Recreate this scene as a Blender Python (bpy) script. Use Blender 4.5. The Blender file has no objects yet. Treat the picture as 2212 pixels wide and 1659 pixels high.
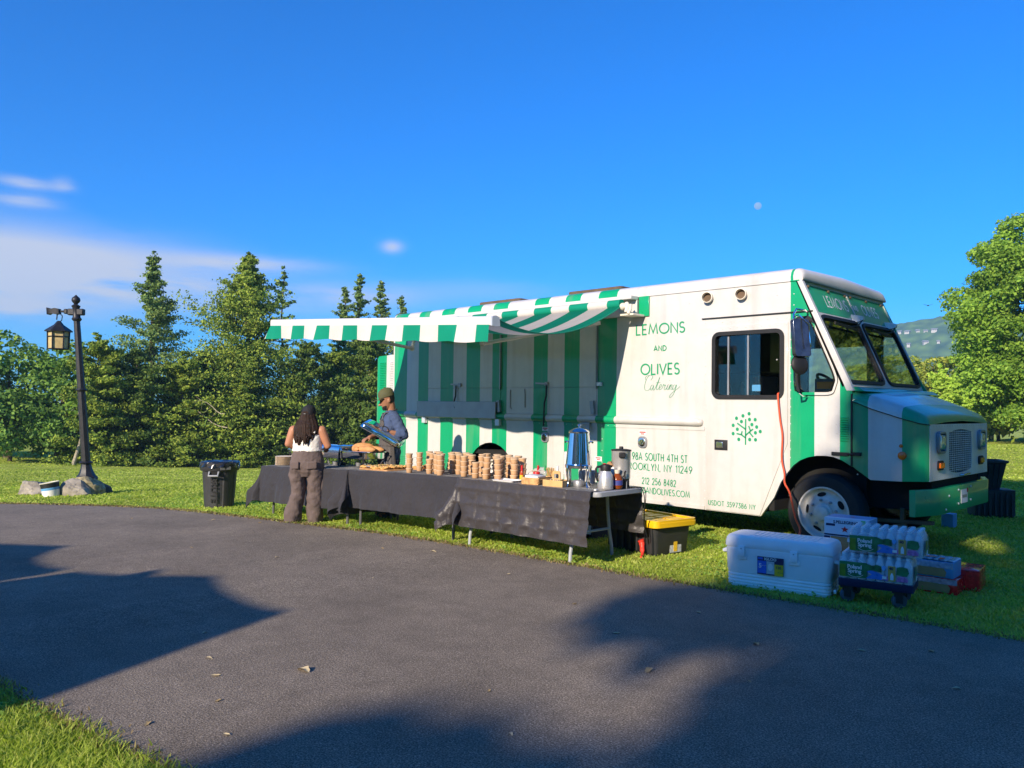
import bpy, bmesh, math, random
import numpy as np
from mathutils import Vector, Matrix, Euler
from mathutils.geometry import tessellate_polygon
C = bpy.context.scene.collection
S = bpy.context.scene
rnd = random.Random(7)
PI = math.pi

# ------------------------------------------------------------------ camera
cam = bpy.data.cameras.new('camera'); cam_o = bpy.data.objects.new('camera', cam); C.objects.link(cam_o)
cam.sensor_fit = 'HORIZONTAL'; cam.sensor_width = 36.0; cam.lens = 1714.065 / 2212 * 36.0
cam.clip_start = 0.05; cam.clip_end = 6000
def cam_axes(yaw, pitch, roll):
    f = Vector((math.sin(yaw) * math.cos(pitch), math.cos(yaw) * math.cos(pitch), math.sin(pitch)))
    r = Vector((math.cos(yaw), -math.sin(yaw), 0)); u = r.cross(f)
    c, s = math.cos(roll), math.sin(roll)
    return c * r + s * u, -s * r + c * u, f
_r, _u, _f = cam_axes(math.radians(-44.636), math.radians(1.540), math.radians(0.776))
m = Matrix((_r, _u, -_f)).transposed().to_4x4(); m.translation = Vector((3.475, -8.128, 1.467))
cam_o.matrix_world = m
S.camera = cam_o

# ------------------------------------------------------------------ sun, sky, exposure
SUN_AZ, SUN_EL = math.radians(-11.0), math.radians(23.4)      # travel direction of the light
SD = Vector((math.sin(SUN_AZ) * math.cos(SUN_EL), math.cos(SUN_AZ) * math.cos(SUN_EL), -math.sin(SUN_EL)))
sun = bpy.data.lights.new('sun', 'SUN'); sun.energy = 4.6; sun.angle = math.radians(0.53); sun.color = (1.0, 0.86, 0.68)
sun_o = bpy.data.objects.new('sun', sun); C.objects.link(sun_o)
sun_o.rotation_euler = SD.to_track_quat('-Z', 'Y').to_euler(); sun_o.location = -SD * 60
W = bpy.data.worlds.new('World'); S.world = W; W.use_nodes = True
wn, wl = W.node_tree.nodes, W.node_tree.links; wn.clear()
def WN(t, **k):
    n = wn.new(t)
    for a, b in k.items(): setattr(n, a, b)
    return n
w_out = WN('ShaderNodeOutputWorld'); w_bg = WN('ShaderNodeBackground'); w_bg.inputs[1].default_value = 0.15
sky = WN('ShaderNodeTexSky', sky_type='NISHITA', sun_disc=False, sun_elevation=SUN_EL, sun_rotation=PI + SUN_AZ,
         air_density=1.0, dust_density=0.3, ozone_density=3.0, altitude=0)
hsv = WN('ShaderNodeHueSaturation'); hsv.inputs['Saturation'].default_value = 1.1; hsv.inputs['Value'].default_value = 1.0
tint = WN('ShaderNodeMixRGB', blend_type='MULTIPLY'); tint.inputs[0].default_value = 1; tint.inputs[2].default_value = (.165, .455, .88, 1)   # camera white balance
wl.new(sky.outputs[0], tint.inputs[1]); wl.new(tint.outputs[0], hsv.inputs['Color'])
# thin clouds low in the sky: direction -> (azimuth, elevation) -> stretched noise
tc = WN('ShaderNodeTexCoord'); sep = WN('ShaderNodeSeparateXYZ'); wl.new(tc.outputs['Generated'], sep.inputs[0])
def math_(op, a, b=None, c=None, clamp=False):
    n = WN('ShaderNodeMath', operation=op); n.use_clamp = clamp
    for i, v in enumerate((a, b, c)):
        if v is None: continue
        if isinstance(v, (int, float)): n.inputs[i].default_value = v
        else: wl.new(v, n.inputs[i])
    return n.outputs[0]
az = math_('ARCTAN2', sep.outputs[0], sep.outputs[1])
el = math_('ARCSINE', sep.outputs[2])
comb = WN('ShaderNodeCombineXYZ'); wl.new(math_('MULTIPLY', az, 5.0), comb.inputs[0]); wl.new(math_('MULTIPLY', el, 26.0), comb.inputs[1])
n1 = WN('ShaderNodeTexNoise'); n1.inputs['Scale'].default_value = 1.0; n1.inputs['Detail'].default_value = 7; n1.inputs['Roughness'].default_value = 0.55
wl.new(comb.outputs[0], n1.inputs['Vector'])
comb2 = WN('ShaderNodeCombineXYZ'); wl.new(math_('MULTIPLY', az, 1.1), comb2.inputs[0]); wl.new(math_('MULTIPLY', el, 6.0), comb2.inputs[1]); comb2.inputs[2].default_value = 3.3
n2 = WN('ShaderNodeTexNoise'); n2.inputs['Scale'].default_value = 1.0; n2.inputs['Detail'].default_value = 2
wl.new(comb2.outputs[0], n2.inputs['Vector'])
# banks of cloud: (azimuth deg, elevation deg, half-width, half-height, strength)
CL = [(-75, 8.6, 8.5, 1.7, .85), (-83, 7.2, 9, 2.6, .7), (-66, 7.1, 9, 1.1, .62), (-77, 5.5, 4.5, .7, .6), (-63.5, 9.4, 5, .55, .6), (-76.4, 13.1, 1.5, .3, .9), (-76.6, 12.1, 1.7, .35, .8), (-74.5, 13.3, .6, .35, .8), (-53.4, 11.1, .7, .4, .65),
      (-55.5, 7.6, 4.5, .8, .4), (-47, 8.2, 6, .8, .2), (-110, 12, 16, 3, .5), (-150, 9, 18, 2, .4), (60, 10, 20, 2.2, .3), (110, 16, 14, 2.5, .4), (170, 8, 18, 2, .4)]
cm = None
for a, e, wa, we, st in CL:
    da = math_('DIVIDE', math_('SUBTRACT', az, math.radians(a)), math.radians(wa))
    de = math_('DIVIDE', math_('SUBTRACT', el, math.radians(e)), math.radians(we))
    rr = math_('ADD', math_('MULTIPLY', da, da), math_('MULTIPLY', de, de))
    g_ = math_('MULTIPLY', math_('POWER', 2.718, math_('MULTIPLY', rr, -1.0)), st)
    cm = g_ if cm is None else math_('ADD', cm, g_)
dens = math_('MULTIPLY', cm, math_('MULTIPLY_ADD', n1.outputs[0], 4.0, -1.1, clamp=True), clamp=True)
dens = math_('MULTIPLY', dens, 1.3, clamp=True)
mix = WN('ShaderNodeMixRGB'); wl.new(dens, mix.inputs[0]); wl.new(hsv.outputs[0], mix.inputs[1]); mix.inputs[2].default_value = (2.55, 2.7, 3.3, 1)
wl.new(mix.outputs[0], w_bg.inputs[0]); wl.new(w_bg.outputs[0], w_out.inputs[0])
vs = S.view_settings; vs.view_transform = 'Standard'; vs.look = 'None'; vs.exposure = 0.78; vs.gamma = 1.0; vs.use_curve_mapping = False
S.cycles.max_bounces = 8; S.cycles.transparent_max_bounces = 12; S.cycles.caustics_reflective = False; S.cycles.caustics_refractive = False

# ------------------------------------------------------------------ helpers
def mat(name, col, rough=.5, metal=0., spec=.5, var=.12, vscale=6., bump=0., bscale=60., coat=0., trans=0., alpha=1., ior=1.45, emit=None, sub=0.):
    M = bpy.data.materials.new(name); M.use_nodes = True
    n, l = M.node_tree.nodes, M.node_tree.links; p = n['Principled BSDF']
    p.inputs['Roughness'].default_value = rough; p.inputs['Metallic'].default_value = metal
    p.inputs['Specular IOR Level'].default_value = spec; p.inputs['IOR'].default_value = ior
    p.inputs['Coat Weight'].default_value = coat; p.inputs['Coat Roughness'].default_value = .06
    p.inputs['Transmission Weight'].default_value = trans; p.inputs['Alpha'].default_value = alpha
    c = (*col, 1); p.inputs['Base Color'].default_value = c
    if var > 0 or bump > 0:
        t = n.new('ShaderNodeTexCoord'); no = n.new('ShaderNodeTexNoise'); no.inputs['Scale'].default_value = vscale; no.inputs['Detail'].default_value = 5
        l.new(t.outputs['Object'], no.inputs['Vector'])
        if var > 0:
            r = n.new('ShaderNodeMapRange'); r.inputs[1].default_value = .3; r.inputs[2].default_value = .7
            r.inputs[3].default_value = 1 - var; r.inputs[4].default_value = 1 + var; l.new(no.outputs[0], r.inputs[0])
            mx = n.new('ShaderNodeVectorMath'); mx.operation = 'SCALE'; mx.inputs[0].default_value = col; l.new(r.outputs[0], mx.inputs['Scale'])
            l.new(mx.outputs[0], p.inputs['Base Color'])
            r2 = n.new('ShaderNodeMapRange'); r2.inputs[3].default_value = max(0, rough - .08); r2.inputs[4].default_value = min(1, rough + .1); l.new(no.outputs[0], r2.inputs[0]); l.new(r2.outputs[0], p.inputs['Roughness'])
        if bump > 0:
            nb = n.new('ShaderNodeTexNoise'); nb.inputs['Scale'].default_value = bscale; nb.inputs['Detail'].default_value = 4; l.new(t.outputs['Object'], nb.inputs['Vector'])
            b = n.new('ShaderNodeBump'); b.inputs['Strength'].default_value = bump; b.inputs['Distance'].default_value = .01; l.new(nb.outputs[0], b.inputs['Height']); l.new(b.outputs[0], p.inputs['Normal'])
    if emit: p.inputs['Emission Color'].default_value = (*emit[0], 1); p.inputs['Emission Strength'].default_value = emit[1]
    return M

class MB:
    """collects faces; build() links them as one mesh object"""
    def __init__(s): s.v, s.f, s.m = [], [], []
    def add(s, vs, fs, m=0):
        o = len(s.v); s.v += [tuple(v) for v in vs]
        for f in fs: s.f.append(tuple(i + o for i in f)); s.m.append(m)
        return s
    def box(s, x0, x1, y0, y1, z0, z1, m=0):
        v = [(x, y, z) for z in (z0, z1) for x, y in ((x0, y0), (x1, y0), (x1, y1), (x0, y1))]
        return s.add(v, [(3, 2, 1, 0), (4, 5, 6, 7), (0, 1, 5, 4), (1, 2, 6, 5), (2, 3, 7, 6), (3, 0, 4, 7)], m)
    def obox(s, c, size, M=None, m=0):
        a, b, d = (k / 2 for k in size); M = M or Matrix(); c = Vector(c)
        v = [c + (M @ Vector((x, y, z))) for z in (-d, d) for x, y in ((-a, -b), (a, -b), (a, b), (-a, b))]
        return s.add(v, [(3, 2, 1, 0), (4, 5, 6, 7), (0, 1, 5, 4), (1, 2, 6, 5), (2, 3, 7, 6), (3, 0, 4, 7)], m)
    def rbox(s, x0, x1, y0, y1, z0, z1, r, m=0, n=4, taper=0.):
        """box with rounded vertical edges; taper shrinks the bottom"""
        def ring(z, k):
            pts = []
            for cx, cy, a0 in ((x1 - r, y1 - r, 0), (x0 + r, y1 - r, 90), (x0 + r, y0 + r, 180), (x1 - r, y0 + r, 270)):
                for i in range(n + 1):
                    a = math.radians(a0 + 90 * i / n); pts.append((cx + r * math.cos(a), cy + r * math.sin(a), z))
            mx, my = (x0 + x1) / 2, (y0 + y1) / 2
            return [(mx + (p[0] - mx) * k, my + (p[1] - my) * k, p[2]) for p in pts]
        e = min(r * .35, (z1 - z0) * .2)
        w = max(x1 - x0, y1 - y0)
        return s.loft([ring(z0, 1 - taper - e * .8 / w), ring(z0 + e * .4, 1 - taper), ring(z1 - e * .4, 1.), ring(z1, 1 - e * 1.2 / w)], m)
    def tube(s, pts, r, n=8, m=0, caps=True, squash=None):
        pts = [Vector(p) for p in pts]; rings = []
        up = Vector((0, 0, 1)); prev = None
        for i, p in enumerate(pts):
            t = (pts[min(i + 1, len(pts) - 1)] - pts[max(i - 1, 0)]).normalized()
            if prev is None:
                a = t.cross(up if abs(t.z) < .95 else Vector((1, 0, 0))).normalized()
            else:
                a = (prev - t * prev.dot(t)).normalized()
            prev = a; b = t.cross(a); rr = r[i] if isinstance(r, (list, tuple)) else r
            rings.append([p + (a * math.cos(2 * PI * k / n) + b * math.sin(2 * PI * k / n)) * rr for k in range(n)])
        return s.loft(rings, m, caps)
    def loft(s, rings, m=0, caps=True, closed=True):
        n = len(rings[0]); o = [p for R_ in rings for p in R_]; fs = []
        for i in range(len(rings) - 1):
            for k in range(n if closed else n - 1):
                k2 = (k + 1) % n; fs.append((i * n + k, i * n + k2, (i + 1) * n + k2, (i + 1) * n + k))
        if caps:
            fs.append(tuple(range(n))[::-1]); fs.append(tuple((len(rings) - 1) * n + k for k in range(n)))
        return s.add(o, fs, m)
    def lathe(s, prof, n=20, c=(0, 0, 0), M=None, m=0, caps=True):
        M = M or Matrix(); c = Vector(c)
        rings = [[c + M @ Vector((r * math.cos(2 * PI * k / n), r * math.sin(2 * PI * k / n), z)) for k in range(n)] for r, z in prof]
        return s.loft(rings, m, caps)
    def sphere(s, c, r, n=12, k=8, m=0, sc=(1, 1, 1), M=None):
        prof = [(max(1e-4, r * math.sin(PI * i / k)), -r * math.cos(PI * i / k)) for i in range(k + 1)]
        return s.lathe(prof, n, c, (M or Matrix()).to_3x3() @ Matrix.Diagonal(Vector(sc)), m)
    def prism(s, poly, f, d, m=0, holes=()):
        """2-D polygon (with holes) mapped by f(a, b, depth) and given thickness d"""
        loops = [list(poly)] + [list(h) for h in holes]
        flat = [p for L in loops for p in L]; n = len(flat)
        tris = tessellate_polygon([[Vector((*p, 0)) for p in L] for L in loops])
        v = [f(a, b, 0) for a, b in flat] + [f(a, b, d) for a, b in flat]
        fs = []
        for t in tris:
            a, b, c = (Vector((*flat[i], 0)) for i in t)
            if (b - a).cross(c - a).z < 0: t = t[::-1]
            fs.append(tuple(t)); fs.append(tuple(i + n for i in t[::-1]))
        o = 0
        for L in loops:
            k = len(L)
            for i in range(k): fs.append((o + i, o + (i + 1) % k, o + (i + 1) % k + n, o + i + n))
            o += k
        return s.add(v, fs, m)
    def grid(s, f, nu, nv, m=0, flip=False):
        v = [f(i / nu, j / nv) for j in range(nv + 1) for i in range(nu + 1)]; fs = []
        for j in range(nv):
            for i in range(nu):
                a = j * (nu + 1) + i; q = (a, a + 1, a + nu + 2, a + nu + 1); fs.append(q[::-1] if flip else q)
        return s.add(v, fs, m)
    def mesh(s, name, mats, smooth=40, recalc=True):
        me = bpy.data.meshes.new(name); me.from_pydata(s.v, [], s.f)
        for a in (mats if isinstance(mats, (list, tuple)) else [mats]): me.materials.append(a)
        me.polygons.foreach_set('material_index', s.m); me.update()
        if recalc:
            bm = bmesh.new(); bm.from_mesh(me); bmesh.ops.recalc_face_normals(bm, faces=bm.faces); bm.to_mesh(me); bm.free()
        if smooth: me.shade_smooth(); me.set_sharp_from_angle(angle=math.radians(smooth))
        return me
    def build(s, name, mats, parent=None, smooth=40, bevel=0., recalc=True, loc=None, rot=None):
        o = bpy.data.objects.new(name, s.mesh(name, mats, smooth, recalc)); C.objects.link(o)
        if parent: o.parent = parent
        if loc: o.location = loc
        if rot: o.rotation_euler = rot
        if bevel:
            b = o.modifiers.new('bevel', 'BEVEL'); b.width = bevel; b.segments = 2; b.limit_method = 'ANGLE'; b.angle_limit = math.radians(50); b.harden_normals = False
        return o
def tag(o, label=None, cat=None, group=None, kind=None):
    for k, v in (('label', label), ('category', cat), ('group', group), ('kind', kind)):
        if v: o[k] = v
    return o
def thing(name, label, cat, loc=(0, 0, 0), rz=0, group=None, rot=None):
    o = bpy.data.objects.new(name, None); C.objects.link(o); o.location = loc; o.rotation_euler = rot or (0, 0, rz); o.empty_display_size = .1
    return tag(o, label, cat, group)
def dup(root, loc, rz=None, label=None, group=None, scale=None):
    r = root.copy(); C.objects.link(r); r.location = loc
    if rz is not None: r.rotation_euler = (r.rotation_euler[0], r.rotation_euler[1], rz)
    if scale is not None: r.scale = (scale,) * 3 if isinstance(scale, (int, float)) else scale
    if label: r['label'] = label
    if group: r['group'] = group
    for ch in root.children:
        c = ch.copy(); C.objects.link(c); c.parent = r
        for g2 in ch.children:
            d = g2.copy(); C.objects.link(d); d.parent = c
    return r
def instance(name, me, loc, rz=0, parent=None):
    o = bpy.data.objects.new(name, me); C.objects.link(o); o.location = loc; o.rotation_euler = (0, 0, rz)
    if parent: o.parent = parent
    return o
def empty_part(name, parent):
    return None
_tcache = {}
def text_mesh(mb, s, f, size, bold=0., spacing=1., align='LEFT', shear=0., m=0):
    """outline of a word from the built-in font, mapped by f(a, b) onto a surface"""
    cu = bpy.data.curves.new('t', 'FONT'); cu.body = s; cu.size = size; cu.offset = bold; cu.space_character = spacing; cu.align_x = align; cu.shear = shear; cu.resolution_u = 3
    o = bpy.data.objects.new('t', cu); me = bpy.data.meshes.new_from_object(o)
    mb.add([f(v.co.x, v.co.y) for v in me.vertices], [tuple(p.vertices) for p in me.polygons], m)
    bpy.data.objects.remove(o); bpy.data.meshes.remove(me); bpy.data.curves.remove(cu)

def sp(t, k=.6): return k * np.log1p(np.exp(np.clip(t / k, -50, 50)))
def ss(a, b, t): t = np.clip((t - a) / (b - a), 0, 1); return t * t * (3 - 2 * t)
def g(x, y):
    """height of the ground: level round the truck, falling away towards the trees on the left"""
    x = np.maximum(x, -60)
    return -.037 * sp(-(x + 3.2)) - .05 * sp(np.minimum(y, 40) + 4.) * ss(9, 20, -x)
def gz(x, y): return float(g(np.float64(x), np.float64(y)))

mat_dark = mat('black_rubber', (.012, .012, .013), rough=.55, var=.2)
# ------------------------------------------------------------------ ground, road, lawn
def pip(poly, x, y):
    """points in polygon (numpy)"""
    ins = np.zeros(len(x), bool); n = len(poly)
    for i in range(n):
        (x1, y1), (x2, y2) = poly[i], poly[(i + 1) % n]
        c = ((y1 > y) != (y2 > y)); xx = (x2 - x1) * (y - y1) / ((y2 - y1) if y2 != y1 else 1e-9) + x1
        ins ^= c & (x < xx)
    return ins
def cr(pts, k):
    """Catmull-Rom through points, k samples per span"""
    P = [np.array(p, float) for p in pts]; P = [2 * P[0] - P[1]] + P + [2 * P[-1] - P[-2]]; out = []
    for i in range(1, len(P) - 2):
        for j in range(k):
            t = j / k; a, b, c, d = P[i - 1:i + 3]
            out.append(.5 * (2 * b + (c - a) * t + (2 * a - 5 * b + 4 * c - d) * t * t + (3 * b - a - 3 * c + d) * t ** 3))
    out.append(P[-2]); return out
FAR = cr([(-30, -30), (-22, -16), (-17, -9.2), (-14.3, -6.1), (-12.1, -4.5), (-10.5, -3.68), (-9.0, -3.15), (-7.63, -2.95), (-6.52, -2.84), (-5.56, -2.79), (-4.18, -2.68), (-2.67, -2.59), (-1.73, -2.54), (-.04, -2.41), (1.37, -2.27), (2.24, -2.2), (5, -1.9), (12, -1.0), (30, 2.2), (60, 9)], 5)
NEAR = cr([(-24, -33), (-16, -19), (-10, -10.6), (-5, -7.75), (-2.6, -7.2), (-1.22, -7.05), (-.9, -7.03), (-.66, -6.98), (-.39, -6.92), (-.13, -6.9), (.08, -6.85), (.21, -6.83), (1.0, -6.7), (2.5, -6.55), (6, -6.3), (12, -5.6), (30, -2.6), (60, 4)], 5)
ROAD = [tuple(p) for p in FAR] + [tuple(p) for p in NEAR[::-1]]

def axis(lo, hi, near_lo, near_hi, step):
    a = list(np.arange(near_lo, near_hi + 1e-6, step)); v, s = near_hi, step
    while v < hi: s *= 1.25; v += s; a.append(min(v, hi))
    v, s = near_lo, step; pre = []
    while v > lo: s *= 1.25; v -= s; pre.append(max(v, lo))
    return np.array(pre[::-1] + a)
def nt(M): return M.node_tree.nodes, M.node_tree.links

grassM = mat('lawn_soil', (.06, .10, .016), rough=.95, spec=.05, var=0)
n, l = nt(grassM); p = n['Principled BSDF']; t = n.new('ShaderNodeTexCoord')
na = n.new('ShaderNodeTexNoise'); na.inputs['Scale'].default_value = 1.1; na.inputs['Detail'].default_value = 8
nb = n.new('ShaderNodeTexNoise'); nb.inputs['Scale'].default_value = 28; nb.inputs['Detail'].default_value = 5; nb.inputs['Roughness'].default_value = .7
for q in (na, nb): l.new(t.outputs['Object'], q.inputs['Vector'])
r1 = n.new('ShaderNodeValToRGB'); r1.color_ramp.elements[0].position = .3; r1.color_ramp.elements[0].color = (.34, .42, .055, 1); r1.color_ramp.elements[1].position = .72; r1.color_ramp.elements[1].color = (.50, .55, .11, 1)
r2 = n.new('ShaderNodeMapRange'); r2.inputs[1].default_value = .25; r2.inputs[2].default_value = .75; r2.inputs[3].default_value = .68; r2.inputs[4].default_value = 1.32
mx = n.new('ShaderNodeVectorMath'); mx.operation = 'SCALE'
l.new(na.outputs[0], r1.inputs[0]); l.new(nb.outputs[0], r2.inputs[0]); l.new(r1.outputs[0], mx.inputs[0]); l.new(r2.outputs[0], mx.inputs['Scale']); l.new(mx.outputs[0], p.inputs['Base Color'])
bu = n.new('ShaderNodeBump'); bu.inputs['Strength'].default_value = .9; bu.inputs['Distance'].default_value = .06; l.new(nb.outputs[0], bu.inputs['Height']); l.new(bu.outputs[0], p.inputs['Normal'])

ax = axis(-1700, 1700, -22, 10, .3); ay = axis(-1700, 1700, -12, 22, .3)
X, Y = np.meshgrid(ax, ay); Z = g(X, Y)
v = np.stack([X, Y, Z], -1).reshape(-1, 3); nx = len(ax); ii = np.arange((len(ay) - 1) * nx).reshape(len(ay) - 1, nx)[:, :-1].ravel()
f = np.stack([ii, ii + 1, ii + nx + 1, ii + nx], -1)
me = bpy.data.meshes.new('ground'); me.from_pydata(v.tolist(), [], f.tolist()); me.materials.append(grassM); me.shade_smooth()
ground = bpy.data.objects.new('ground', me); C.objects.link(ground); tag(ground, 'mown green lawn falling away to the trees', None, None, 'structure')

asph = mat('asphalt', (.1, .1, .1), rough=.85, spec=.3, var=0)
n, l = nt(asph); p = n['Principled BSDF']; t = n.new('ShaderNodeTexCoord')
nf = n.new('ShaderNodeTexNoise'); nf.inputs['Scale'].default_value = 130; nf.inputs['Detail'].default_value = 3; nf.inputs['Roughness'].default_value = .75
nm = n.new('ShaderNodeTexVoronoi'); nm.inputs['Scale'].default_value = 85
nl = n.new('ShaderNodeTexNoise'); nl.inputs['Scale'].default_value = .9; nl.inputs['Detail'].default_value = 6
for q in (nf, nm, nl): l.new(t.outputs['Object'], q.inputs['Vector'])
cr1 = n.new('ShaderNodeValToRGB'); e = cr1.color_ramp.elements
e[0].position = .36; e[0].color = (.048, .039, .030, 1); e[1].position = .62; e[1].color = (.29, .235, .175, 1)
x_ = cr1.color_ramp.elements.new(.72); x_.color = (.52, .44, .34, 1)
ad = n.new('ShaderNodeMath'); ad.operation = 'MULTIPLY_ADD'; ad.inputs[1].default_value = .16; l.new(nm.outputs['Distance'], ad.inputs[0]); l.new(nf.outputs[0], ad.inputs[2])
sb = n.new('ShaderNodeMath'); sb.operation = 'SUBTRACT'; sb.inputs[1].default_value = .05; l.new(ad.outputs[0], sb.inputs[0]); l.new(sb.outputs[0], cr1.inputs[0])
rl = n.new('ShaderNodeMapRange'); rl.inputs[1].default_value = .3; rl.inputs[2].default_value = .7; rl.inputs[3].default_value = .82; rl.inputs[4].default_value = 1.18; l.new(nl.outputs[0], rl.inputs[0])
n5 = n.new('ShaderNodeTexNoise'); n5.inputs['Scale'].default_value = 5.5; n5.inputs['Detail'].default_value = 7; n5.inputs['Roughness'].default_value = .65; l.new(t.outputs['Object'], n5.inputs['Vector'])
r5 = n.new('ShaderNodeMapRange'); r5.inputs[1].default_value = .3; r5.inputs[2].default_value = .7; r5.inputs[3].default_value = .86; r5.inputs[4].default_value = 1.14; l.new(n5.outputs[0], r5.inputs[0])
pr5 = n.new('ShaderNodeMath'); pr5.operation = 'MULTIPLY'; l.new(rl.outputs[0], pr5.inputs[0]); l.new(r5.outputs[0], pr5.inputs[1])
mx = n.new('ShaderNodeVectorMath'); mx.operation = 'SCALE'; l.new(cr1.outputs[0], mx.inputs[0]); l.new(pr5.outputs[0], mx.inputs['Scale']); l.new(mx.outputs[0], p.inputs['Base Color'])
bu = n.new('ShaderNodeBump'); bu.inputs['Strength'].default_value = .55; bu.inputs['Distance'].default_value = .012; l.new(ad.outputs[0], bu.inputs['Height']); l.new(bu.outputs[0], p.inputs['Normal'])
NF = np.array(FAR); NN = np.array(NEAR)
def resamp(P, k):
    d = np.r_[0, np.cumsum(np.linalg.norm(np.diff(P, axis=0), axis=1))]; q = np.linspace(0, d[-1], k); return np.stack([np.interp(q, d, P[:, i]) for i in (0, 1)], -1)
ti = np.linspace(0, 1, 260)
F2, N2 = resamp(NF, 260), resamp(NN, 260)
mb = MB(); rows = 22; vv = []
TJ = [0, .004] + list(np.linspace(.05, .95, rows - 3)) + [.996, 1]
for j in range(rows + 1):
    P = F2 + (N2 - F2) * TJ[j]
    zz = g(P[:, 0], P[:, 1]) + .016
    if j in (0, rows): zz = zz - .05
    vv += [(*P[i], zz[i]) for i in range(260)]
fs = [(j * 260 + i, j * 260 + i + 1, (j + 1) * 260 + i + 1, (j + 1) * 260 + i) for j in range(rows) for i in range(259)]
mb.add(vv, fs)
tag(mb.build('road', asph, smooth=60, recalc=False), 'dark worn asphalt driveway curving past the truck', None, None, 'structure')

def leafmat(name, cols, rough=.6, tl=.35, gloss=.25):
    """foliage: colour varies leaf by leaf, some light comes through"""
    M = bpy.data.materials.new(name); M.use_nodes = True; n, l = nt(M); p = n['Principled BSDF']
    ge = n.new('ShaderNodeNewGeometry'); ra = n.new('ShaderNodeValToRGB'); els = ra.color_ramp.elements
    for i, c in enumerate(cols):
        q = els[i] if i < 2 else els.new(1.)
        q.color = (*c, 1)
    for i in range(len(cols)): els[i].position = i / (len(cols) - 1)
    l.new(ge.outputs['Random Per Island'], ra.inputs[0])
    tcn = n.new('ShaderNodeTexCoord'); no = n.new('ShaderNodeTexNoise'); no.inputs['Scale'].default_value = .55; no.inputs['Detail'].default_value = 3; l.new(tcn.outputs['Object'], no.inputs['Vector'])
    mr = n.new('ShaderNodeMapRange'); mr.inputs[1].default_value = .3; mr.inputs[2].default_value = .7; mr.inputs[3].default_value = .72; mr.inputs[4].default_value = 1.28; l.new(no.outputs[0], mr.inputs[0])
    sc = n.new('ShaderNodeVectorMath'); sc.operation = 'SCALE'; l.new(ra.outputs[0], sc.inputs[0]); l.new(mr.outputs[0], sc.inputs['Scale'])
    l.new(sc.outputs[0], p.inputs['Base Color']); p.inputs['Roughness'].default_value = rough; p.inputs['Specular IOR Level'].default_value = gloss
    tr = n.new('ShaderNodeBsdfTranslucent'); mixs = n.new('ShaderNodeMixShader'); mixs.inputs[0].default_value = tl
    s2 = n.new('ShaderNodeVectorMath'); s2.operation = 'MULTIPLY'; s2.inputs[1].default_value = (1.25, 1.2, .7); l.new(sc.outputs[0], s2.inputs[0]); l.new(s2.outputs[0], tr.inputs['Color'])
    l.new(p.outputs[0], mixs.inputs[1]); l.new(tr.outputs[0], mixs.inputs[2]); l.new(mixs.outputs[0], n['Material Output'].inputs['Surface'])
    return M
def npmesh(name, V, F, mats, mi=None, smooth=False):
    """fast mesh from arrays (all faces with the same corner count)"""
    me = bpy.data.meshes.new(name); k = F.shape[1]
    me.vertices.add(len(V)); me.vertices.foreach_set('co', V.astype(np.float32).ravel())
    me.loops.add(F.size); me.loops.foreach_set('vertex_index', F.astype(np.int32).ravel())
    me.polygons.add(len(F)); me.polygons.foreach_set('loop_start', (np.arange(len(F)) * k).astype(np.int32))
    for a in (mats if isinstance(mats, (list, tuple)) else [mats]): me.materials.append(a)
    if mi is not None: me.polygons.foreach_set('material_index', mi.astype(np.int32))
    me.update(calc_edges=True); me.validate()
    return me
R = np.random.default_rng(11)

# grass blades: nearest densest, widening with distance so that they stay visible
def grass_patch(N, r0, r1, a0, a1, hmul=1., power=1.4):
    u = R.random(N); r = (r0 ** (2 - power) + u * (r1 ** (2 - power) - r0 ** (2 - power))) ** (1 / (2 - power)) if power != 2 else r0 * (r1 / r0) ** u
    a = np.radians(a0 + (a1 - a0) * R.random(N)); x = 3.475 + r * np.sin(a); y = -8.128 + r * np.cos(a)
    jit = R.normal(0, .04, N); keep = ~pip(ROAD, x + jit, y + jit)
    return x[keep], y[keep], r[keep]
def blades(x, y, r, h0=.05, wid=.0042):
    N = len(x); clump = .55 + .9 * (np.sin(x * 7.1 + 3 * np.sin(y * 5.3)) * np.sin(y * 8.7 + 2 * np.sin(x * 6.1)) * .5 + .5)
    h = h0 * (.5 + .8 * R.random(N)) * (.65 + .4 * clump); w = wid * (.7 + .6 * R.random(N)) * np.maximum(1, r / 4.5)
    th = R.random(N) * 2 * PI; la = R.random(N) * 2 * PI; ln = h * (.25 + .9 * R.random(N))
    b = np.stack([x, y, g(x, y) - .008], -1); s_ = np.stack([np.cos(th) * w, np.sin(th) * w, 0 * w], -1); lean = np.stack([np.cos(la) * ln, np.sin(la) * ln, 0 * h], -1)
    mid = b + lean * .35 + np.stack([0 * h, 0 * h, h * .6], -1); tip = b + lean + np.stack([0 * h, 0 * h, h], -1)
    V = np.stack([b - s_, b + s_, mid + s_ * .8, mid - s_ * .8, tip], 1).reshape(-1, 3)
    o = np.arange(N)[:, None] * 5
    F = np.concatenate([o + np.array([0, 1, 2]), o + np.array([0, 2, 3]), o + np.array([3, 2, 4])], 0)
    return V, F
grassB = leafmat('grass_blade', [(.24, .35, .04), (.36, .48, .065), (.47, .57, .10), (.58, .62, .19)], rough=.6, tl=.5, gloss=.15)
parts = [grass_patch(105000, 5.2, 13, -79, -9), grass_patch(95000, 12, 24, -80, -9, power=1.2), grass_patch(60000, 2.6, 5.6, -84, -58, power=1.), grass_patch(60000, 23, 46, -80, -9, power=1.)]
Vs, Fs, o = [], [], 0
for i, (x, y, r) in enumerate(parts):
    V, F = blades(x, y, r, h0=(.030, .032, .045, .034)[i], wid=(.0045, .0045, .0036, .004)[i]); Vs.append(V); Fs.append(F + o); o += len(V)
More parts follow.
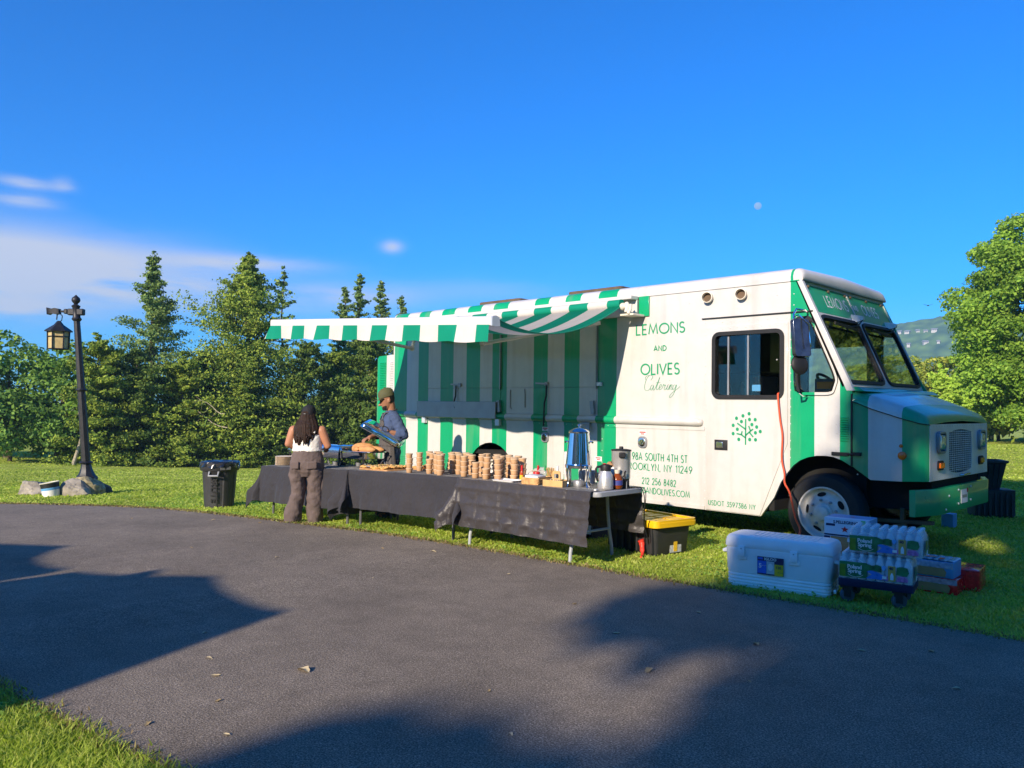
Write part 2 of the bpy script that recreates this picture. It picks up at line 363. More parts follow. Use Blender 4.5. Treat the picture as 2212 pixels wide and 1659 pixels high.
NC = 9000; cxy = np.stack([R.uniform(-12, 3.4, NC), R.uniform(-3.2, .2, NC)], -1); cxy = np.concatenate([cxy, np.stack([R.uniform(-2.2, .3, 2600), R.uniform(-8.2, -6.7, 2600)], -1)])
cxy = cxy[~pip(ROAD, cxy[:, 0], cxy[:, 1])]; cxy = cxy[(np.sin(cxy[:, 0] * 2.3 + 1.7 * np.sin(cxy[:, 1] * 2.9)) > -.1)]
CP = np.repeat(cxy, 3, 0); CP = CP + R.normal(0, .012, CP.shape); CZ = np.stack([CP[:, 0], CP[:, 1], g(CP[:, 0], CP[:, 1]) + R.uniform(.012, .04, len(CP))], -1)
go = bpy.data.objects.new('grass', npmesh('grass', np.concatenate(Vs), np.concatenate(Fs), grassB)); C.objects.link(go)
tag(go, 'short tufted green lawn grass beside the asphalt', None, None, 'stuff')
# dry straw-coloured clippings along the edge of the asphalt
E_ = np.array([p for p in FAR if -16 < p[0] < 4]); E2 = np.array([p for p in NEAR if -3 < p[0] < 2.5])
ex = np.concatenate([resamp(E_, 6500), resamp(E2, 1500)]); ex = ex + R.normal(0, .04, ex.shape); dd = np.hypot(ex[:, 0] - 3.475, ex[:, 1] + 8.128)
V, F = blades(ex[:, 0], ex[:, 1], dd, h0=.022, wid=.004); V[:, 2] += .02
so = bpy.data.objects.new('dry_clippings', npmesh('dry_clippings', V, F, leafmat('straw', [(.20, .14, .06), (.30, .22, .10), (.24, .26, .06), (.14, .10, .05)], tl=.2))); C.objects.link(so)
tag(so, 'thin line of dry grass clippings along the asphalt edge', None, None, 'stuff')

# ------------------------------------------------------------------ trees
bark = mat('bark', (.11, .085, .06), rough=.9, spec=.1, var=.3, vscale=9, bump=.6, bscale=25)
palebark = mat('pale_bark', (.36, .31, .22), rough=.9, spec=.1, var=.3, vscale=9)
GC = {'cedar': leafmat('cedar_leaf', [(0.097, 0.168, 0.030), (0.183, 0.267, 0.039), (0.270, 0.344, 0.048), (0.365, 0.424, 0.065)], tl=.25, gloss=.1),
      'pine': leafmat('pine_needles', [(0.087, 0.168, 0.056), (0.144, 0.237, 0.065), (0.211, 0.304, 0.074), (0.288, 0.363, 0.099)], tl=.2, gloss=.1),
      'deep': leafmat('deep_cedar_leaf', [(0.056, 0.105, 0.023), (0.092, 0.157, 0.032), (0.144, 0.210, 0.039), (0.205, 0.273, 0.052)], tl=.25, gloss=.1),
      'dark': leafmat('dark_leaf', [(0.068, 0.149, 0.033), (0.115, 0.229, 0.041), (0.183, 0.321, 0.050), (0.275, 0.412, 0.065)], tl=.25, gloss=.2),
      'maple': leafmat('maple_leaf', [(0.106, 0.221, 0.029), (0.182, 0.321, 0.037), (0.257, 0.414, 0.045), (0.333, 0.491, 0.066)], tl=.3, gloss=.15),
      'hedge': leafmat('hedge_leaf', [(0.149, 0.218, 0.037), (0.251, 0.331, 0.045), (0.354, 0.412, 0.060), (0.458, 0.458, 0.091)], tl=.25, gloss=.15),
      'arb': leafmat('arborvitae_leaf', [(0.321, 0.504, 0.068), (0.434, 0.617, 0.081), (0.572, 0.755, 0.115)], tl=.3, gloss=.1),
      'rust': leafmat('autumn_leaf', [(0.549, 0.366, 0.068), (0.458, 0.458, 0.068), (0.686, 0.412, 0.115)], tl=.3)}
def quads(P, size, nrm=None, spread=1., aspect=1.6):
    """small leaf-sized faces at points P (random tilt about an optional main normal)"""
    N = len(P); d = R.normal(size=(N, 3))
    if nrm is not None: d = nrm + d * spread
    d /= np.linalg.norm(d, axis=1)[:, None] + 1e-9
    a = np.cross(d, R.normal(size=(N, 3))); a /= np.linalg.norm(a, axis=1)[:, None] + 1e-9; b = np.cross(d, a)
    s = (size * (.6 + .8 * R.random(N)))[:, None] if np.ndim(size) else size * (.6 + .8 * R.random(N))[:, None]
    a = a * s * aspect * .5; b = b * s * .5
    V = np.stack([P - a, P + b * .9, P + a, P - b * .9], 1).reshape(-1, 3)
    return V, np.arange(N * 4).reshape(-1, 4)
V, F = quads(CZ, .018, np.tile([0, -.25, 1.], (len(CZ), 1)), .45, 1.25)
co_ = bpy.data.objects.new('clover', npmesh('clover', V, F, leafmat('clover_leaf', [(.16, .30, .05), (.22, .38, .06), (.28, .44, .08)], tl=.35))); C.objects.link(co_); tag(co_, 'small round clover leaves among the lawn grass', None, None, 'stuff')
def conifer_crown(name, h, rad, m_, nb=170, leaf=.15, per=34, base=.03, droop=.25, open_=.0, top_sparse=.35, power=.85, tiers=0):
    """sprays along tiered, irregular branches round a trunk of height h"""
    pts, nr = [], []; seg = []
    for i in range(nb):
        u = base + (1 - base) * (i + R.random()) / nb
        L = rad * ((1 - u) ** power) * (.55 + .65 * R.random()) + .06
        if R.random() < .06: L *= 1.3
        if u > .6: L *= 1.25 * (1 - top_sparse * R.random() ** 1.5)
        a = R.random() * 2 * PI; z0 = h * u; flat_ = .5
        if u > .56: z0 = round(z0 / .37 + .25 * math.sin(z0 * 5)) * .37 + R.normal(0, .10); flat_ = .34; droop_up = R.uniform(-.12, .3)
        if u > .56 and R.random() < .18: continue
        up = .35 * (u - .35) - droop * R.random() * (1 - u) + (droop_up if u > .56 else 0)
        k = int(per * (.30 + L / rad + .25 * (u > .6)) * (1 - open_)); t = R.random(k) ** .6
        wig = R.normal(0, .12, 2)
        px = np.cos(a + wig[0] * t) * L * t; py = np.sin(a + wig[0] * t) * L * t; pz = z0 + L * (up * t + .16 * t * t)
        P = np.stack([px, py, pz], -1) + R.normal(0, 1, (k, 3)) * np.array([1, 1, .55]) * (.075 * rad * .55 + .06 * L)[..., None] if False else np.stack([px, py, pz], -1) + R.normal(0, 1, (k, 3)) * np.array([1, 1, flat_]) * (.016 * rad + .085 * L)
        pts.append(P); nr.append(np.tile([np.cos(a) * .7, np.sin(a) * .7, .55], (k, 1)))
        seg.append(((0, 0, z0), (math.cos(a) * L * .8, math.sin(a) * L * .8, z0 + L * up * .8)))
    k = int(per * .55); t = R.random(k); pts.append(np.stack([R.normal(0, .05 + .10 * t, k), R.normal(0, .05 + .10 * t, k), h * 1.0 + .28 - .9 * t], -1)); nr.append(np.tile([0, 0, 1.], (k, 1)))
    P = np.concatenate(pts); P[:, 2] = np.maximum(P[:, 2], .05)
    V, F = quads(P, leaf, np.concatenate(nr), .8)
    return npmesh(name, V, F, m_), seg
def clump_crown(name, centers, radii, m_, per=90, leaf=.2, flat=.75, shell=.5):
    """leaf clumps: each a ragged cushion of leaves, lit above and dark beneath"""
    Ps, Ns = [], []
    for c, r in zip(centers, radii):
        k = int(per * (r ** 1.6)) + 8; d = R.normal(size=(k, 3)); d /= np.linalg.norm(d, axis=1)[:, None]
        d[:, 2] = np.where(R.random(k) < .55, np.abs(d[:, 2]), d[:, 2])
        rr = r * (shell + (1.12 - shell) * R.random(k) ** .6)
        Ps.append(np.array(c) + d * rr[:, None] * np.array([1, 1, flat])); Ns.append(d * .9 + np.array([0, 0, .35]))
    V, F = quads(np.concatenate(Ps), leaf, np.concatenate(Ns), .65, 1.5)
    return npmesh(name, V, F, m_)
def trunk_mesh(h, r, segs, bm_=None, lean=0.):
    mb = MB(); k = 8; pts = [(lean * h * (i / k) ** 1.5 + .03 * h * math.sin(i * 1.7) * .2, .02 * h * math.sin(i * 2.3) * .3, -.15 + h * .97 * i / k) for i in range(k + 1)]
    mb.tube(pts, [r * (1 - .9 * i / k) + .012 for i in range(k + 1)], 8)
    for a, b in segs:
        A, B = Vector(a), Vector(b); L = (B - A).length; mid = (A + B) / 2 + Vector((rnd.uniform(-1, 1), rnd.uniform(-1, 1), rnd.uniform(0, 1))) * L * .06
        mb.tube([A, mid, B], [r * .22 + .01 * L, r * .14 + .006 * L, .008], 5)
    return mb.mesh('trunk', bm_ or bark, 60)
def tree(name, label, cat, x, y, crown, trunk, rz=0., group=None, sc=1., sz=None):
    t = thing(name, label, cat, (x, y, gz(x, y)), rz, group); t.scale = (sc, sc, sz or sc)
    instance('trunk', trunk, (0, 0, 0), 0, t); instance('crown', crown, (0, 0, 0), 0, t); return t
def ellip(n, rx, ry, z0, z1, rmin, rmax, hollow=.55, lowcut=0.):
    """clump centres through an egg-shaped crown, mostly near its surface"""
    cs, rs = [], []
    while len(cs) < n:
        d = R.normal(size=3); d /= np.linalg.norm(d); q = hollow + (1 - hollow) * R.random() ** .5
        z = (z0 + z1) / 2 + d[2] * q * (z1 - z0) / 2; k = 1.0 - .25 * max(0, d[2]) ** 2
        r = rmin + (rmax - rmin) * R.random(); cs.append((d[0] * q * rx * k, d[1] * q * ry * k, z)); rs.append(r)
    return cs, rs
def limbs(n, h0, cs): return [((0, 0, h0 + (c[2] - h0) * .35), c) for c in [cs[int(i)] for i in np.linspace(0, len(cs) - 1, n)]]

# left row beyond the lawn
specs = {}
crA, sgA = conifer_crown('crown', 11.0, 4.1, GC['pine'], nb=215, leaf=.092, per=215, base=.02, droop=.3, power=1.05, top_sparse=.6)
crB, sgB = conifer_crown('crown', 11.2, 4.9, GC['cedar'], nb=360, leaf=.092, per=260, base=.01, droop=.15, power=.9, top_sparse=.55)
crC, sgC = conifer_crown('crown', 11.6, 2.3, GC['pine'], nb=120, leaf=.15, per=34, base=.15, droop=.1, power=.75, top_sparse=.3, open_=.25)
crD, sgD = conifer_crown('crown', 6.2, 2.0, GC['cedar'], nb=190, leaf=.09, per=190, base=.0, droop=.05, power=.5, top_sparse=.3)
crE, sgE = conifer_crown('crown', 5.6, 1.75, GC['deep'], nb=170, leaf=.088, per=180, base=.0, droop=.0, power=.45, top_sparse=.3)
crF, sgF = conifer_crown('crown', 10.8, 2.7, GC['pine'], nb=210, leaf=.095, per=110, base=.05, droop=.1, power=.95, top_sparse=.6)
tkA = trunk_mesh(11, .2, sgA[::6]); tkB = trunk_mesh(11.2, .22, sgB[::9]); tkC = trunk_mesh(11.6, .15, sgC[::2]); tkD = trunk_mesh(6.2, .14, sgD[::9]); tkE = trunk_mesh(5.6, .12, sgE[::9]); tkF = trunk_mesh(10.8, .16, sgF[::5])
GL = 'trees along the far edge of the lawn'
tree('pine_tree', 'tall spired conifer with bare gaps near its top right of the lamp post', 'tree', -40.4, 8.6, crA, tkA, .4, GL)
tree('spruce_tree', 'broad tall dense conifer whose tip stands left of the awning', 'tree', -36.7, 12.2, crB, tkB, 1.3, GL)
tree('pine_tree', 'thin see-through conifer just behind the broad one left of the awning', 'tree', -42.0, 17.2, crC, tkC, 2.2, GL, 1.03)
for i, (x, y, s, rz, lb) in enumerate([(-38.3, 19.4, .99, .3, 'shortest leftmost of the four thin tree tips above the awning'), (-39.4, 21.2, 1.1, 2.0, 'tallest thin conifer tip above the striped awning'),
                                   (-38.2, 22.0, 1.06, 4.1, 'thin conifer tip just right of the tallest one above the awning'), (-36.8, 22.6, .97, 5.3, 'low thin conifer tip above the awning beside the truck roof')]):
    tree('pine_tree', lb, 'tree', x, y, crF, tkF, rz, GL, s)
for i, (x, y, k, s, sz, rz, lb) in enumerate([
    (-36.5, 4.7, 'D', .92, .93, 0., 'rounded yellow-green cedar directly behind the lamp post'), (-36.1, 6.3, 'E', .9, .95, 1., 'rounded cedar between the lamp post and the tall spired conifer'),
    (-35.6, 8.3, 'D', 1.05, .85, 2., 'wide low cedar in front of the tall spired conifer'), (-36.6, 9.9, 'E', 1.0, 1.0, 3., 'cedar filling the dip between the two tall conifers'),
    (-34.6, 11.1, 'D', .85, .72, 4., 'low cedar at the left foot of the broad tall conifer'), (-34.3, 14.3, 'E', 1.05, 1.15, 5., 'cedar rising behind the woman, under the awning end'),
    (-35.3, 16.7, 'D', 1., 1.05, .6, 'cedar seen under the left half of the awning valance'), (-31.7, 16.7, 'E', 1.12, 1.25, 1.8, 'bright cedar behind the man in the cap'),
    (-32.1, 19.5, 'D', .95, 1.05, 2.9, 'cedar beside the rear corner of the truck'), (-34.0, 12.6, 'E', .8, .62, 3.3, 'small bush cedar at the right foot of the broad conifer')]):
    tree('cedar_tree', lb, 'tree', x, y, {'D': crD, 'E': crE}[k], {'D': tkD, 'E': tkE}[k], rz, GL, s, sz)
cs, rs = ellip(46, 2.5, 2.3, .5, 5.6, .5, .95); crG = clump_crown('crown', cs, rs, GC['dark'], per=340, leaf=.145); tkG = trunk_mesh(4.6, .18, limbs(8, 1.2, cs))
cs2, rs2 = ellip(34, 1.8, 1.8, .2, 3.4, .45, .8); crH = clump_crown('crown', cs2, rs2, GC['dark'], per=320, leaf=.14); tkH = trunk_mesh(2.8, .1, limbs(6, .5, cs2))
for x, y, k, s, rz, lb in [(-41.2, 2.2, 'G', 1.03, .3, 'dark round leafy tree second from the left edge'), (-39.2, 4.0, 'G', .98, 2.1, 'dark leafy tree left of the lamp post, third from the left edge'), (-43.0, .4, 'G', .92, 4., 'dark leafy tree cut by the left edge of the view'),
                       (-38.2, 1.6, 'H', .95, 1., 'bushy dark shrub at the foot of the leftmost trees'), (-37.6, 3.3, 'H', .7, 2.4, 'low dark shrub left of the leaning pale trunk'), (-44.0, -2.2, 'G', 1., 5.2, 'dark leafy tree outside the view, left of the lawn')]:
    tree('leafy_tree', lb, 'tree', x, y, {'G': crG, 'H': crH}[k], {'G': tkG, 'H': tkH}[k], rz, GL, s)
for x, y, s, rz, lb in [(-37.6, 5.0, .62, 0.4, 'bright green shrub right of the leaning pale trunk'), (-35.2, 13.4, .5, 3., 'dark low shrub in the gap behind the woman'), (-33.5, 18.2, .55, 2., 'dark low shrub in the gap left of the man')]:
    tree('shrub', lb, 'shrub', x, y, crH, tkH, rz, 'low shrubs between the far trees', s)
# leaning pale sapling at the edge of the lawn
sx, sy = -35.6, 3.45; t = thing('sapling', 'leaning pale bare trunk with sparse leaves left of the lamp post', 'tree', (sx, sy, gz(sx, sy)), -.7)
mb = MB(); mb.tube([(.0, 0, -.1), (-.3, .1, .7), (-.75, .15, 1.6), (-1.0, .15, 2.4), (-1.1, .1, 3.0)], [.085, .075, .06, .045, .02], 8); mb.tube([(-.75, .15, 1.6), (-.5, 0, 2.3), (-.3, 0, 2.9)], [.035, .03, .015], 6); mb.tube([(-.45, .12, 1.0), (-.9, .3, 1.5), (-1.3, .4, 1.8)], [.035, .03, .012], 6)
mb.build('trunk', palebark, t)
instance('crown', clump_crown('crown', [(-.9, .2, 2.5), (-.3, 0, 2.6), (-1.3, .3, 1.9), (-1.1, 0, 3.1)], [.5, .55, .45, .5], GC['maple'], per=150, leaf=.16), (0, 0, 0), 0, t)
# dead pale branches sticking out of the wide cedar
sx, sy = -33.9, 8.9; t = thing('dead_branch', 'bare pale dead branches sweeping out of the wide low cedar', 'branch', (sx, sy, gz(sx, sy)), .7)
mb = MB()
for z0_, y0_, L_, dr_, wv in ((1.9, .1, 2.6, 1.5, .3), (2.6, -.2, 1.5, .9, .2)):
    P = [(.9 - L_ * t_, y0_ + wv * math.sin(t_ * 3), z0_ + dr_ * t_ ** 1.4 + .06 * math.sin(t_ * 9 + z0_)) for t_ in np.linspace(0, 1, 7)]
    mb.tube(P, [.026 * (1 - t_) + .005 for t_ in np.linspace(0, 1, 7)], 5)
    for j in (2, 3, 4, 5): q_ = P[j]; mb.tube([q_, (q_[0] - .18, q_[1] + rnd.uniform(-.3, .3), q_[2] + rnd.uniform(-.25, .1)), (q_[0] - .34, q_[1] + rnd.uniform(-.4, .4), q_[2] + rnd.uniform(-.4, .1))], [.014, .009, .004], 4)
mb.build('branches', palebark, t)

# right side: maple, hedge trees, arborvitae
def maple(seed_n, rx, z1):
    cs, rs = ellip(seed_n, rx, rx, .7, z1, .65, 1.25, .5)
    for k in range(26):
        a = R.random() * 2 * PI; cs.append((math.cos(a) * rx * .9, math.sin(a) * rx * .9, .6 + 3.0 * R.random())); rs.append(.6 + .5 * R.random())
    return clump_crown('crown', cs, rs, GC['maple'], per=640, leaf=.12, flat=.6), trunk_mesh(z1 * .8, .32, limbs(16, 2., cs), bark)
crM, tkM = maple(170, 3.9, 11.4)
tree('maple_tree', 'big bright green maple at the right edge of the lawn', 'tree', -6.1, 40.2, crM, tkM, .3)
tree('maple_tree', 'big green maple behind the nearer one, cut by the right edge', 'tree', -2.6, 45.5, crM, tkM, 2.2, None, 1.04)
cs, rs = ellip(50, 2.6, 2.4, .3, 7.0, .55, 1.0); crN = clump_crown('crown', cs, rs, GC['hedge'], per=330, leaf=.15, flat=.5); tkN = trunk_mesh(6, .2, limbs(8, 1.5, cs))
for i, (x, y, s, rz, lb) in enumerate([(-16.5, 51.5, 1.1, 0., 'olive hedge tree right beside the windshield edge'), (-14.0, 50.2, .98, 2., 'olive hedge tree left of the orange tinged one'), (-12.0, 51.9, .95, 3.3, 'olive hedge tree behind the pale arborvitae'), (-9.9, 47.5, .72, 5., 'low olive tree between the arborvitae and the maple'), (-19.5, 52.5, 1.1, 1., 'olive hedge tree hidden behind the cab of the truck')]):
    tree('hedge_tree', lb, 'tree', x, y, crN, tkN, rz, 'hedge trees beyond the lawn on the right', s)
cs, rs = ellip(14, .9, .9, .3, 2.2, .35, .6); crR = clump_crown('crown', cs, rs, GC['rust'], per=160, leaf=.17); tkR = trunk_mesh(1.8, .06, limbs(4, .4, cs))
tree('rusty_shrub', 'rust tinged shrub in front of the maple', 'shrub', -8.6, 43.6, crR, tkR, 0., None, 1.6)
crT, sgT = conifer_crown('crown', 3.7, .62, GC['arb'], nb=150, leaf=.1, per=40, base=0., droop=-.4, power=.4, top_sparse=.1); tkT = trunk_mesh(3.5, .06, [])
for x, y, s, lb in [(-8.85, 34.1, .98, 'pale yellow-green arborvitae, tallest of the three'), (-8.40, 34.3, .86, 'pale yellow-green arborvitae beside the tallest one'), (-7.75, 34.4, .62, 'shortest pale arborvitae just above the hood')]:
    tree('arborvitae', lb, 'shrub', x, y, crT, tkT, s * 9, 'pale arborvitae beyond the truck hood', s)
for x, y, s, lb in [(-1.5, 43.5, 1.1, 'dark shrub under the maple at the right'), (-4.8, 38.3, .8, 'low shrub at the left foot of the maple'), (-2.0, 37.4, .62, 'low shrub at the right foot of the maple')]:
    tree('shrub', lb, 'shrub', x, y, crH, tkH, s * 7, 'low shrubs at the foot of the maple', s)
# trees outside the view ahead of the truck, mirrored in its windscreen
for x, y, k, s, rz in [(4.9, 17.5, 'A', 1.0, 0.), (8.8, 15.5, 'B', 1.05, 1.), (13.0, 17, 'A', 1.2, 2.), (4.2, 27, 'B', 1.35, 3.), (17, 14, 'B', 1.0, 4.), (7.4, 22, 'B', 1.35, 5.), (11, 23, 'A', 1.45, .7)]:
    tree('spruce_tree', 'dense conifer standing outside the view, ahead of the parked truck', 'tree', x, y, {'A': crA, 'B': crB}[k], {'A': tkA, 'B': tkB}[k], rz, 'conifers ahead of the truck outside the view', s)

for k, (x, y, s_, rz) in enumerate([(-12, -43, 2.1, 0.), (-3.5, -42, 2.2, 1.), (5.5, -42, 2.1, 2.), (14, -40, 2.2, 3.), (22, -34, 2.1, 4.), (27, -22, 2.2, 5.), (29, -10, 2.1, 1.5), (28, 1, 2.0, 2.5)]):  # added unseen row that darkens reflections in the urn and glass
    tree('leafy_tree', 'leafy tree added unseen behind the driveway to darken reflections', 'tree', x, y, crG, tkG, rz, 'leafy trees added unseen behind the driveway for reflections', s_)
# shade tree far behind the camera towards the sun; it shades the right of the driveway and the nose of the truck
ca, sa = math.cos(-SUN_AZ), math.sin(-SUN_AZ)
def us(u, s): return (u * ca - s * sa, u * sa + s * ca)
bpts = [(-9.5, -.9), (-7.2, -1.05), (-6.2, -1.15), (-5.72, -1.0), (-5.5, -.5), (-5.35, .3), (-5.2, .55), (-4.95, .5), (-4.75, .2), (-4.45, -.4), (-3.8, -.95), (-3.0, -1.35), (-2.45, -1.2), (-2.2, -.55), (-1.5, -.35), (.2, -.25), (1.3, -.3), (1.7, -1.05), (2.2, -1.05), (2.6, .0), (4, .2), (6, .1), (7.5, -.1), (8.6, .2), (11.2, .3), (12.5, 2.2)]
def bound(s): return float(np.interp(s, [q[0] for q in bpts], [q[1] for q in bpts]))
cs, rs = [], []
LIT = [(-.05, -5.08, .5, .16), (.1, 5.4, .25, .3), (1.24, 2.05, .12, .25)]      # gaps in the crown
while len(cs) < 1000:
    s = R.uniform(-9.5, 11.8); r = R.choice([.16, .25, .45, .7], p=[.3, .25, .2, .25]); u = R.uniform(bound(s), 7.5)
    if R.random() < .5: u = bound(s) + r * .9 + R.random() * .7
    if u - r * .9 < max(bound(s + k * 2.2 * r) for k in (-1, -.6, 0, .6, 1)): continue
    if any(abs(u - a) < c + r * .9 and abs(s - b) < d + 2.3 * r for a, b, c, d in LIT): continue
    x, y = us(u, s); p_ = Vector((x, y, 0)) - SD * (28 + R.uniform(-2.5, 2.5)); cs.append(tuple(p_)); rs.append(r)
tx, ty = us(3.4, 0); tb = Vector((tx, ty, 0)) - SD * 28; tb.z = 0
cl = [(c[0] - tb.x, c[1] - tb.y, c[2]) for c in cs]
t = thing('shade_tree', 'great leafy tree outside the view behind the camera, shading the driveway', 'tree', tuple(tb))
instance('crown', clump_crown('crown', cl, rs, GC['dark'], per=330, leaf=.2, flat=.95, shell=.1), (0, 0, 0), 0, t)
instance('trunk', trunk_mesh(13, .42, limbs(26, 5., sorted(cl, key=lambda c: c[2]))), (0, 0, 0), 0, t)

# added unseen panels on the left, cut to cast the scalloped driveway shadow
def xy_us(x, y): return (x * ca + y * sa, -x * sa + y * ca)
T23 = math.tan(SUN_EL); SW = -14.0
def shadow_poly(pts, base): return [(xy_us(*q)[0], (xy_us(*q)[1] - SW) * T23) for q in pts] + [(b, 0.) for b in base]
A1 = [(-.83, -6.95), (-1.53, -5.20), (-1.72, -5.27), (-1.95, -5.29), (-2.36, -5.26), (-2.62, -5.20), (-2.97, -5.08), (-3.1, -5.18), (-3.2, -5.28), (-3.35, -5.45), (-3.48, -5.36), (-3.62, -5.3), (-3.50, -5.55), (-3.62, -5.66), (-3.80, -5.78), (-4.02, -5.86), (-4.0, -6.5)]
A2 = [(-4.10, -6.1), (-4.22, -5.90), (-4.45, -5.99), (-4.75, -6.02), (-5.1, -5.98), (-5.45, -5.80), (-5.72, -5.58), (-6.2, -5.9), (-7.2, -6.6), (-8.6, -7.2)]
stone = mat('shadow_panel_mat', (.42, .38, .33), rough=.9, var=.2, vscale=3, bump=.4)
for P, base, lb in ((A1, (xy_us(-4.0, -6.5)[0], -.95), 'added unseen panel, cut to shade the driveway on the left'), (A2, (-10.2, xy_us(-4.1, -6.1)[0]), 'second added unseen shading panel, left of the first')):
    mb = MB(); mb.prism(shadow_poly(P, base), lambda a, b, d: (*us(a, SW - d), b), .3)
    tag(mb.build('shadow_panel', stone, smooth=0), lb, 'wall', 'added unseen shading panels')

# ------------------------------------------------------------------ distant hill with houses
hillM = mat('hill_forest', (.05, .085, .03), rough=1., spec=0, var=0)
n, l = nt(hillM); p = n['Principled BSDF']; t_ = n.new('ShaderNodeTexCoord'); no = n.new('ShaderNodeTexVoronoi'); no.inputs['Scale'].default_value = .075; l.new(t_.outputs['Object'], no.inputs['Vector'])
ra = n.new('ShaderNodeValToRGB'); ra.color_ramp.elements[0].color = (.14, .23, .04, 1); ra.color_ramp.elements[1].color = (.02, .05, .012, 1); l.new(no.outputs['Distance'], ra.inputs[0]); ra.color_ramp.elements[1].position = .9; l.new(ra.outputs[0], p.inputs['Base Color'])
hd = math.radians(-15.0); hf = np.array([math.sin(hd), math.cos(hd)]); hr = np.array([math.cos(hd), -math.sin(hd)])
nu, nv = 150, 70; uu, vv_ = np.meshgrid(np.linspace(-420, 420, nu), np.linspace(0, 320, nv))
ridge = np.maximum(95 - 34 * (uu / 150) ** 2 + 1.5 * np.sin(uu / 25 + 1), 22)
prof = np.sin(np.clip(vv_ / 200, 0, 1) * PI / 2) ** 1.2
zz = -8 + (ridge + 6) * prof
zz += (R.random(zz.shape) - .5) * 4.5 * np.clip(vv_ / 30, 0, 1)
px = 3.475 + hf[0] * (690 + vv_) + hr[0] * uu; py = -8.128 + hf[1] * (690 + vv_) + hr[1] * uu
V = np.stack([px, py, zz], -1).reshape(-1, 3); ii = (np.arange(nv - 1)[:, None] * nu + np.arange(nu - 1)).ravel(); F = np.stack([ii, ii + 1, ii + nu + 1, ii + nu], -1)
ho = bpy.data.objects.new('hill', npmesh('hill', V, F, hillM)); C.objects.link(ho); tag(ho, 'wooded hill fading into blue haze behind the trees', None, None, 'structure')
hwall = mat('house_wall', (.46, .42, .38), rough=.8, var=.05); hroof = mat('house_roof', (.35, .33, .32), rough=.9, var=.1)
def hz(x, y):
    dv = (x - 3.475) * hf[0] + (y + 8.128) * hf[1] - 690; du = (x - 3.475) * hr[0] + (y + 8.128) * hr[1]
    rg_ = max(95 - 34 * (du / 150) ** 2 + 1.5 * math.sin(du / 25 + 1), 22); return -8 + (rg_ + 6) * math.sin(min(max(dv / 200, 0), 1) * PI / 2) ** 1.2
def hray(azd, eld):
    """where a line of sight from the driveway meets the hillside"""
    a, e = math.radians(azd), math.radians(eld); d = 700
    while d < 1000:
        x, y = 3.475 + math.sin(a) * d, -8.128 + math.cos(a) * d
        if hz(x, y) >= 1.467 + math.tan(e) * d: break
        d += 2
    return x, y

lbs = ['leftmost cream house of the upper row on the far hill', 'second pale house from the left in the upper hill row', 'small grey house in the middle of the upper hill row', 'white house fourth along the upper hill row', 'wide white house at the right end of the upper hill row', 'lone small white house lower on the far hill beside the cab', 'white house in the middle of the lower hill row', 'faint small house at the right of the lower hill row']
for (azd, eld), w, lb in zip([(-18.61, 5.02), (-18.13, 5.02), (-17.56, 5.04), (-17.09, 5.04), (-16.59, 5.06), (-18.06, 4.17), (-17.11, 4.31), (-16.37, 4.31)], [13, 12, 8, 10, 14, 8, 12, 7], lbs):
    x, y = hray(azd, eld); z = hz(x, y); t = thing('hill_house', lb, 'house', (x, y, z - 2), -hd + rnd.uniform(-.3, .3), 'houses on the far hill')
    mb = MB(); w *= .33; mb.box(-w / 2, w / 2, -3, 3, 0, 2.9); mb.build('wall', hwall, t)
    mb = MB(); mb.prism([(-3.6, 3.2), (3.6, 3.2), (0, 4.4)], lambda a, b, d: (-w / 2 - .4 + d, a, b), w + .8); mb.build('roof', hroof, t)
    for k in range(3):
        mb = MB(); mb.box(-w / 2 + w * (k + .25) / 3.4, -w / 2 + w * (k + .7) / 3.4, -3.1, -3.02, 2.2, 2.9); mb.build('window', mat_dark, t)
# moon and a far bird
mm = mat('moon', (.045, .045, .045), rough=1, spec=0, var=.12, vscale=.12, emit=((.20, .42, .80), .62))  # glow stands in for sunlight and sky blue across the disc
mb = MB(); mb.sphere((0, 0, 0), 12.5, 24, 16); mo = mb.build('moon', mm); mo.location = Vector((3.475, -8.128, 1.467)) + Vector((-0.44812, 0.86159, 0.23844)) * 2900
tag(mo, 'pale gibbous daytime moon in the blue sky above the truck', 'moon')
mb = MB(); mb.loft([[(x, -.12 * w_, 0), (x, 0, .05 * w_), (x, .12 * w_, 0), (x, 0, -.05 * w_)] for x, w_ in ((-.3, .2), (-.15, 1), (.1, 1), (.3, .4))]); mb.add([(-.1, 0, 0), (.12, 0, 0), (.0, .55, .16), (-.12, .5, .15)], [(0, 1, 2, 3)]); mb.add([(-.1, 0, 0), (.12, 0, 0), (.0, -.55, .16), (-.12, -.5, .15)], [(0, 1, 2, 3)])
bo = mb.build('bird', mat_dark, rot=(0, .1, 2.0)); bo.location = Vector((3.475, -8.128, 1.467)) + Vector((-.28948, .94999, .11717)) * 110
tag(bo, 'tiny dark bird gliding in the sky right of the truck cab', 'bird')
# ------------------------------------------------------------------ haze over the valley
hzM = bpy.data.materials.new('haze'); hzM.use_nodes = True; n, l = nt(hzM); n.remove(n['Principled BSDF']); pv = n.new('ShaderNodeVolumePrincipled')
pv.inputs['Color'].default_value = (.40, .72, 1, 1); pv.inputs['Density'].default_value = .0006; pv.inputs['Anisotropy'].default_value = .0
l.new(pv.outputs[0], n['Material Output'].inputs['Volume'])
mb = MB(); mb.box(-1000, 1000, -1000, 1800, -12, 112); hb = mb.build('haze', hzM, smooth=0); tag(hb, 'thin blue haze of the morning air', None, None, 'stuff')

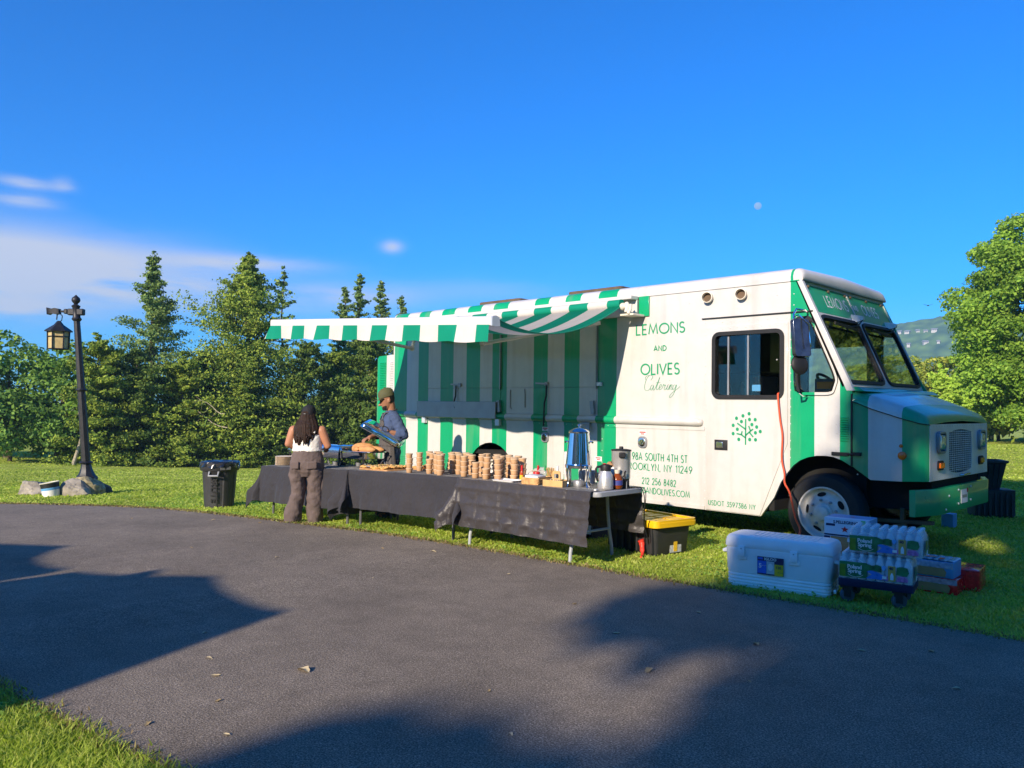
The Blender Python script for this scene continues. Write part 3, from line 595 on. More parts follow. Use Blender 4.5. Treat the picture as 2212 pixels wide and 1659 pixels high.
# ------------------------------------------------------------------ stroke lettering
def arc(cx, cy, r, a0, a1, n=10, ry=None):
    ry = ry or r; return [(cx + r * math.cos(math.radians(a0 + (a1 - a0) * i / n)), cy + ry * math.sin(math.radians(a0 + (a1 - a0) * i / n))) for i in range(n + 1)]
GLY = {
 'L': (.46, [[(0, 1), (0, 0), (.44, 0)]]), 'E': (.46, [[(.44, 1), (0, 1), (0, 0), (.44, 0)], [(0, .5), (.38, .5)]]),
 'M': (.92, [[(0, 0), (.14, 1), (.46, .12), (.78, 1), (.92, 0)]]), 'O': (.98, [arc(.49, .5, .49, 90, 450, 26)]),
 'N': (.66, [[(0, 0), (0, 1), (.66, 0), (.66, 1)]]), 'S': (.5, [arc(.25, .74, .23, 35, 270, 10, .26)[:-1] + arc(.25, .25, .25, 90, -150, 10, .25)]),
 'A': (.78, [[(0, 0), (.39, 1), (.78, 0)], [(.14, .3), (.64, .3)]]), 'D': (.68, [[(0, 0), (0, 1), (.2, 1)] + arc(.2, .5, .48, 90, -90, 14, .5) + [(0, 0)]]),
 'I': (.0, [[(0, 0), (0, 1)]]), 'V': (.72, [[(0, 1), (.36, 0), (.72, 1)]]), 'T': (.6, [[(0, 1), (.6, 1)], [(.3, 1), (.3, 0)]]),
 'H': (.62, [[(0, 0), (0, 1)], [(.62, 0), (.62, 1)], [(0, .5), (.62, .5)]]), 'U': (.6, [[(0, 1), (0, .3)] + arc(.3, .3, .3, 180, 360, 10) + [(.6, 1)]]),
 'B': (.48, [[(0, .52), (0, 1), (.2, 1)] + arc(.2, .76, .22, 90, -90, 8, .24) + [(0, .52), (0, 0), (.22, 0)] + arc(.22, .26, .26, -90, 90, 8) + [(0, .52)]]),
 'R': (.5, [[(0, 0), (0, 1), (.2, 1)] + arc(.2, .74, .24, 90, -90, 8, .26) + [(0, .48)], [(.2, .48), (.5, 0)]]),
 'K': (.55, [[(0, 0), (0, 1)], [(.52, 1), (0, .42)], [(.16, .6), (.55, 0)]]), 'Y': (.64, [[(0, 1), (.32, .46), (.64, 1)], [(.32, .46), (.32, 0)]]),
 'C': (.78, [arc(.49, .5, .49, 45, 315, 18)]), 'P': (.48, [[(0, 0), (0, 1), (.2, 1)] + arc(.2, .72, .26, 90, -90, 8, .28) + [(0, .44)]]), 'G': (.9, [arc(.49, .5, .49, 45, 360, 18) + [(.55, .5)]]),
 '.': (.0, [[(0, 0), (0, .1)]]), ',': (.05, [[(.05, .1), (0, -.14)]]), ' ': (.3, []),
 '0': (.6, [arc(.3, .5, .3, 90, 450, 20, .5)]), '1': (.2, [[(0, .82), (.2, 1), (.2, 0)]]), '2': (.55, [arc(.27, .73, .27, 170, -30, 9) + [(0, 0), (.56, 0)]]),
 '3': (.5, [[(.02, 1), (.46, 1), (.2, .62)] + arc(.22, .31, .29, 80, -150, 10, .31)]), '4': (.62, [[(.46, 0), (.46, 1), (0, .3), (.62, .3)]]),
 '5': (.52, [[(.48, 1), (.1, 1), (.05, .58)] + arc(.22, .31, .3, 115, -150, 10, .31)]), '6': (.58, [[(.42, 1), (.06, .45)] + arc(.29, .29, .29, 150, 510, 16)]),
 '7': (.54, [[(0, 1), (.54, 1), (.14, 0)]]), '8': (.54, [arc(.27, .75, .22, 90, 450, 14, .25), arc(.27, .26, .27, 90, 450, 14)]), '9': (.58, [[(.16, 0), (.52, .55)] + arc(.29, .71, .29, -30, -390, 16)])}
def ribbon(mb, pts, w, f, m=0):
    P = [Vector((*p, 0)) for p in pts]; closed = (P[0] - P[-1]).length < 1e-6
    if closed: P = P[:-1]
    n = len(P); Lf, Rt = [], []
    for i in range(n):
        a = P[i] - P[i - 1] if (i > 0 or closed) else P[1] - P[0]; b = P[(i + 1) % n] - P[i] if (i < n - 1 or closed) else P[-1] - P[-2]
        a = a.normalized(); b = b.normalized(); na_, nb_ = Vector((-a.y, a.x, 0)), Vector((-b.y, b.x, 0)); mm_ = na_ + nb_
        if mm_.length < .2: mm_ = na_
        mm_.normalize(); k = min(1 / max(.35, mm_.dot(na_)), 2.2)
        Lf.append(P[i] + mm_ * w * .5 * k); Rt.append(P[i] - mm_ * w * .5 * k)
    v = [f(p.x, p.y) for p in Lf + Rt]; fs = [(i, (i + 1) % n, n + (i + 1) % n, n + i) for i in range(n if closed else n - 1)]
    mb.add(v, fs, m)
def letter(mb, s, x0, x1, z0, z1, f, w=.13, gap=.2, m=0):
    """one line of stroke capitals stretched to the measured extent"""
    nat = sum(GLY[c][0] for c in s) + gap * (len(s) - 1); kx = (x1 - x0) / nat; kz = z1 - z0; x = 0
    for c in s:
        for st in GLY[c][1]: ribbon(mb, [((x + a) * kx, b * kz) for a, b in st], w * kz, lambda a, b: f(x0 + a, z0 + b), m)
        x += GLY[c][0] + gap

# ------------------------------------------------------------------ the food truck (front axle at x = 0, near side at y = 0)
def stripes(name, edges, lo, hi, colg, colw, rough, coat, period=None, phase=0., spec=.5, bump=0, sub=0.):
    M = mat(name, colw, rough=rough, coat=coat, var=0, spec=spec); n, l = nt(M); p = n['Principled BSDF']
    t = n.new('ShaderNodeTexCoord'); sx_ = n.new('ShaderNodeSeparateXYZ'); l.new(t.outputs['Object'], sx_.inputs[0])
    ra = n.new('ShaderNodeValToRGB'); ra.color_ramp.interpolation = 'CONSTANT'; es = ra.color_ramp.elements
    mr = n.new('ShaderNodeMapRange'); l.new(sx_.outputs[0], mr.inputs[0])
    if period:
        ad = n.new('ShaderNodeMath'); ad.operation = 'ADD'; ad.inputs[1].default_value = -phase + period * 60; mo_ = n.new('ShaderNodeMath'); mo_.operation = 'MODULO'; mo_.inputs[1].default_value = period
        l.new(sx_.outputs[0], ad.inputs[0]); l.new(ad.outputs[0], mo_.inputs[0]); l.new(mo_.outputs[0], mr.inputs[0]); lo, hi = 0, period
        es[0].position = 0; es[0].color = (*colg, 1); es[1].position = .5; es[1].color = (*colw, 1)
    else:
        es[0].position = 0; es[0].color = (*colw, 1); es[1].position = .9999; es[1].color = (*colg, 1)
        for a, b in edges:
            q = es.new((a - lo) / (hi - lo)); q.color = (*colg, 1)
            if b < hi: q = es.new((b - lo) / (hi - lo)); q.color = (*colw, 1)
    mr.inputs[1].default_value = lo; mr.inputs[2].default_value = hi; l.new(mr.outputs[0], ra.inputs[0])
    no = n.new('ShaderNodeTexNoise'); no.inputs['Scale'].default_value = 3; no.inputs['Detail'].default_value = 8; no.inputs['Roughness'].default_value = .7; l.new(t.outputs['Object'], no.inputs['Vector'])
    m2 = n.new('ShaderNodeMapRange'); m2.inputs[1].default_value = .3; m2.inputs[2].default_value = .75; m2.inputs[3].default_value = 1.04; m2.inputs[4].default_value = .88; l.new(no.outputs[0], m2.inputs[0])
    sc = n.new('ShaderNodeVectorMath'); sc.operation = 'SCALE'; l.new(ra.outputs[0], sc.inputs[0]); l.new(m2.outputs[0], sc.inputs['Scale']); l.new(sc.outputs[0], p.inputs['Base Color'])
    if not period:
        # rain streaks down the panels and road film low on the body
        mpp = n.new('ShaderNodeMapping'); mpp.inputs['Scale'].default_value = (7, 7, .55); l.new(t.outputs['Object'], mpp.inputs[0]); ns = n.new('ShaderNodeTexNoise'); ns.inputs['Scale'].default_value = 1.; ns.inputs['Detail'].default_value = 6; l.new(mpp.outputs[0], ns.inputs['Vector'])
        ms = n.new('ShaderNodeMapRange'); ms.inputs[1].default_value = .5; ms.inputs[2].default_value = .78; ms.inputs[3].default_value = 0; ms.inputs[4].default_value = .30; l.new(ns.outputs[0], ms.inputs[0])
        lo_ = n.new('ShaderNodeMapRange'); lo_.inputs[1].default_value = .75; lo_.inputs[2].default_value = .28; lo_.inputs[3].default_value = 0; lo_.inputs[4].default_value = .34; l.new(sx_.outputs[2], lo_.inputs[0])
        lm = n.new('ShaderNodeMath'); lm.operation = 'MULTIPLY'; l.new(lo_.outputs[0], lm.inputs[0]); l.new(no.outputs[0], lm.inputs[1]); sm_ = n.new('ShaderNodeMath'); sm_.operation = 'ADD'; sm_.use_clamp = True; l.new(ms.outputs[0], sm_.inputs[0]); l.new(lm.outputs[0], sm_.inputs[1])
        dm_ = n.new('ShaderNodeMixRGB'); dm_.inputs[2].default_value = (.33, .28, .21, 1); l.new(sm_.outputs[0], dm_.inputs[0]); l.new(sc.outputs[0], dm_.inputs[1]); l.new(dm_.outputs[0], p.inputs['Base Color'])
    if bump:
        b = n.new('ShaderNodeBump'); b.inputs['Strength'].default_value = bump; b.inputs['Distance'].default_value = .02; nn = n.new('ShaderNodeTexNoise'); nn.inputs['Scale'].default_value = 2.2; nn.inputs['Detail'].default_value = 2; l.new(t.outputs['Object'], nn.inputs['Vector']); l.new(nn.outputs[0], b.inputs['Height']); l.new(b.outputs[0], p.inputs['Normal'])
    return M
GREEN = (.004, .34, .14); WHITE = (.615, .597, .572)
EDG = [(-8.3, -7.84), (-7.375, -7.018), (-6.715, -6.434), (-6.13, -5.835), (-5.538, -5.249), (-4.954, -4.666), (-4.156, -3.864), (-3.572, -3.288), (-2.987, -2.709), (-.393, -.115), (.163, .41), (.70, 1.3)]
paint = stripes('striped_truck_paint', EDG, -8.4, 1.3, GREEN, WHITE, .32, .35, bump=.12)
pgreen = mat('green_paint', GREEN, rough=.3, coat=.4, var=.06); pwhite = mat('white_paint', WHITE, rough=.32, coat=.3, var=.04)
alu = mat('aluminium', (.66, .69, .73), rough=.36, metal=.35, var=.12, vscale=4); chrome = mat('chrome', (.78, .78, .8), rough=.07, metal=1., var=.0)
steel = mat('dull_steel', (.34, .345, .36), rough=.42, metal=.55, var=.1); under = mat('underbody_black', (.012, .012, .012), rough=.9, var=.3)
rubber = mat('tyre_rubber', (.022, .022, .023), rough=.8, var=.25, bump=.3, bscale=40); rimM = mat('rim_paint', (.66, .62, .57), rough=.45, var=.18, vscale=10)
glass = mat('window_glass', (.88, .94, .92), rough=.02, var=0, trans=1., spec=.9, ior=1.5); glassD = mat('windscreen_glass', (.6, .74, .69), rough=.015, var=0, trans=1., spec=1., ior=1.75)
for M_ in (glass, glassD): M_.node_tree.nodes['Principled BSDF'].inputs['IOR'].default_value = 1.52
lampG = mat('lamp_glass', (.50, .57, .62), rough=.06, metal=.55, coat=1., var=.35, vscale=9)
amber = mat('amber_lens', (.80, .15, .008), rough=.25, coat=.5, var=.1); letterG = mat('green_vinyl', (.01, .30, .13), rough=.4, var=.05); letterW = mat('white_vinyl', (.75, .74, .72), rough=.4, var=.05)
rusty = mat('rusty_metal', (.12, .08, .05), rough=.8, var=.3); redprint = mat('red_print', (.6, .06, .05), rough=.5, var=0); cream = mat('cream_plastic', (.72, .66, .55), rough=.5, var=.08)
W_ = 2.42
truck = thing('food_truck', 'green and white striped food truck parked on the grass with its awning out', 'food truck')
WIN = lambda x0, x1, z0, z1, r: [(x1 - r + r * math.cos(a), z1 - r + r * math.sin(a)) for a in np.linspace(0, PI / 2, 5)] + [(x0 + r + r * math.cos(a), z1 - r + r * math.sin(a)) for a in np.linspace(PI / 2, PI, 5)] + [(x0 + r + r * math.cos(a), z0 + r + r * math.sin(a)) for a in np.linspace(PI, 1.5 * PI, 5)] + [(x1 - r + r * math.cos(a), z0 + r + r * math.sin(a)) for a in np.linspace(1.5 * PI, 2 * PI, 5)]
def smooth_poly(P, k=4, t=.3):
    """round the corners of a polygon"""
    out = []
    for i in range(len(P)):
        a, b, c = (Vector(P[(i + d) % len(P)]) for d in (-1, 0, 1)); p = b + (a - b) * t; q = b + (c - b) * t
        for j in range(k + 1):
            u = j / k; w = (1 - u) ** 2 * p + 2 * u * (1 - u) * b + u * u * q; out.append((w.x, w.y))
    return out
def shrink(P, d):
    c = (sum(p[0] for p in P) / len(P), sum(p[1] for p in P) / len(P)); out = []
    for i in range(len(P)):
        a, b = Vector(P[i - 1]), Vector(P[(i + 1) % len(P)]); t_ = (b - a).normalized(); n_ = Vector((-t_.y, t_.x)); q = Vector(P[i])
        if n_.dot(Vector(c) - q) < 0: n_ = -n_
        q = q + n_ * d; out.append((q.x, q.y))
    return out
slider = WIN(-1.30, -.43, 1.572, 2.338, .09)
cabw = smooth_poly([(-.318, 2.452), (-.13, 2.452), (.155, 1.79), (.10, 1.617), (-.318, 1.617)], 4, .22)
arcR = [(-4.98 + .505 * math.cos(a), .41 + .505 * math.sin(a)) for a in np.linspace(PI + .2, -.2, 17)]
side = [(-7.37, .30)] + [(arcR[0][0], .30)] + arcR + [(arcR[-1][0], .30), (-1.375, .292), (-.70, .292), (-.545, .51), (-.47, .68), (-.392, .793), (-.33, .87), (-.258, .927), (-.17, .965), (-.077, .986), (.02, .99), (.099, .982), (.19, .95), (.285, .895), (.285, 1.655), (.16, 1.87), (-.11, 2.485), (-.262, 2.82), (-.285, 2.842), (-7.37, 2.842)]
yf = lambda y0, s=1: (lambda a, b, d: (a, y0 + s * d, b))
mb = MB(); mb.prism(side, yf(0.), .035, holes=[shrink(slider, .03)[::-1], shrink(cabw, .03)[::-1]]); mb.build('side_panel', paint, truck, smooth=30)
mb = MB(); mb.prism(side, yf(W_ - .035), .035, holes=[shrink(slider, .03)[::-1], shrink(cabw, .03)[::-1]]); mb.build('side_panel', paint, truck, smooth=30)
mb = MB(); mb.box(-7.37, -7.335, .036, W_ - .036, .3, 2.842); mb.build('rear_panel', paint, truck)
# roof and its rounded white nose
prof = [(0, 2.843), (-.004, 2.89), (.012, 2.935), (.05, 2.972), (.11, 2.99), (1.21, 3.02), (W_ - .11, 2.99), (W_ - .05, 2.972), (W_ - .012, 2.935), (W_ + .004, 2.89), (W_, 2.843)]
mb = MB(); mb.loft([[(x, y, z) for y, z in prof] for x in (-7.37, -.34)], caps=True); mb.build('roof', paint, truck, smooth=50)
mb = MB(); mb.loft([[(x, 1.21 + (y - 1.21) * ky, 2.843 + (z - 2.843) * k) for y, z in prof] for x, k, ky in ((-.338, 1., 1.), (-.31, .985, 1.), (-.275, .9, .998), (-.25, .72, .995), (-.238, .45, .992), (-.236, .12, .99), (-.25, 0, .99))]); mb.build('roof_nose', pwhite, truck, smooth=60)
mb = MB(); mb.box(-7.37, -.27, -.012, -.001, 2.836, 2.846); mb.build('drip_rail', paint, truck)
mb = MB(); mb.box(-1.44, -.12, -.018, -.001, 2.497, 2.509); mb.build('rain_gutter', mat_dark, truck)
for x0, x1 in ((-6.2, -5.25), (-4.25, -3.25)):
    q = MB(); q.rbox(x0, x1, .85, 1.55, 3.0, 3.17, .05); q.build('roof_hatch', rusty, truck)
# half-round rub rail with its flange
prr = [(-.001, 1.252), (-.03, 1.256), (-.05, 1.28), (-.056, 1.30), (-.05, 1.322), (-.03, 1.343), (-.001, 1.348)]
mb = MB(); mb.loft([[(x, y * k, 1.3 + (z - 1.3) * k) for y, z in prr] for x, k in ((-7.37, 1), (-1.47, 1), (-1.43, .75), (-1.42, .3))]); mb.box(-7.37, -1.40, -.008, -.001, 1.205, 1.25); mb.build('rub_rail', paint, truck, smooth=50)
# sill lip and lower flange
mb = MB(); mb.box(-4.46, -1.39, -.012, -.001, .295, .335); mb.box(-7.37, -5.52, -.012, -.001, .60, .612); mb.build('sill_trim', paint, truck)
# the rear utility box
mb = MB(); mb.prism([(-8.1, .76), (-7.372, .76), (-7.372, 2.33), (-8.06, 2.30), (-8.1, 2.25)], lambda a, b, d: (a, .2 + d, b), 1.9); mb.build('rear_box', paint, truck)
for k in range(16):
    z = 1.72 + k * .03
    for x0 in (-8.02, -7.72):
        q = MB(); q.prism([(0, 0), (-.014, .008), (0, .02)], lambda a, b, d: (x0 + d, .199 + a, z + b), .17); q.build('louver', paint, truck)
# sliding driver's door
door = [(-1.372, .30), (-.705, .30), (-.392, 1.10), (-.392, 2.40), (-1.372, 2.40)]
mb = MB(); mb.prism(door, yf(-.012), .0115, holes=[shrink(slider, .012)[::-1]]); dr = mb.build('door', paint, truck, bevel=.003)
def ring(poly, w_, y, dpt, name, mtl, par, f=None):
    q = MB(); q.prism(poly, f or yf(y), dpt, holes=[shrink(poly, w_)[::-1]]); return q.build(name, mtl, par, smooth=50)
mb = MB(); mb.prism([(-.30, 2.842), (-.243, 2.842), (.305, 1.66), (.23, 1.66)], lambda a, b, d: (a, -.005 + d, b), .058); mb.build('front_pillar', pwhite, truck, bevel=.006)
fr = ring(slider, .045, -.03, .05, 'window_frame', mat_dark, dr)
mb = MB(); mb.box(-1.255, -.86, .012, .017, 1.615, 2.30); mb.build('window_pane', glass, dr); mb = MB(); mb.box(-.90, -.715, .0, .005, 1.615, 2.30); mb.build('window_pane', glass, dr)
mb = MB(); mb.box(-1.115, -1.095, .0, .03, 1.615, 2.30); mb.box(-.87, -.85, -.004, .03, 1.615, 2.3); mb.build('window_bar', steel, dr)
mb = MB(); mb.box(-.80, -.70, -.02, .0, 1.66, 1.73); mb.build('window_latch', chrome, dr)
mb = MB(); mb.rbox(-1.262, -1.098, -.022, -.012, .992, 1.107, .004); dh = mb.build('handle', mat_dark, dr, bevel=.004)
mb = MB(); mb.box(-1.235, -1.15, -.034, -.0225, 1.015, 1.085); mb.build('paddle', chrome, dr, bevel=.006); 
# driver's cab window
ring(cabw, .04, -.022, .05, 'cab_window_frame', mat_dark, truck); mb = MB(); mb.prism(shrink(cabw, .035), yf(.008), .006); mb.build('cab_window', glass, truck)
ring(slider, .045, W_ - .02, .04, 'window_frame', mat_dark, truck); ring(cabw, .04, W_ - .02, .04, 'cab_window_frame', mat_dark, truck)
# header, windscreen surround, panes: all on the raked front
FR = lambda z: -.133 + .44 * (2.495 - z)
fx = lambda off: (lambda a, b, d: (FR(b) + off + d * .92, a, b + d * .4))
mb = MB(); mb.prism([(.02, 2.497), (W_ - .02, 2.497), (W_ - .02, 2.835), (.02, 2.835)], fx(-.03), .03); hdp = mb.build('header_panel', pgreen, truck)
mb = MB(); mb.prism([(.0, 2.49), (.05, 2.49), (.05, 2.84), (.0, 2.84)], fx(-.028), .036); mb.prism([(W_ - .05, 2.49), (W_, 2.49), (W_, 2.84), (W_ - .05, 2.84)], fx(-.028), .036); mb.prism([(1.205, 2.49), (1.235, 2.49), (1.235, 2.835), (1.205, 2.835)], fx(0.001), .008); mb.prism([(.05, 2.812), (W_ - .05, 2.812), (W_ - .05, 2.838), (.05, 2.838)], fx(.001), .01); mb.build('header_trim', pwhite, truck)
ft = lambda a, b: (FR(b) + .005, a, b + .002)
for s_, a0, a1, z0, z1, w in (('LEMONS', .49, 1.085, 2.60, 2.722, .15), ('AND', 1.27, 1.40, 2.632, 2.69, .2), ('OLIVES', 1.54, 2.01, 2.60, 2.722, .15)):
    mb = MB(); letter(mb, s_, a0, a1, z0, z1, ft, w); mb.build('lettering', letterW, hdp, smooth=0, recalc=False)['kind'] = 'stuff'
wl_ = smooth_poly([(.13, 2.475), (1.18, 2.475), (1.165, 1.735), (.09, 1.735)], 4, .12); wr_ = smooth_poly([(1.26, 2.475), (W_ - .11, 2.475), (W_ - .07, 1.735), (1.275, 1.735)], 4, .12)
mb = MB(); mb.prism([(0, 1.70), (W_, 1.70), (W_, 2.495), (0, 2.495)], fx(-.03), .03, holes=[shrink(wl_, .02)[::-1], shrink(wr_, .02)[::-1]]); mb.build('windscreen_frame', pwhite, truck)
for P in (wl_, wr_):
    q = MB(); q.prism(P, fx(-.01), .03, holes=[shrink(P, .035)[::-1]]); gk = q.build('windscreen_gasket', mat_dark, truck, smooth=50); q = MB(); q.prism(shrink(P, .03), fx(-.012), .006); q.build('windscreen_pane', glassD, gk, smooth=50)
for y in (.16, .68, 1.14, 1.30, 1.78, 2.26):
    q = MB(); q.sphere((FR(2.79) + .012, y, 2.79), .018, 8, 6); q.build('marker_light', rusty, truck)
for y, nm in ((1.12, 0), (2.17, 1)):
    q = MB(); z = 2.515; q.loft([[(FR(z) + .02 + dx, y + dy * s_, z + dz * s_) for dy, dz in ((-.03, -.03), (.03, -.03), (.03, .03), (-.03, .03))] for dx, s_ in ((-.03, 1.6), (.05, 1.2), (.10, .6))]); wp = q.build('wiper', alu, truck, smooth=50)
    q = MB(); q.tube([(FR(2.5) + .10, y, 2.5), (FR(2.42) + .06, y - .12, 2.42), (FR(2.40) + .04, y - .30, 2.395)], .008, 6); q.obox((FR(2.39) + .035, y - .42, 2.39), (.014, .62, .03), Matrix.Rotation(-.05, 3, 'X')); q.build('wiper_blade', mat_dark, wp)
# hood
def hood_ring(x, ys, zb, zc, zt): 
    P = [(ys + .004, zb), (ys, zb + .02), (ys, (zb + zc) / 2), (ys, zc - .001), (ys - .012, zc), (ys - .006, zc + (zt - zc) * .45), (ys + .035, zc + (zt - zc) * .86), (ys + .11, zt), (ys + .5, zt + .02)]
    c = 1.19; return [(x, y, z) for y, z in P] + [(x, c, zt + .028)] + [(x, 2 * c - y, z) for y, z in P[::-1]]
HS = [(.286, .012, .895, 1.555, 1.668), (.33, .022, .86, 1.54, 1.655), (.45, .045, .77, 1.487, 1.618), (.72, .095, .772, 1.395, 1.515), (.87, .125, .78, 1.352, 1.445), (.915, .145, .782, 1.342, 1.415), (.940, .165, .784, 1.338, 1.385), (.952, .19, .785, 1.338, 1.362), (.9545, .21, .786, 1.332, 1.338)]
mb = MB(); mb.loft([hood_ring(*h) for h in HS], caps=False, closed=False); mb.build('hood', paint, truck, smooth=38)
mb = MB(); mb.tube([(x, ys - .011, zc - .004) for x, ys, zb, zc, zt in HS], .004, 5); mb.build('hood_seam', mat_dark, truck)
mb = MB(); mb.box(.2, .286, .005, W_ - .005, 1.655, 1.70); mb.prism([(.15, 1.70), (.33, 1.70), (.40, 1.655), (.2, 1.655)], lambda a, b, d: (a, .03 + d, b), W_ - .06); mb.build('cowl', pgreen, truck, bevel=.01)
mb = MB(); mb.box(.272, .290, -.004, .004, .90, 1.63); mb.build('hood_gap', mat_dark, truck)
# front plate, grille, lamps
XP = .955; fpl = lambda off: (lambda a, b, d: (XP + off + d, a, b))
gr = [(.80, .86)] + [(.80 + .76 * i / 10, .855 - .03 * math.sin(PI * i / 10)) for i in range(11)] + [(1.57, .86), (1.585, 1.06), (1.57, 1.25)] + [(1.56 - .76 * i / 10, 1.25 + .03 * math.sin(PI * i / 10)) for i in range(11)] + [(.785, 1.06)]
mb = MB(); mb.prism([(.19, .782), (2.19, .782), (2.19, 1.337), (.19, 1.337)], fpl(-.02), .02, holes=[gr[::-1]]); mb.build('front_plate', alu, truck, bevel=.002)
mb = MB()
for k in range(12): y = .80 + .77 * (k + .5) / 12; mb.box(XP - .022, XP - .012, y - .0035, y + .0035, .835, 1.275)
for k in range(19): z = .845 + .42 * (k + .5) / 19; mb.box(XP - .012, XP - .003, .79, 1.58, z - .003, z + .003)
gq = mb.build('grille', mat('grille_bars', (.72, .74, .78), rough=.4, metal=.2), truck); gq['kind'] = 'stuff'
mb = MB(); mb.box(XP - .20, XP - .12, .5, 1.9, .8, 1.33); mb.build('radiator', under, truck)
for y0 in (.38, 1.80):
    q = MB(); q.prism(WIN(y0, y0 + .235, 1.045, 1.265, .06), fpl(.001), .03, holes=[shrink(WIN(y0, y0 + .235, 1.045, 1.265, .06), .022)[::-1]]); hl = q.build('headlight', steel, truck, bevel=.006)
    q = MB(); q.loft([[(XP + dx, p[0], p[1]) for p in shrink(WIN(y0, y0 + .235, 1.045, 1.265, .06), sh)] for dx, sh in ((.002, .028), (.025, .034), (.036, .06))]); q.build('lens', lampG, hl, smooth=60)
    a0 = y0 + .02
    q = MB(); q.prism(WIN(a0, a0 + .175, .88, .975, .03), fpl(.001), .014); al = q.build('turn_lamp', mat_dark, truck, bevel=.005); q = MB(); q.prism(shrink(WIN(a0, a0 + .175, .88, .975, .03), .022), fpl(.015), .014); q.build('lens', amber, al, bevel=.005)
mb = MB(); mb.tube([(XP + .005, 1.13, .80), (XP + .03, 1.16, .80), (XP + .03, 1.40, .805), (XP + .005, 1.43, .805)], .008, 6); mb.build('hood_latch', chrome, truck)
def dot(mb, x, y, z, r=.009, ax='y'):
    d = {'y': ((1, 0, 0), (0, 0, 1), (0, -1, 0)), 'x': ((0, 1, 0), (0, 0, 1), (1, 0, 0))}[ax]; A, B, N_ = (Vector(q) for q in d); c = Vector((x, y, z))
    mb.add([c + A * r, c + B * r, c - A * r, c - B * r, c + N_ * r * .55], [(0, 1, 4), (1, 2, 4), (2, 3, 4), (3, 0, 4)])
mb = MB()
for k in range(22): dot(mb, -1.395, -.001, .42 + k * .09); 
for k in range(11): dot(mb, -1.36 + k * .095, -.0125, 2.375)
for k in range(11): dot(mb, -1.40 + k * .11, -.001, 2.45)
for k in range(17): dot(mb, -.365, -.001, .95 + k * .09)
for k in range(60): dot(mb, -7.3 + k * .1, -.0085, 1.225, .006)
for x in (-1.62, -.52, -2.1, -3.0): 
    for k in range(3): dot(mb, x, -.001, 2.70 - k * .35)
for k in range(6): dot(mb, -.33, -.001, 2.70 - k * .12); dot(mb, .13, -.001, 1.05 + k * .09); dot(mb, -.06, -.001, 1.1 + k * .09)
for k in range(9): dot(mb, .33 + k * .065, .03 + k * .012, .82 + (k % 3) * .12)
for k in range(24): dot(mb, XP, .22 + k * .085, 1.318, .007, 'x'); dot(mb, XP, .22 + k * .085, .80, .007, 'x')
for k in range(7): dot(mb, XP, .215, .84 + k * .075, .007, 'x'); dot(mb, XP, 2.165, .84 + k * .075, .007, 'x')
for x in (-7.2, -6.9, -4.4, -4.3, -2.9): 
    for k in range(4): dot(mb, x, -.001, .6 + k * .15)
rv = mb.build('rivets', pwhite, truck, smooth=0, recalc=False); rv['kind'] = 'stuff'
# bumper
pth = [(.885, .0), (.90, .06), (.955, .22), (.985, .31), (1.0, .40), (1.0, 1.21), (1.0, 2.02), (.985, 2.11), (.955, 2.20), (.90, 2.36), (.885, 2.42)]
mb = MB(); mb.loft([[(x - .055, y, z0), (x - .004, y, z0), (x, y, z0 + .006), (x, y, z1 - .008), (x - .006, y, z1), (x - .055, y, z1)] for x, y in pth for z0, z1 in ((.45, .705),)]); bp = mb.build('bumper', pgreen, truck, smooth=50)
mb = MB(); mb.prism([(1.02, .515), (1.24, .515), (1.24, .655), (1.02, .655)], lambda a, b, d: (1.001 + d, a, b), .004); lp = mb.build('number_plate', mat('plate_white', (.7, .71, .72), rough=.4, var=.1), bp)
mb = MB(); mb.prism([(1.05, .57), (1.21, .57), (1.21, .60), (1.05, .60)], lambda a, b, d: (1.0055 + d, a, b), .001); mb.build('plate_print', steel, bp); mb = MB(); mb.lathe([(.024, 0), (.024, .006)], 12, (1.002, 1.235, .64), Matrix.Rotation(PI / 2, 3, 'Y')); mb.build('inspection_sticker', mat('dark_red', (.25, .03, .03), var=.1), bp)
for y, z in ((.52, .49), (.93, .52), (.93, .66), (1.36, .53), (1.36, .67), (.62, .62)):
    q = MB(); q.sphere((1.004, y, z), .013, 8, 5, sc=(.6, 1, 1)); q.build('bolt', alu, bp)
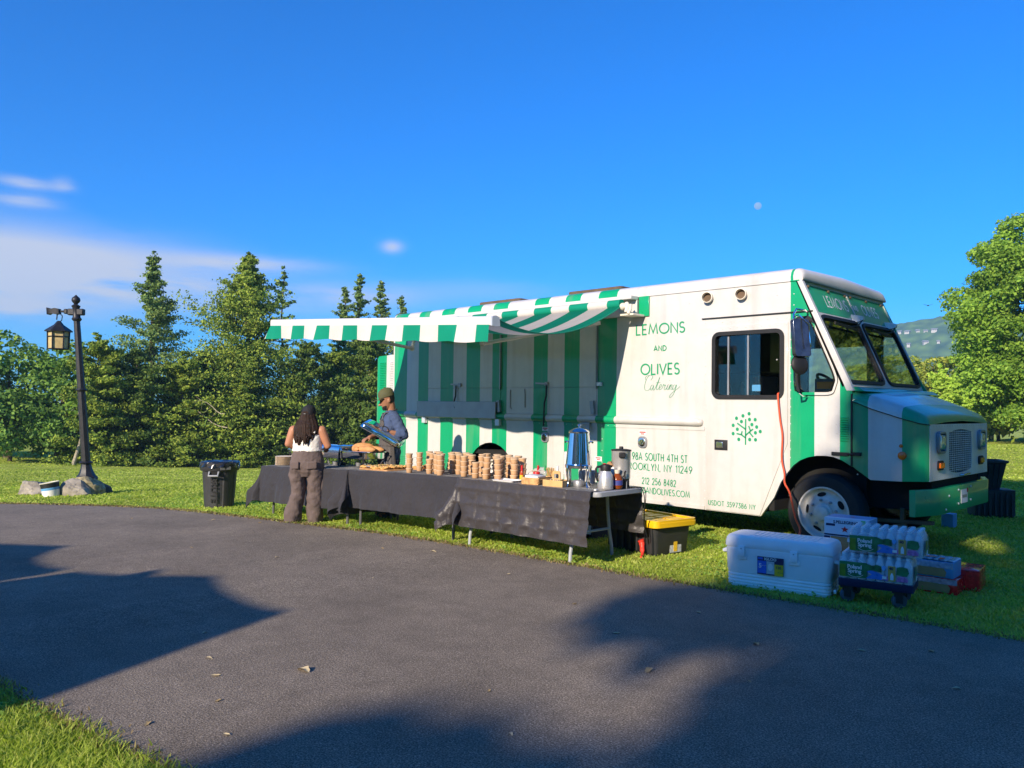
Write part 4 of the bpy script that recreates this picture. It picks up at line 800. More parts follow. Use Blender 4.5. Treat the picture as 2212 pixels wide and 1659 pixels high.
# wheels
def wheel(x, y0, s=1, dual=False):
    """s = +1: outer face looks towards -y"""
    M = Matrix.Rotation(PI / 2 * s, 3, 'X'); c = (x, y0, .392); Rr = .408
    mb = MB(); tp = [(.262, 0), (.275, .012), (.33, .018), (.375, .01), (.397, -.02), (.406, -.045), (.400, -.05), (.408, -.07), (.408, -.11), (.400, -.115), (.408, -.13), (.406, -.17), (.397, -.195), (.37, -.22), (.28, -.22), (.262, -.2)]
    mb.lathe(tp + [tp[0]], 48, c, M, caps=False); w = mb.build('wheel', rubber, truck, smooth=35)
    mb = MB(); mb.lathe([(.275, .004), (.270, .014), (.255, .012), (.247, -.01), (.238, -.045), (.225, -.055), (.20, -.05), (.175, -.03), (.155, -.01), (.13, -.002), (.118, -.0), (.10, .0), (.098, .02), (.078, .028), (.07, .06), (.045, .07), (.001, .072)], 40, c, M, caps=False); rm = mb.build('rim', rimM, w, smooth=50)
    for k in range(5):
        a = k * 2 * PI / 5 + .5; mb = MB(); Mh = M @ Matrix.Rotation(a, 3, 'Z')
        mb.loft([[Vector(c) + Mh @ Vector((.190 + .022 * math.cos(t_), .048 * math.sin(t_), -.0395 + .6 * .022 * -math.cos(t_) * -1 * 0 + (.018 if 0 else 0) + zz_ + (-.022 * math.cos(t_)) * .75)) for t_ in np.linspace(0, 2 * PI, 14)[:-1]] for zz_ in (.002, .004)]); mb.build('hand_hole_shade', under, w, smooth=0)  # flat dark discs stand in for the shade in the rim openings
    mb = MB()
    for k in range(8):
        a = k * PI / 4 + .2; mb.lathe([(.016, 0), (.015, .02), (.008, .026)], 6, Vector(c) + M @ Vector((.135 * math.cos(a), .135 * math.sin(a), -.002)), M)
    nq = mb.build('lug_nuts', steel, w, smooth=0); nq['kind'] = 'stuff'
    return w
wheel(-.03, .06); wheel(-.03, W_ - .06, -1); wheel(-4.98, .07); wheel(-4.98, W_ - .07, -1)
# chassis, floor, inner arches; black boxes added to block light underneath
mb = MB(); mb.box(-7.3, .80, .55, .68, .52, .70); mb.box(-7.3, .80, W_ - .68, W_ - .55, .52, .70); mb.build('chassis_rails', under, truck)
mb = MB(); mb.box(-7.33, -.62, .04, W_ - .04, .74, .80); mb.build('floor', under, truck); mb = MB(); mb.box(-.55, .90, .42, W_ - .42, .46, 1.25); mb.build('engine_bay', under, truck); mb = MB(); mb.box(-.62, -.56, .04, W_ - .04, .36, .8); mb.box(-.6, .3, .34, .42, .5, 1.0); mb.box(-5.6, -4.4, .42, .5, .35, .95); mb.box(-7.3, -5.6, .06, W_ - .06, .35, .74); mb.box(-4.3, -.7, .08, W_ - .06, .33, .74); mb.build('arch_light_block', under, truck)
mb = MB(); mb.tube([(-.03, .1, .39), (-.03, W_ - .1, .39)], .05, 8); mb.tube([(-4.98, .1, .39), (-4.98, W_ - .1, .39)], .07, 8); mb.build('axles', under, truck)
mb = MB(); mb.obox((.45, .40, .34), (.95, .07, .035), Matrix.Rotation(-.04, 3, 'Y')); mb.obox((.48, .38, .25), (.42, .05, .07), Matrix.Rotation(-.25, 3, 'Y')); mb.build('leaf_spring', rusty, truck); mb = MB(); mb.box(.62, .66, .37, .42, .35, .48); mb.build('shackle', rusty, truck)
# cab fittings seen through the glass
cabD = mat('cab_dark', (.03, .032, .034), rough=.7, var=.2); cabG = mat('cab_grey', (.20, .21, .21), rough=.6, var=.1)
mb = MB(); mb.box(-2.6, -2.56, .05, W_ - .05, .81, 2.82); mb.build('bulkhead', cabD, truck); mb = MB(); mb.box(-2.55, -.35, .04, W_ - .04, 2.78, 2.81); mb.build('headliner', cabG, truck)
mb = MB(); mb.prism([(-.12, 1.28), (.26, 1.28), (.24, 1.62), (.02, 1.66), (-.10, 1.58)], lambda a, b, d: (a, .06 + d, b), W_ - .12); mb.build('dashboard', cabD, truck, bevel=.02)
mb = MB(); M_ = Matrix.Rotation(.75, 3, 'Y'); mb.tube([Vector((-.17, .62, 1.72)) + M_ @ Vector((.21 * math.cos(a), .21 * math.sin(a), 0)) for a in np.linspace(0, 2 * PI, 25)], .016, 6); mb.tube([(-.17, .62, 1.72), (.0, .62, 1.5)], .03, 6); mb.build('steering_wheel', mat_dark, truck)
mb = MB(); mb.rbox(-.95, -.45, .42, .9, 1.1, 1.28, .06); mb.rbox(-1.05, -.92, .44, .88, 1.25, 1.85, .05); mb.build('driver_seat', cabD, truck)
mb = MB(); mb.obox((-.03, .10, 1.722), (.19, .006, .075), Matrix.Rotation(-.1, 3, 'X')); mb.build('yellow_notice', mat('yellow_card', (.62, .45, .08), rough=.6, var=.05), truck)
mb = MB(); mb.rbox(-.24, -.05, .3, .55, 1.62, 1.80, .02); mb.build('box_on_dash', mat('blue_grey_box', (.10, .2, .24), rough=.6), truck); 
mb = MB(); mb.box(-2.3, -1.45, 1.7, 2.1, 1.95, 2.5); mb.build('wall_cabinet', cream, truck); mb = MB(); mb.box(-2.5, -1.3, 1.5, 2.1, .82, 1.62); mb.build('counter', cabG, truck)
for x, y, z, hh, c_ in ((-1.62, 1.58, 1.62, .16, cream), (-1.5, 1.62, 1.62, .12, redprint), (-1.40, 1.58, 1.62, .10, letterW), (-1.8, 1.6, 1.62, .2, steel), (-2.0, 1.62, 1.62, .17, letterW)):
    q = MB(); q.lathe([(.045, 0), (.045, hh * .7), (.02, hh * .85), (.02, hh)], 10, (x, y, z)); q.build('jar', c_, truck)
mb = MB(); mb.box(-.72, -.68, .5, .54, 1.7, 2.75); mb.build('grab_pole', cabD, truck)
# serving hatches: raised panels, seams, latches, shelf
hatch = lambda x0, x1, z0, z1: [(x0, z0), (x1, z0), (x1, z1), (x0, z1)]
for x0, x1 in ((-6.45, -4.775), (-4.665, -2.995)):
    q = MB(); q.prism(hatch(x0, x1, 1.722, 2.60), yf(-.010), .0095); hp = q.build('hatch_panel', paint, truck, bevel=.002)
    xc = -5.735 if x0 < -5 else -3.94
    q = MB(); q.obox((xc - .02, -.03, 1.775), (.19, .02, .022), Matrix.Rotation(.06, 3, 'Y')); q.obox((xc + .08, -.022, 1.77), (.05, .025, .05)); q.build('t_handle', steel, hp)
    q = MB(); q.tube([(xc + (.0 if x0 < -5 else .085), -.03, 1.76), (xc + (.0 if x0 < -5 else .085), -.035, 1.6), (xc + (-.01 if x0 < -5 else .08), -.065, 1.5), (xc + (.03 if x0 < -5 else .075), -.07, 1.41 if x0 < -5 else 1.19)], .012, 5); q.build('strap', mat_dark, hp)
    q = MB(); q.prism(hatch(x0, x1, 1.352, 1.714), yf(-.008), .0075); q.build('lower_panel', paint, truck, bevel=.002)
mb = MB(); mb.box(-4.785, -4.768, -.03, -.001, 1.70, 2.60); mb.box(-3.0, -2.985, -.03, -.001, 1.70, 2.62); mb.build('hatch_edge', steel, truck)
mb = MB(); mb.box(-6.63, -4.81, -.078, -.058, 1.268, 1.515); mb.box(-6.63, -4.81, -.058, -.011, 1.505, 1.515); sh = mb.build('serving_shelf', steel, truck, bevel=.004)
for x in (-6.47, -4.78):
    q = MB(); q.box(x - .05, x + .03, -.06, -.01, 1.17, 1.262); q.build('shelf_bracket', alu, truck)
for x0, z0, x1, z1, dk in ((-4.83, 1.53, -4.74, 1.37, 1), (-3.07, 1.53, -3.01, 1.38, 1)):
    q = MB(); q.obox(((x0 + x1) / 2, -.03, (z0 + z1) / 2), (.055, .04, .17), Matrix.Rotation(-.15, 3, 'Y')); q.build('folded_bracket', steel, truck)
mb = MB(); mb.box(-3.22, -3.08, -.05, -.001, 1.23, 1.255); mb.box(-3.13, -3.06, -.07, -.055, 1.13, 1.225); mb.build('shelf_bracket', steel, truck)
mb = MB(); mb.box(-2.98, -2.90, -.03, -.001, 1.735, 1.78); mb.build('door_stop', alu, truck)
for pts in (((-4.568, 1.69), (-4.568, 1.44), (-4.54, 1.42)), ((-4.285, 1.70), (-4.275, 1.62), (-4.272, 1.44))):
    q = MB(); q.tube([(a, -.016, b) for a, b in pts], .007, 5); q.build('hold_back', steel, truck)
for x in (-3.887, -2.263):
    q = MB(); q.prism(WIN(x - .065, x + .065, .965, 1.105, .045), yf(-.02), .019); pt = q.build('power_inlet', steel, truck, bevel=.004); q = MB(); q.lathe([(.05, 0), (.05, .012), (.02, .016), (.001, .01)], 16, (x, -.02, 1.035), Matrix.Rotation(PI / 2, 3, 'X')); q.obox((x, -.035, 1.035), (.016, .02, .08), Matrix.Rotation(.5, 3, 'Y')); q.build('inlet_cap', chrome, pt)
    q = MB(); q.box(x - .06, x + .05, -.004, -.001, 1.12, 1.175); st = q.build('sticker', letterW, truck); q = MB(); q.box(x - .05, x + .04, -.006, -.0045, 1.15, 1.165); q.box(x - .03, x + .02, -.006, -.0045, 1.13, 1.142); q.build('sticker_print', redprint, st)
mb = MB(); mb.box(-3.02, -2.90, -.004, -.001, .76, .82); st = mb.build('sticker', letterW, truck); q = MB(); q.box(-3.0, -2.92, -.006, -.0045, .795, .808); q.box(-2.98, -2.93, -.006, -.0045, .775, .786); q.build('sticker_print', redprint, st)
for x in (-1.36, -.935):
    M_ = Matrix.Rotation(PI / 2, 3, 'X') @ Matrix.Rotation(.25, 3, 'Y'); q = MB(); q.lathe([(.062, -.04), (.064, .05), (.056, .052), (.05, -.03)], 20, (x, -.02, 2.745), M_, caps=False); vp = q.build('vent_pipe', cream, truck, smooth=50); q = MB(); q.lathe([(.051, -.005), (.001, -.005)], 16, (x, -.02, 2.745), M_, caps=False); q.build('vent_bore', rusty, vp)
for k in range(11):
    z = 1.145 + k * .0235; q = MB(); q.prism([(0, 0), (-.012, .006), (0, .014)], lambda a, b, d: (.166 + d, a, z + b), .085); q.build('louver', paint, truck)
for k in range(8):
    z = .355 + k * .03
    for x0 in (-7.15, -6.85, -6.2):
        q = MB(); q.prism([(0, 0), (-.012, .006), (0, .016)], lambda a, b, d: (x0 + d, a, z + b), .22); q.build('louver', paint, truck)
mb = MB(); mb.box(.085, .255, -.02, -.001, 1.0, 1.035); mb.box(.275, .37, -.004, .03, 1.005, 1.04); mb.tube([(.24, -.015, 1.018), (.30, .0, 1.02)], .012, 6); mb.build('hood_strap', mat_dark, truck)
for x, z, r_ in ((.722, 1.121, .016), (.732, 1.026, .036)):
    q = MB(); M_ = Matrix.Rotation(PI / 2, 3, 'X'); q.lathe([(r_ * 1.15, -.03), (r_ * 1.1, .006), (r_ * .8, .014), (.001, .016)], 16, (x, .095, z), M_); q.build('side_marker', amber, truck)
# mirror
mb = MB(); mb.tube([(-.175, .0, 2.48), (-.16, -.12, 2.50), (-.19, -.24, 2.505), (-.205, -.27, 2.45), (-.195, -.27, 1.75), (-.19, -.26, 1.66), (-.178, -.1, 1.60), (-.178, .0, 1.60)], .011, 8); mb.tube([(-.21, -.26, 2.42), (-.15, -.27, 2.44), (-.05, -.26, 2.33), (-.03, -.26, 2.10)], .007, 6); mr_ = mb.build('mirror', chrome, truck)
Mm = Matrix.Rotation(-.45, 3, 'Z') @ Matrix.Rotation(-.10, 3, 'Y'); c = Vector((-.13, -.27, 2.20)); fm = lambda a, b, d: c + Mm @ Vector((d, a, b))
mb = MB(); mb.prism(WIN(-.10, .10, -.195, .195, .03), lambda a, b, d: fm(a, b, d - .025), .05); mb.build('mirror_housing', mat('mirror_back', (.12, .13, .16), rough=.18, metal=.8, var=.3, vscale=12), mr_, bevel=.006)
mb = MB(); mb.prism(WIN(-.09, .09, -.185, .185, .025), lambda a, b, d: fm(a, b, -.031 + d), .005); mb.build('mirror_face', mat('mirror_silver', (.9, .9, .9), rough=.01, metal=1., var=0), mr_)
mb = MB(); mb.sphere((-.14, -.27, 1.925), .105, 20, 10, sc=(.35, 1, 1), M=Mm); mb.build('convex_mirror', mat_dark, mr_)
# printed side lettering
fs_ = lambda off: (lambda a, b: (a, off, b))
for s_, a0, a1, z0, z1, w, gp in (('LEMONS', -2.375, -1.68, 2.366, 2.487, .15, .22), ('AND', -2.112, -1.935, 2.156, 2.216, .2, .3), ('OLIVES', -2.30, -1.75, 1.87, 1.998, .15, .22), ('98A SOUTH 4TH ST', -2.42, -1.63, .815, .902, .13, .3), ('BROOKLYN, NY 11249', -2.515, -1.565, .692, .775, .13, .3), ('212 256 8482', -2.268, -1.785, .524, .60, .13, .34), ('LEMONSANDOLIVES.COM', -2.52, -1.595, .412, .482, .13, .26)):
    mb = MB(); letter(mb, s_, a0, a1, z0, z1, fs_(-.004), w, gp); mb.build('lettering', letterG, truck, smooth=0, recalc=False)['kind'] = 'stuff'
mb = MB()
SCR = [[(.17, .76), (.21, .93), (.12, 1.0), (.045, .82), (.02, .5), (.06, .30), (.14, .28), (.20, .40)], [(.275, .52), (.22, .53), (.195, .38), (.235, .29), (.28, .5), (.275, .34), (.31, .3), (.36, .55), (.41, .9), (.365, .42), (.385, .3), (.425, .36), (.49, .47), (.475, .57), (.44, .46), (.46, .31), (.52, .38), (.55, .57), (.57, .5), (.605, .53), (.58, .36), (.61, .3), (.65, .4), (.675, .56), (.655, .36), (.685, .3), (.71, .4), (.735, .55), (.72, .3)], [(.722, .40), (.77, .55), (.785, .5), (.765, .34), (.80, .32), (.83, .4)], [(.885, .52), (.835, .53), (.81, .38), (.85, .3), (.905, .54), (.865, .12), (.79, -.06), (.765, .02), (.84, .2), (.95, .36), (1.0, .46)], [(.33, .64), (.45, .66)], [(.695, .72), (.70, .75)], [(.12, 1.0), (.03, .96), (.0, .84), (.03, .78)]]
for st in SCR: ribbon(mb, cr(st, 5) if len(st) > 2 else st, .011, lambda a, b: (-2.265 + a * .52 + (b - .3) * .05, -.004, 1.60 + b * .26))
mb.build('lettering', letterG, truck, smooth=0, recalc=False)['kind'] = 'stuff'
mb = MB(); letter(mb, 'USDOT 3597386 NY', -1.335, -.755, .357, .41, fs_(-.0155), .14, .3); mb.build('lettering', letterG, dr, smooth=0, recalc=False)['kind'] = 'stuff'; mb = MB()
TR = lambda x, z: (-1.057 + (x - 750) * .001838, 1.0635 + (1108 - z) * .001787)
for st in ([(848, 1108), (848, 948)], [(848, 1065), (820, 1046), (788, 1040)], [(820, 1046), (825, 1024)], [(848, 1012), (815, 990), (792, 975)], [(848, 1050), (872, 1028), (897, 1008)], [(872, 1028), (898, 1058)], [(880, 1020), (868, 990)]): ribbon(mb, [TR(*q) for q in st], .016, fs_(-.0155))
for q in ((870, 914), (830, 928), (787, 944), (910, 950), (873, 950), (820, 964), (765, 989), (889, 981), (920, 995), (943, 1022), (793, 1013), (765, 1041), (912, 1031), (803, 1076), (875, 1074), (913, 1074)):
    x_, z_ = TR(*q); mb.add([(x_ + .0185 * math.cos(a), -.0155, z_ + .0205 * math.sin(a)) for a in np.linspace(0, 2 * PI, 15)[:-1]], [tuple(range(14))[::-1]])
mb.build('tree_emblem', letterG, dr, smooth=0, recalc=False)['kind'] = 'stuff'

# awning -----------------------------------------------------------
canvas = stripes('awning_canvas', [], 0, 1, (.003, .22, .135), (.58, .54, .50), .75, 0., period=.622, phase=-3.241, spec=.2)
valM = stripes('valance_cloth', [], 0, 1, (.003, .24, .145), (.60, .56, .52), .75, 0., period=.622, phase=-3.241, spec=.2)
n, l = nt(canvas); p_ = n['Principled BSDF']; trn = n.new('ShaderNodeBsdfTranslucent'); l.new(p_.inputs['Base Color'].links[0].from_socket, trn.inputs['Color']); mxs = n.new('ShaderNodeMixShader'); mxs.inputs[0].default_value = .42; l.new(p_.outputs[0], mxs.inputs[1]); l.new(trn.outputs[0], mxs.inputs[2]); l.new(mxs.outputs[0], n['Material Output'].inputs['Surface'])
XR, XL = -2.43, -6.96
mb = MB(); mb.box(XL - .1, -2.34, -.17, -.012, 2.80, 2.845); mb.box(XL - .1, -2.34, -.05, -.012, 2.60, 2.80); aw = mb.build('awning', pwhite, truck, bevel=.006)
mb = MB(); mb.box(-2.33, -2.18, -.022, -.002, 2.59, 2.84); mb.build('end_bracket', pgreen, aw, bevel=.004)
mb = MB(); mb.box(-2.44, -2.24, -.26, -.024, 2.585, 2.61); mb.lathe([(.045, 0), (.05, .03), (.03, .05), (.03, .09)], 14, (-2.43, -.24, 2.70), Matrix.Rotation(PI / 2, 3, 'Y')); mb.tube([(-2.36, -.24, 2.74), (-2.33, -.25, 2.70), (-2.335, -.27, 2.62)], .03, 8); mb.tube([(-2.31, -.22, 2.72), (-2.29, -.25, 2.66), (-2.31, -.27, 2.60)], .02, 8); mb.build('elbow_joint', cream, aw, bevel=.004)
mb = MB(); mb.lathe([(.058, 0), (.058, XR - XL)], 20, (XL, -.24, 2.735), Matrix.Rotation(PI / 2, 3, 'Y')); mb.build('roller', valM, aw)
ZR, ZL, YB = 2.335, 2.60, -2.43
def cz(u, v):
    """u: right to left along the truck, v: wall to front bar"""
    zb = ZR + (ZL - ZR) * u; z = 2.70 * (1 - v) + (zb + .03) * v
    sag = (.24 - .13 * u) * math.sin(PI * min(1, v * 1.02)) ** .9 * (1 + .25 * (v - .4))
    return z - sag + .012 * math.sin(u * 23 + v * 3) * math.sin(PI * v)
mb = MB(); mb.grid(lambda a, b: (XR + (XL - XR) * a, -.27 + (YB + .27) * b, cz(a, b)), 60, 26); mb.build('canvas', canvas, aw, smooth=80, recalc=False)
mb = MB(); mb.grid(lambda a, b: (XR + (XL - XR) * a, -.27 + (YB + .27) * b - .0, cz(a, b) - .012 - .0 * b), 1, 26); 
q = MB(); q.tube([(XR + .004, -.27 + (YB + .27) * b, cz(0, b) - .004) for b in np.linspace(0, 1, 24)], .008, 6); q.build('canvas_hem', mat('teal_hem', (.004, .22, .13), rough=.8, var=.05), aw)
dz = (ZL - ZR) / (XR - XL)
bz = lambda x: ZR + (XR - x) * dz
mb = MB(); mb.loft([[(x, YB - .06 + a, bz(x) + b) for a, b in ((.0, -.045), (.0, .03), (.015, .048), (.06, .055), (.10, .04), (.11, -.04), (.05, -.05))] for x in (XR + .02, XL - .02)]); mb.build('front_bar', pwhite, aw, bevel=.004)
mb = MB(); mb.loft([[(x, YB - .064 + a, bz(x) + b) for a, b in ((.0, -.05), (.0, .034), (.018, .054), (.06, .06), (.105, .044), (.115, -.045), (.05, -.055))] for x in (XR + .021, XR + .045)]); mb.build('bar_cap', alu, aw)
def val(a, b):
    x = XR + (XL - XR) * a; s_ = math.sin(x * 10.73 + .6) * .6 + .5 * math.sin(x * 4.1); e = max(0, a - .975) * 2.5
    return (x - .012 * b * math.sin(x * 21) - e * b * .6, YB - .066 - .028 * b * s_ - .02 * b - e * b * .6, bz(x) - .04 - (.185 + .008 * math.sin(x * 10.7)) * b)
mb = MB(); mb.grid(val, 150, 10); mb.build('valance', valM, aw, smooth=80, recalc=False)
for x0, s_ in ((-2.75, -1), (-6.5, 1)):
    q = MB(); xe = x0 + s_ * 1.15; zz_ = bz(x0) - .02
    q.tube([(x0, -.25, 2.52), (xe, -1.20, 2.25)], .025, 8); q.tube([(xe, -1.20, 2.25), (x0 + s_ * .1, YB + .05, zz_)], .022, 8); q.sphere((xe, -1.2, 2.25), .04, 10, 6); q.build('folding_arm', pwhite, aw)

# ------------------------------------------------------------------ tables and cloths
TH = .69
def zt(x, y=-2.1): return TH + gz(x, y)
grey_plastic = mat('grey_plastic', (.33, .34, .36), rough=.5, var=.08); legG = mat('grey_leg_paint', (.36, .38, .40), rough=.4, var=.1); legD = mat('dark_leg_paint', (.10, .10, .11), rough=.45, var=.1)
def table(name, label, x0, x1, y0, y1, legm, lx, straight=False):
    xc, yc = (x0 + x1) / 2, (y0 + y1) / 2; slope = (gz(x1, -2.1) - gz(x0, -2.1)) / (x1 - x0)
    t = thing(name, label, 'table', (xc, yc, (gz(x0, -2.1) + gz(x1, -2.1)) / 2), group='folding buffet tables', rot=(0, -math.atan(slope), 0))
    mb = MB(); mb.rbox(x0 - xc, x1 - xc, y0 - yc, y1 - yc, TH - .045, TH, .05); mb.build('tabletop', grey_plastic, t)
    for a in lx:
        for s in (-1, 1):
            yy = s * (y1 - y0) * .42; q = MB(); q.tube([(a - xc, yy * .8, TH - .05), (a - xc, yy * .86, .42), (a - xc, yy * .93, .26), (a - xc, yy * (.95 if straight else 1.06), .10), (a - xc, yy * (.96 if straight else 1.09), -.02)], .017, 8); q.build('leg', legm, t)
        q = MB(); q.tube([(a - xc, -(y1 - y0) * .39, .27), (a - xc, (y1 - y0) * .39, .27)], .013, 6); q.build('stretcher', legm, t)
    return t
table('folding_table', 'left folding table with the chafing dishes, under a black cloth', -7.15, -5.02, -2.45, -1.60, legD, (-7.0, -5.12), True)
table('folding_table', 'middle folding table with the flatbread board, under a black cloth', -4.96, -2.95, -2.42, -1.70, legD, (-4.86, -3.1), True)
table('folding_table', 'right folding table with the coffee urn and bare grey end', -2.86, -1.0, -2.46, -1.76, legG, (-2.75, -1.36))
def clothmat(name, col, rough, sheen, crease=None):
    M = mat(name, col, rough=rough, spec=.35, var=.1, vscale=2.5); n, l = nt(M); p = n['Principled BSDF']; t = n.new('ShaderNodeTexCoord')
    nb = n.new('ShaderNodeTexNoise'); nb.inputs['Scale'].default_value = 5.; nb.inputs['Detail'].default_value = 5; l.new(t.outputs['Object'], nb.inputs['Vector'])
    h = nb.outputs[0]
    p.inputs['Sheen Weight'].default_value = sheen; p.inputs['Sheen Roughness'].default_value = .4
    b = n.new('ShaderNodeBump'); b.inputs['Strength'].default_value = .9; b.inputs['Distance'].default_value = .05; l.new(h, b.inputs['Height']); l.new(b.outputs[0], p.inputs['Normal']); return M
clothA = clothmat('black_cotton', (.034, .032, .037), .8, .2); clothB = clothmat('black_satin', (.052, .046, .047), .42, .2)
def cloth(label, x0, x1, y0, y1, ml, mr_, mf, mbk, mtl, ph, foldamp=1., crease=0.):
    st_ = .016 if crease else .026; nu = int((x1 - x0 + ml + mr_) / st_); nv = int((y1 - y0 + mf + mbk) / st_)
    def f(a, b):
        u = x0 - ml + (x1 - x0 + ml + mr_) * a; v = y0 - mf + (y1 - y0 + mf + mbk) * b
        cx, cy = min(max(u, x0), x1), min(max(v, y0), y1); dx, dy = u - cx, v - cy; d = math.hypot(dx, dy); z0 = zt(cx) + .005
        if d < 1e-6: return (u, v, z0 + .0015 * math.sin(u * 13 + v * 9))
        dx, dy = dx / d, dy / d; cor = 2 * min(abs(dx), abs(dy)); s = cx * 1.0 + cy * 1.3 + math.atan2(dy, dx) * .45
        fold = foldamp * (math.sin(s * 9 + ph) * .5 + math.sin(s * 17.3 + 2 * ph) * .35 + math.sin(s * 4.1 + ph) * .5)
        k = min(1, d / .42); o = .010 + .035 * k + .030 * fold * k + .010 * math.sin(s * 31 + ph * 3 + d * 4) * k * k + cor * (.14 * k * k)
        if crease:
            gu, gv = (u / .30) % 1, (d / .155) % 1
            o += crease * (math.exp(-((gu - .5) / .07) ** 2) * (1 if int(u / .30) % 2 else -1) + math.exp(-((gv - .5) / .13) ** 2)) * min(1, d / .05) + .008 * math.sin(u * 27 + d * 22) * math.sin(d * 13 + u * 5) * k + .006 * math.sin(u * 17 - d * 31) * k
        drop = d * (.985 - .10 * cor); gr_ = gz(cx, cy) + .012; z = z0 - .012 * min(1, d / .03) - drop + .012 * (d < .03) * 0
        if d < .03: z = z0 - drop * .6 - .0
        if z < gr_: o += (gr_ - z) * .7; z = gr_
        return (cx + dx * o, cy + dy * o, z)
    mb = MB(); mb.grid(f, nu, nv); o = mb.build('tablecloth', mtl, smooth=75, recalc=False); return tag(o, label, 'tablecloth', 'black tablecloths on the buffet tables')
cloth('black cloth on the left table, trailing to the grass at its left corner', -7.17, -5.00, -2.47, -1.58, .52, .30, .50, .4, clothA, 0.4, 1.0)
cloth('plain black cloth on the middle table, trailing to the grass at its left corner', -4.98, -2.93, -2.44, -1.68, .56, .3, .46, .45, clothA, 2.1, 1.0)
cloth('creased satin black cloth on the right table, short of its right end', -2.88, -1.06, -2.49, -1.74, .44, .0, .49, .45, clothB, 4.0, .35, .012)

# ------------------------------------------------------------------ crockery, food and drink
kraft = mat('kraft_cup', (.60, .36, .185), rough=.6, var=.05, sub=0); lidM = mat('cup_lid', (.66, .46, .29), rough=.25, var=.04, spec=.6)
palm = mat('palm_plate', (.82, .70, .55), rough=.7, var=.1, vscale=14); wood = mat('board_wood', (.55, .30, .13), rough=.55, var=.2, vscale=10); bamboo = mat('bamboo', (.62, .38, .15), rough=.5, var=.12, vscale=12)
def cup_me():
    mb = MB(); mb.lathe([(.001, .0), (.031, .0), (.033, .003), (.0385, .044), (.039, .047)], 18, caps=False); b = mb.mesh('body', kraft, 50)
    mb = MB(); mb.lathe([(.0415, .044), (.0425, .047), (.0425, .054), (.040, .056), (.036, .0545), (.001, .0545)], 18, caps=False); return b, mb.mesh('lid', lidM, 50)
cb, cl_ = cup_me()
ST = [(-3.91, -2.34, 4), (-4.07, -2.06, 4), (-3.59, -2.3, 3), (-4.1, -1.88, 4), (-3.32, -2.37, 4), (-4.25, -1.76, 4), (-3.99, -1.81, 4), (-3.58, -2.13, 4), (-4.12, -1.74, 4), (-3.67, -1.9, 4), (-3.37, -2.14, 4), (-3.8, -1.75, 4), (-3.41, -2.0, 4), (-3.0, -2.3, 4), (-3.54, -1.78, 4), (-3.09, -2.1, 4), (-2.75, -2.36, 3), (-3.13, -1.9, 4), (-3.2, -1.76, 4), (-2.66, -2.27, 4), (-2.58, -2.37, 2), (-2.68, -2.12, 4), (-2.40, -2.37, 4), (-2.49, -2.26, 4), (-2.58, -2.02, 4), (-2.28, -2.25, 4), (-2.43, -2.1, 4), (-2.74, -1.98, 4), (-2.30, -2.10, 4), (-2.88, -1.9, 4), (-2.95, -2.02, 3), (-3.72, -1.76, 4), (-3.45, -1.86, 4), (-3.3, -1.95, 4), (-3.25, -2.15, 4), (-3.0, -1.80, 4), (-2.8, -1.8, 4), (-2.84, -2.18, 4), (-3.48, -2.28, 4), (-2.6, -1.86, 4), (-3.78, -2.1, 4)]
SP = [list(s) for s in ST]
for it in range(60):
    for i in range(len(SP)):
        for j in range(i):
            dx, dy = SP[i][0] - SP[j][0], SP[i][1] - SP[j][1]; d = math.hypot(dx, dy) + 1e-6
            if d < .089: k = (.089 - d) / 2 / d; SP[i][0] += dx * k; SP[i][1] += dy * k; SP[j][0] -= dx * k; SP[j][1] -= dy * k
    for s in SP: s[1] = min(max(s[1], -2.40), -1.73)
FRONT = {0: 'first', 2: 'second', 4: 'third', 13: 'fourth', 16: 'fifth', 20: 'sixth', 22: 'seventh'}
ORD = 'first second third fourth fifth sixth seventh eighth ninth tenth eleventh twelfth thirteenth fourteenth fifteenth sixteenth seventeenth eighteenth nineteenth twentieth twenty-first twenty-second twenty-third twenty-fourth twenty-fifth twenty-sixth twenty-seventh twenty-eighth twenty-ninth thirtieth thirty-first thirty-second thirty-third thirty-fourth thirty-fifth thirty-sixth'.split()
BACK = sorted([i for i in range(len(SP)) if i not in FRONT], key=lambda i: SP[i][0] + SP[i][1])
LV = {4: ['bottom', 'second', 'third', 'top'], 3: ['bottom', 'middle', 'top'], 2: ['bottom', 'top']}
for i, (x, y, n_) in enumerate(SP):
    z = zt(x) + .006
    for k in range(n_):
        if i in FRONT: lb = '%s cup of the %s beige lidded stack in the front row' % (LV[n_][k], FRONT[i])
        else: lb = '%s cup of the %s beige lidded stack from the left behind the front row' % (LV[n_][k], ORD[BACK.index(i)])
        c = thing('lidded_cup', lb, 'cup', (x + rnd.uniform(-.003, .003), y + rnd.uniform(-.003, .003), z + k * .0563), rnd.uniform(0, 6), 'stacked beige lidded cups on the tables')
        instance('body', cb, (0, 0, 0), 0, c); instance('lid', cl_, (0, 0, 0), 0, c)
# stack of pale plates
mb = MB(); mb.lathe([(.001, 0), (.10, 0), (.128, .006), (.131, .0095), (.126, .0095), (.10, .004), (.001, .004)], 28, caps=False); pm_ = mb.mesh('plate', palm, 40)
px_, py_ = -6.98, -2.22
for k in range(14):
    o = instance('plate', pm_, (px_ + rnd.uniform(-.003, .003), py_ + rnd.uniform(-.003, .003), zt(px_) + .006 + k * .0092), rnd.uniform(0, 6)); tag(o, 'top pale palm plate of the round stack on the left table' if k == 13 else 'pale palm plate inside the round stack on the left table', 'plate', 'stacked pale plates')
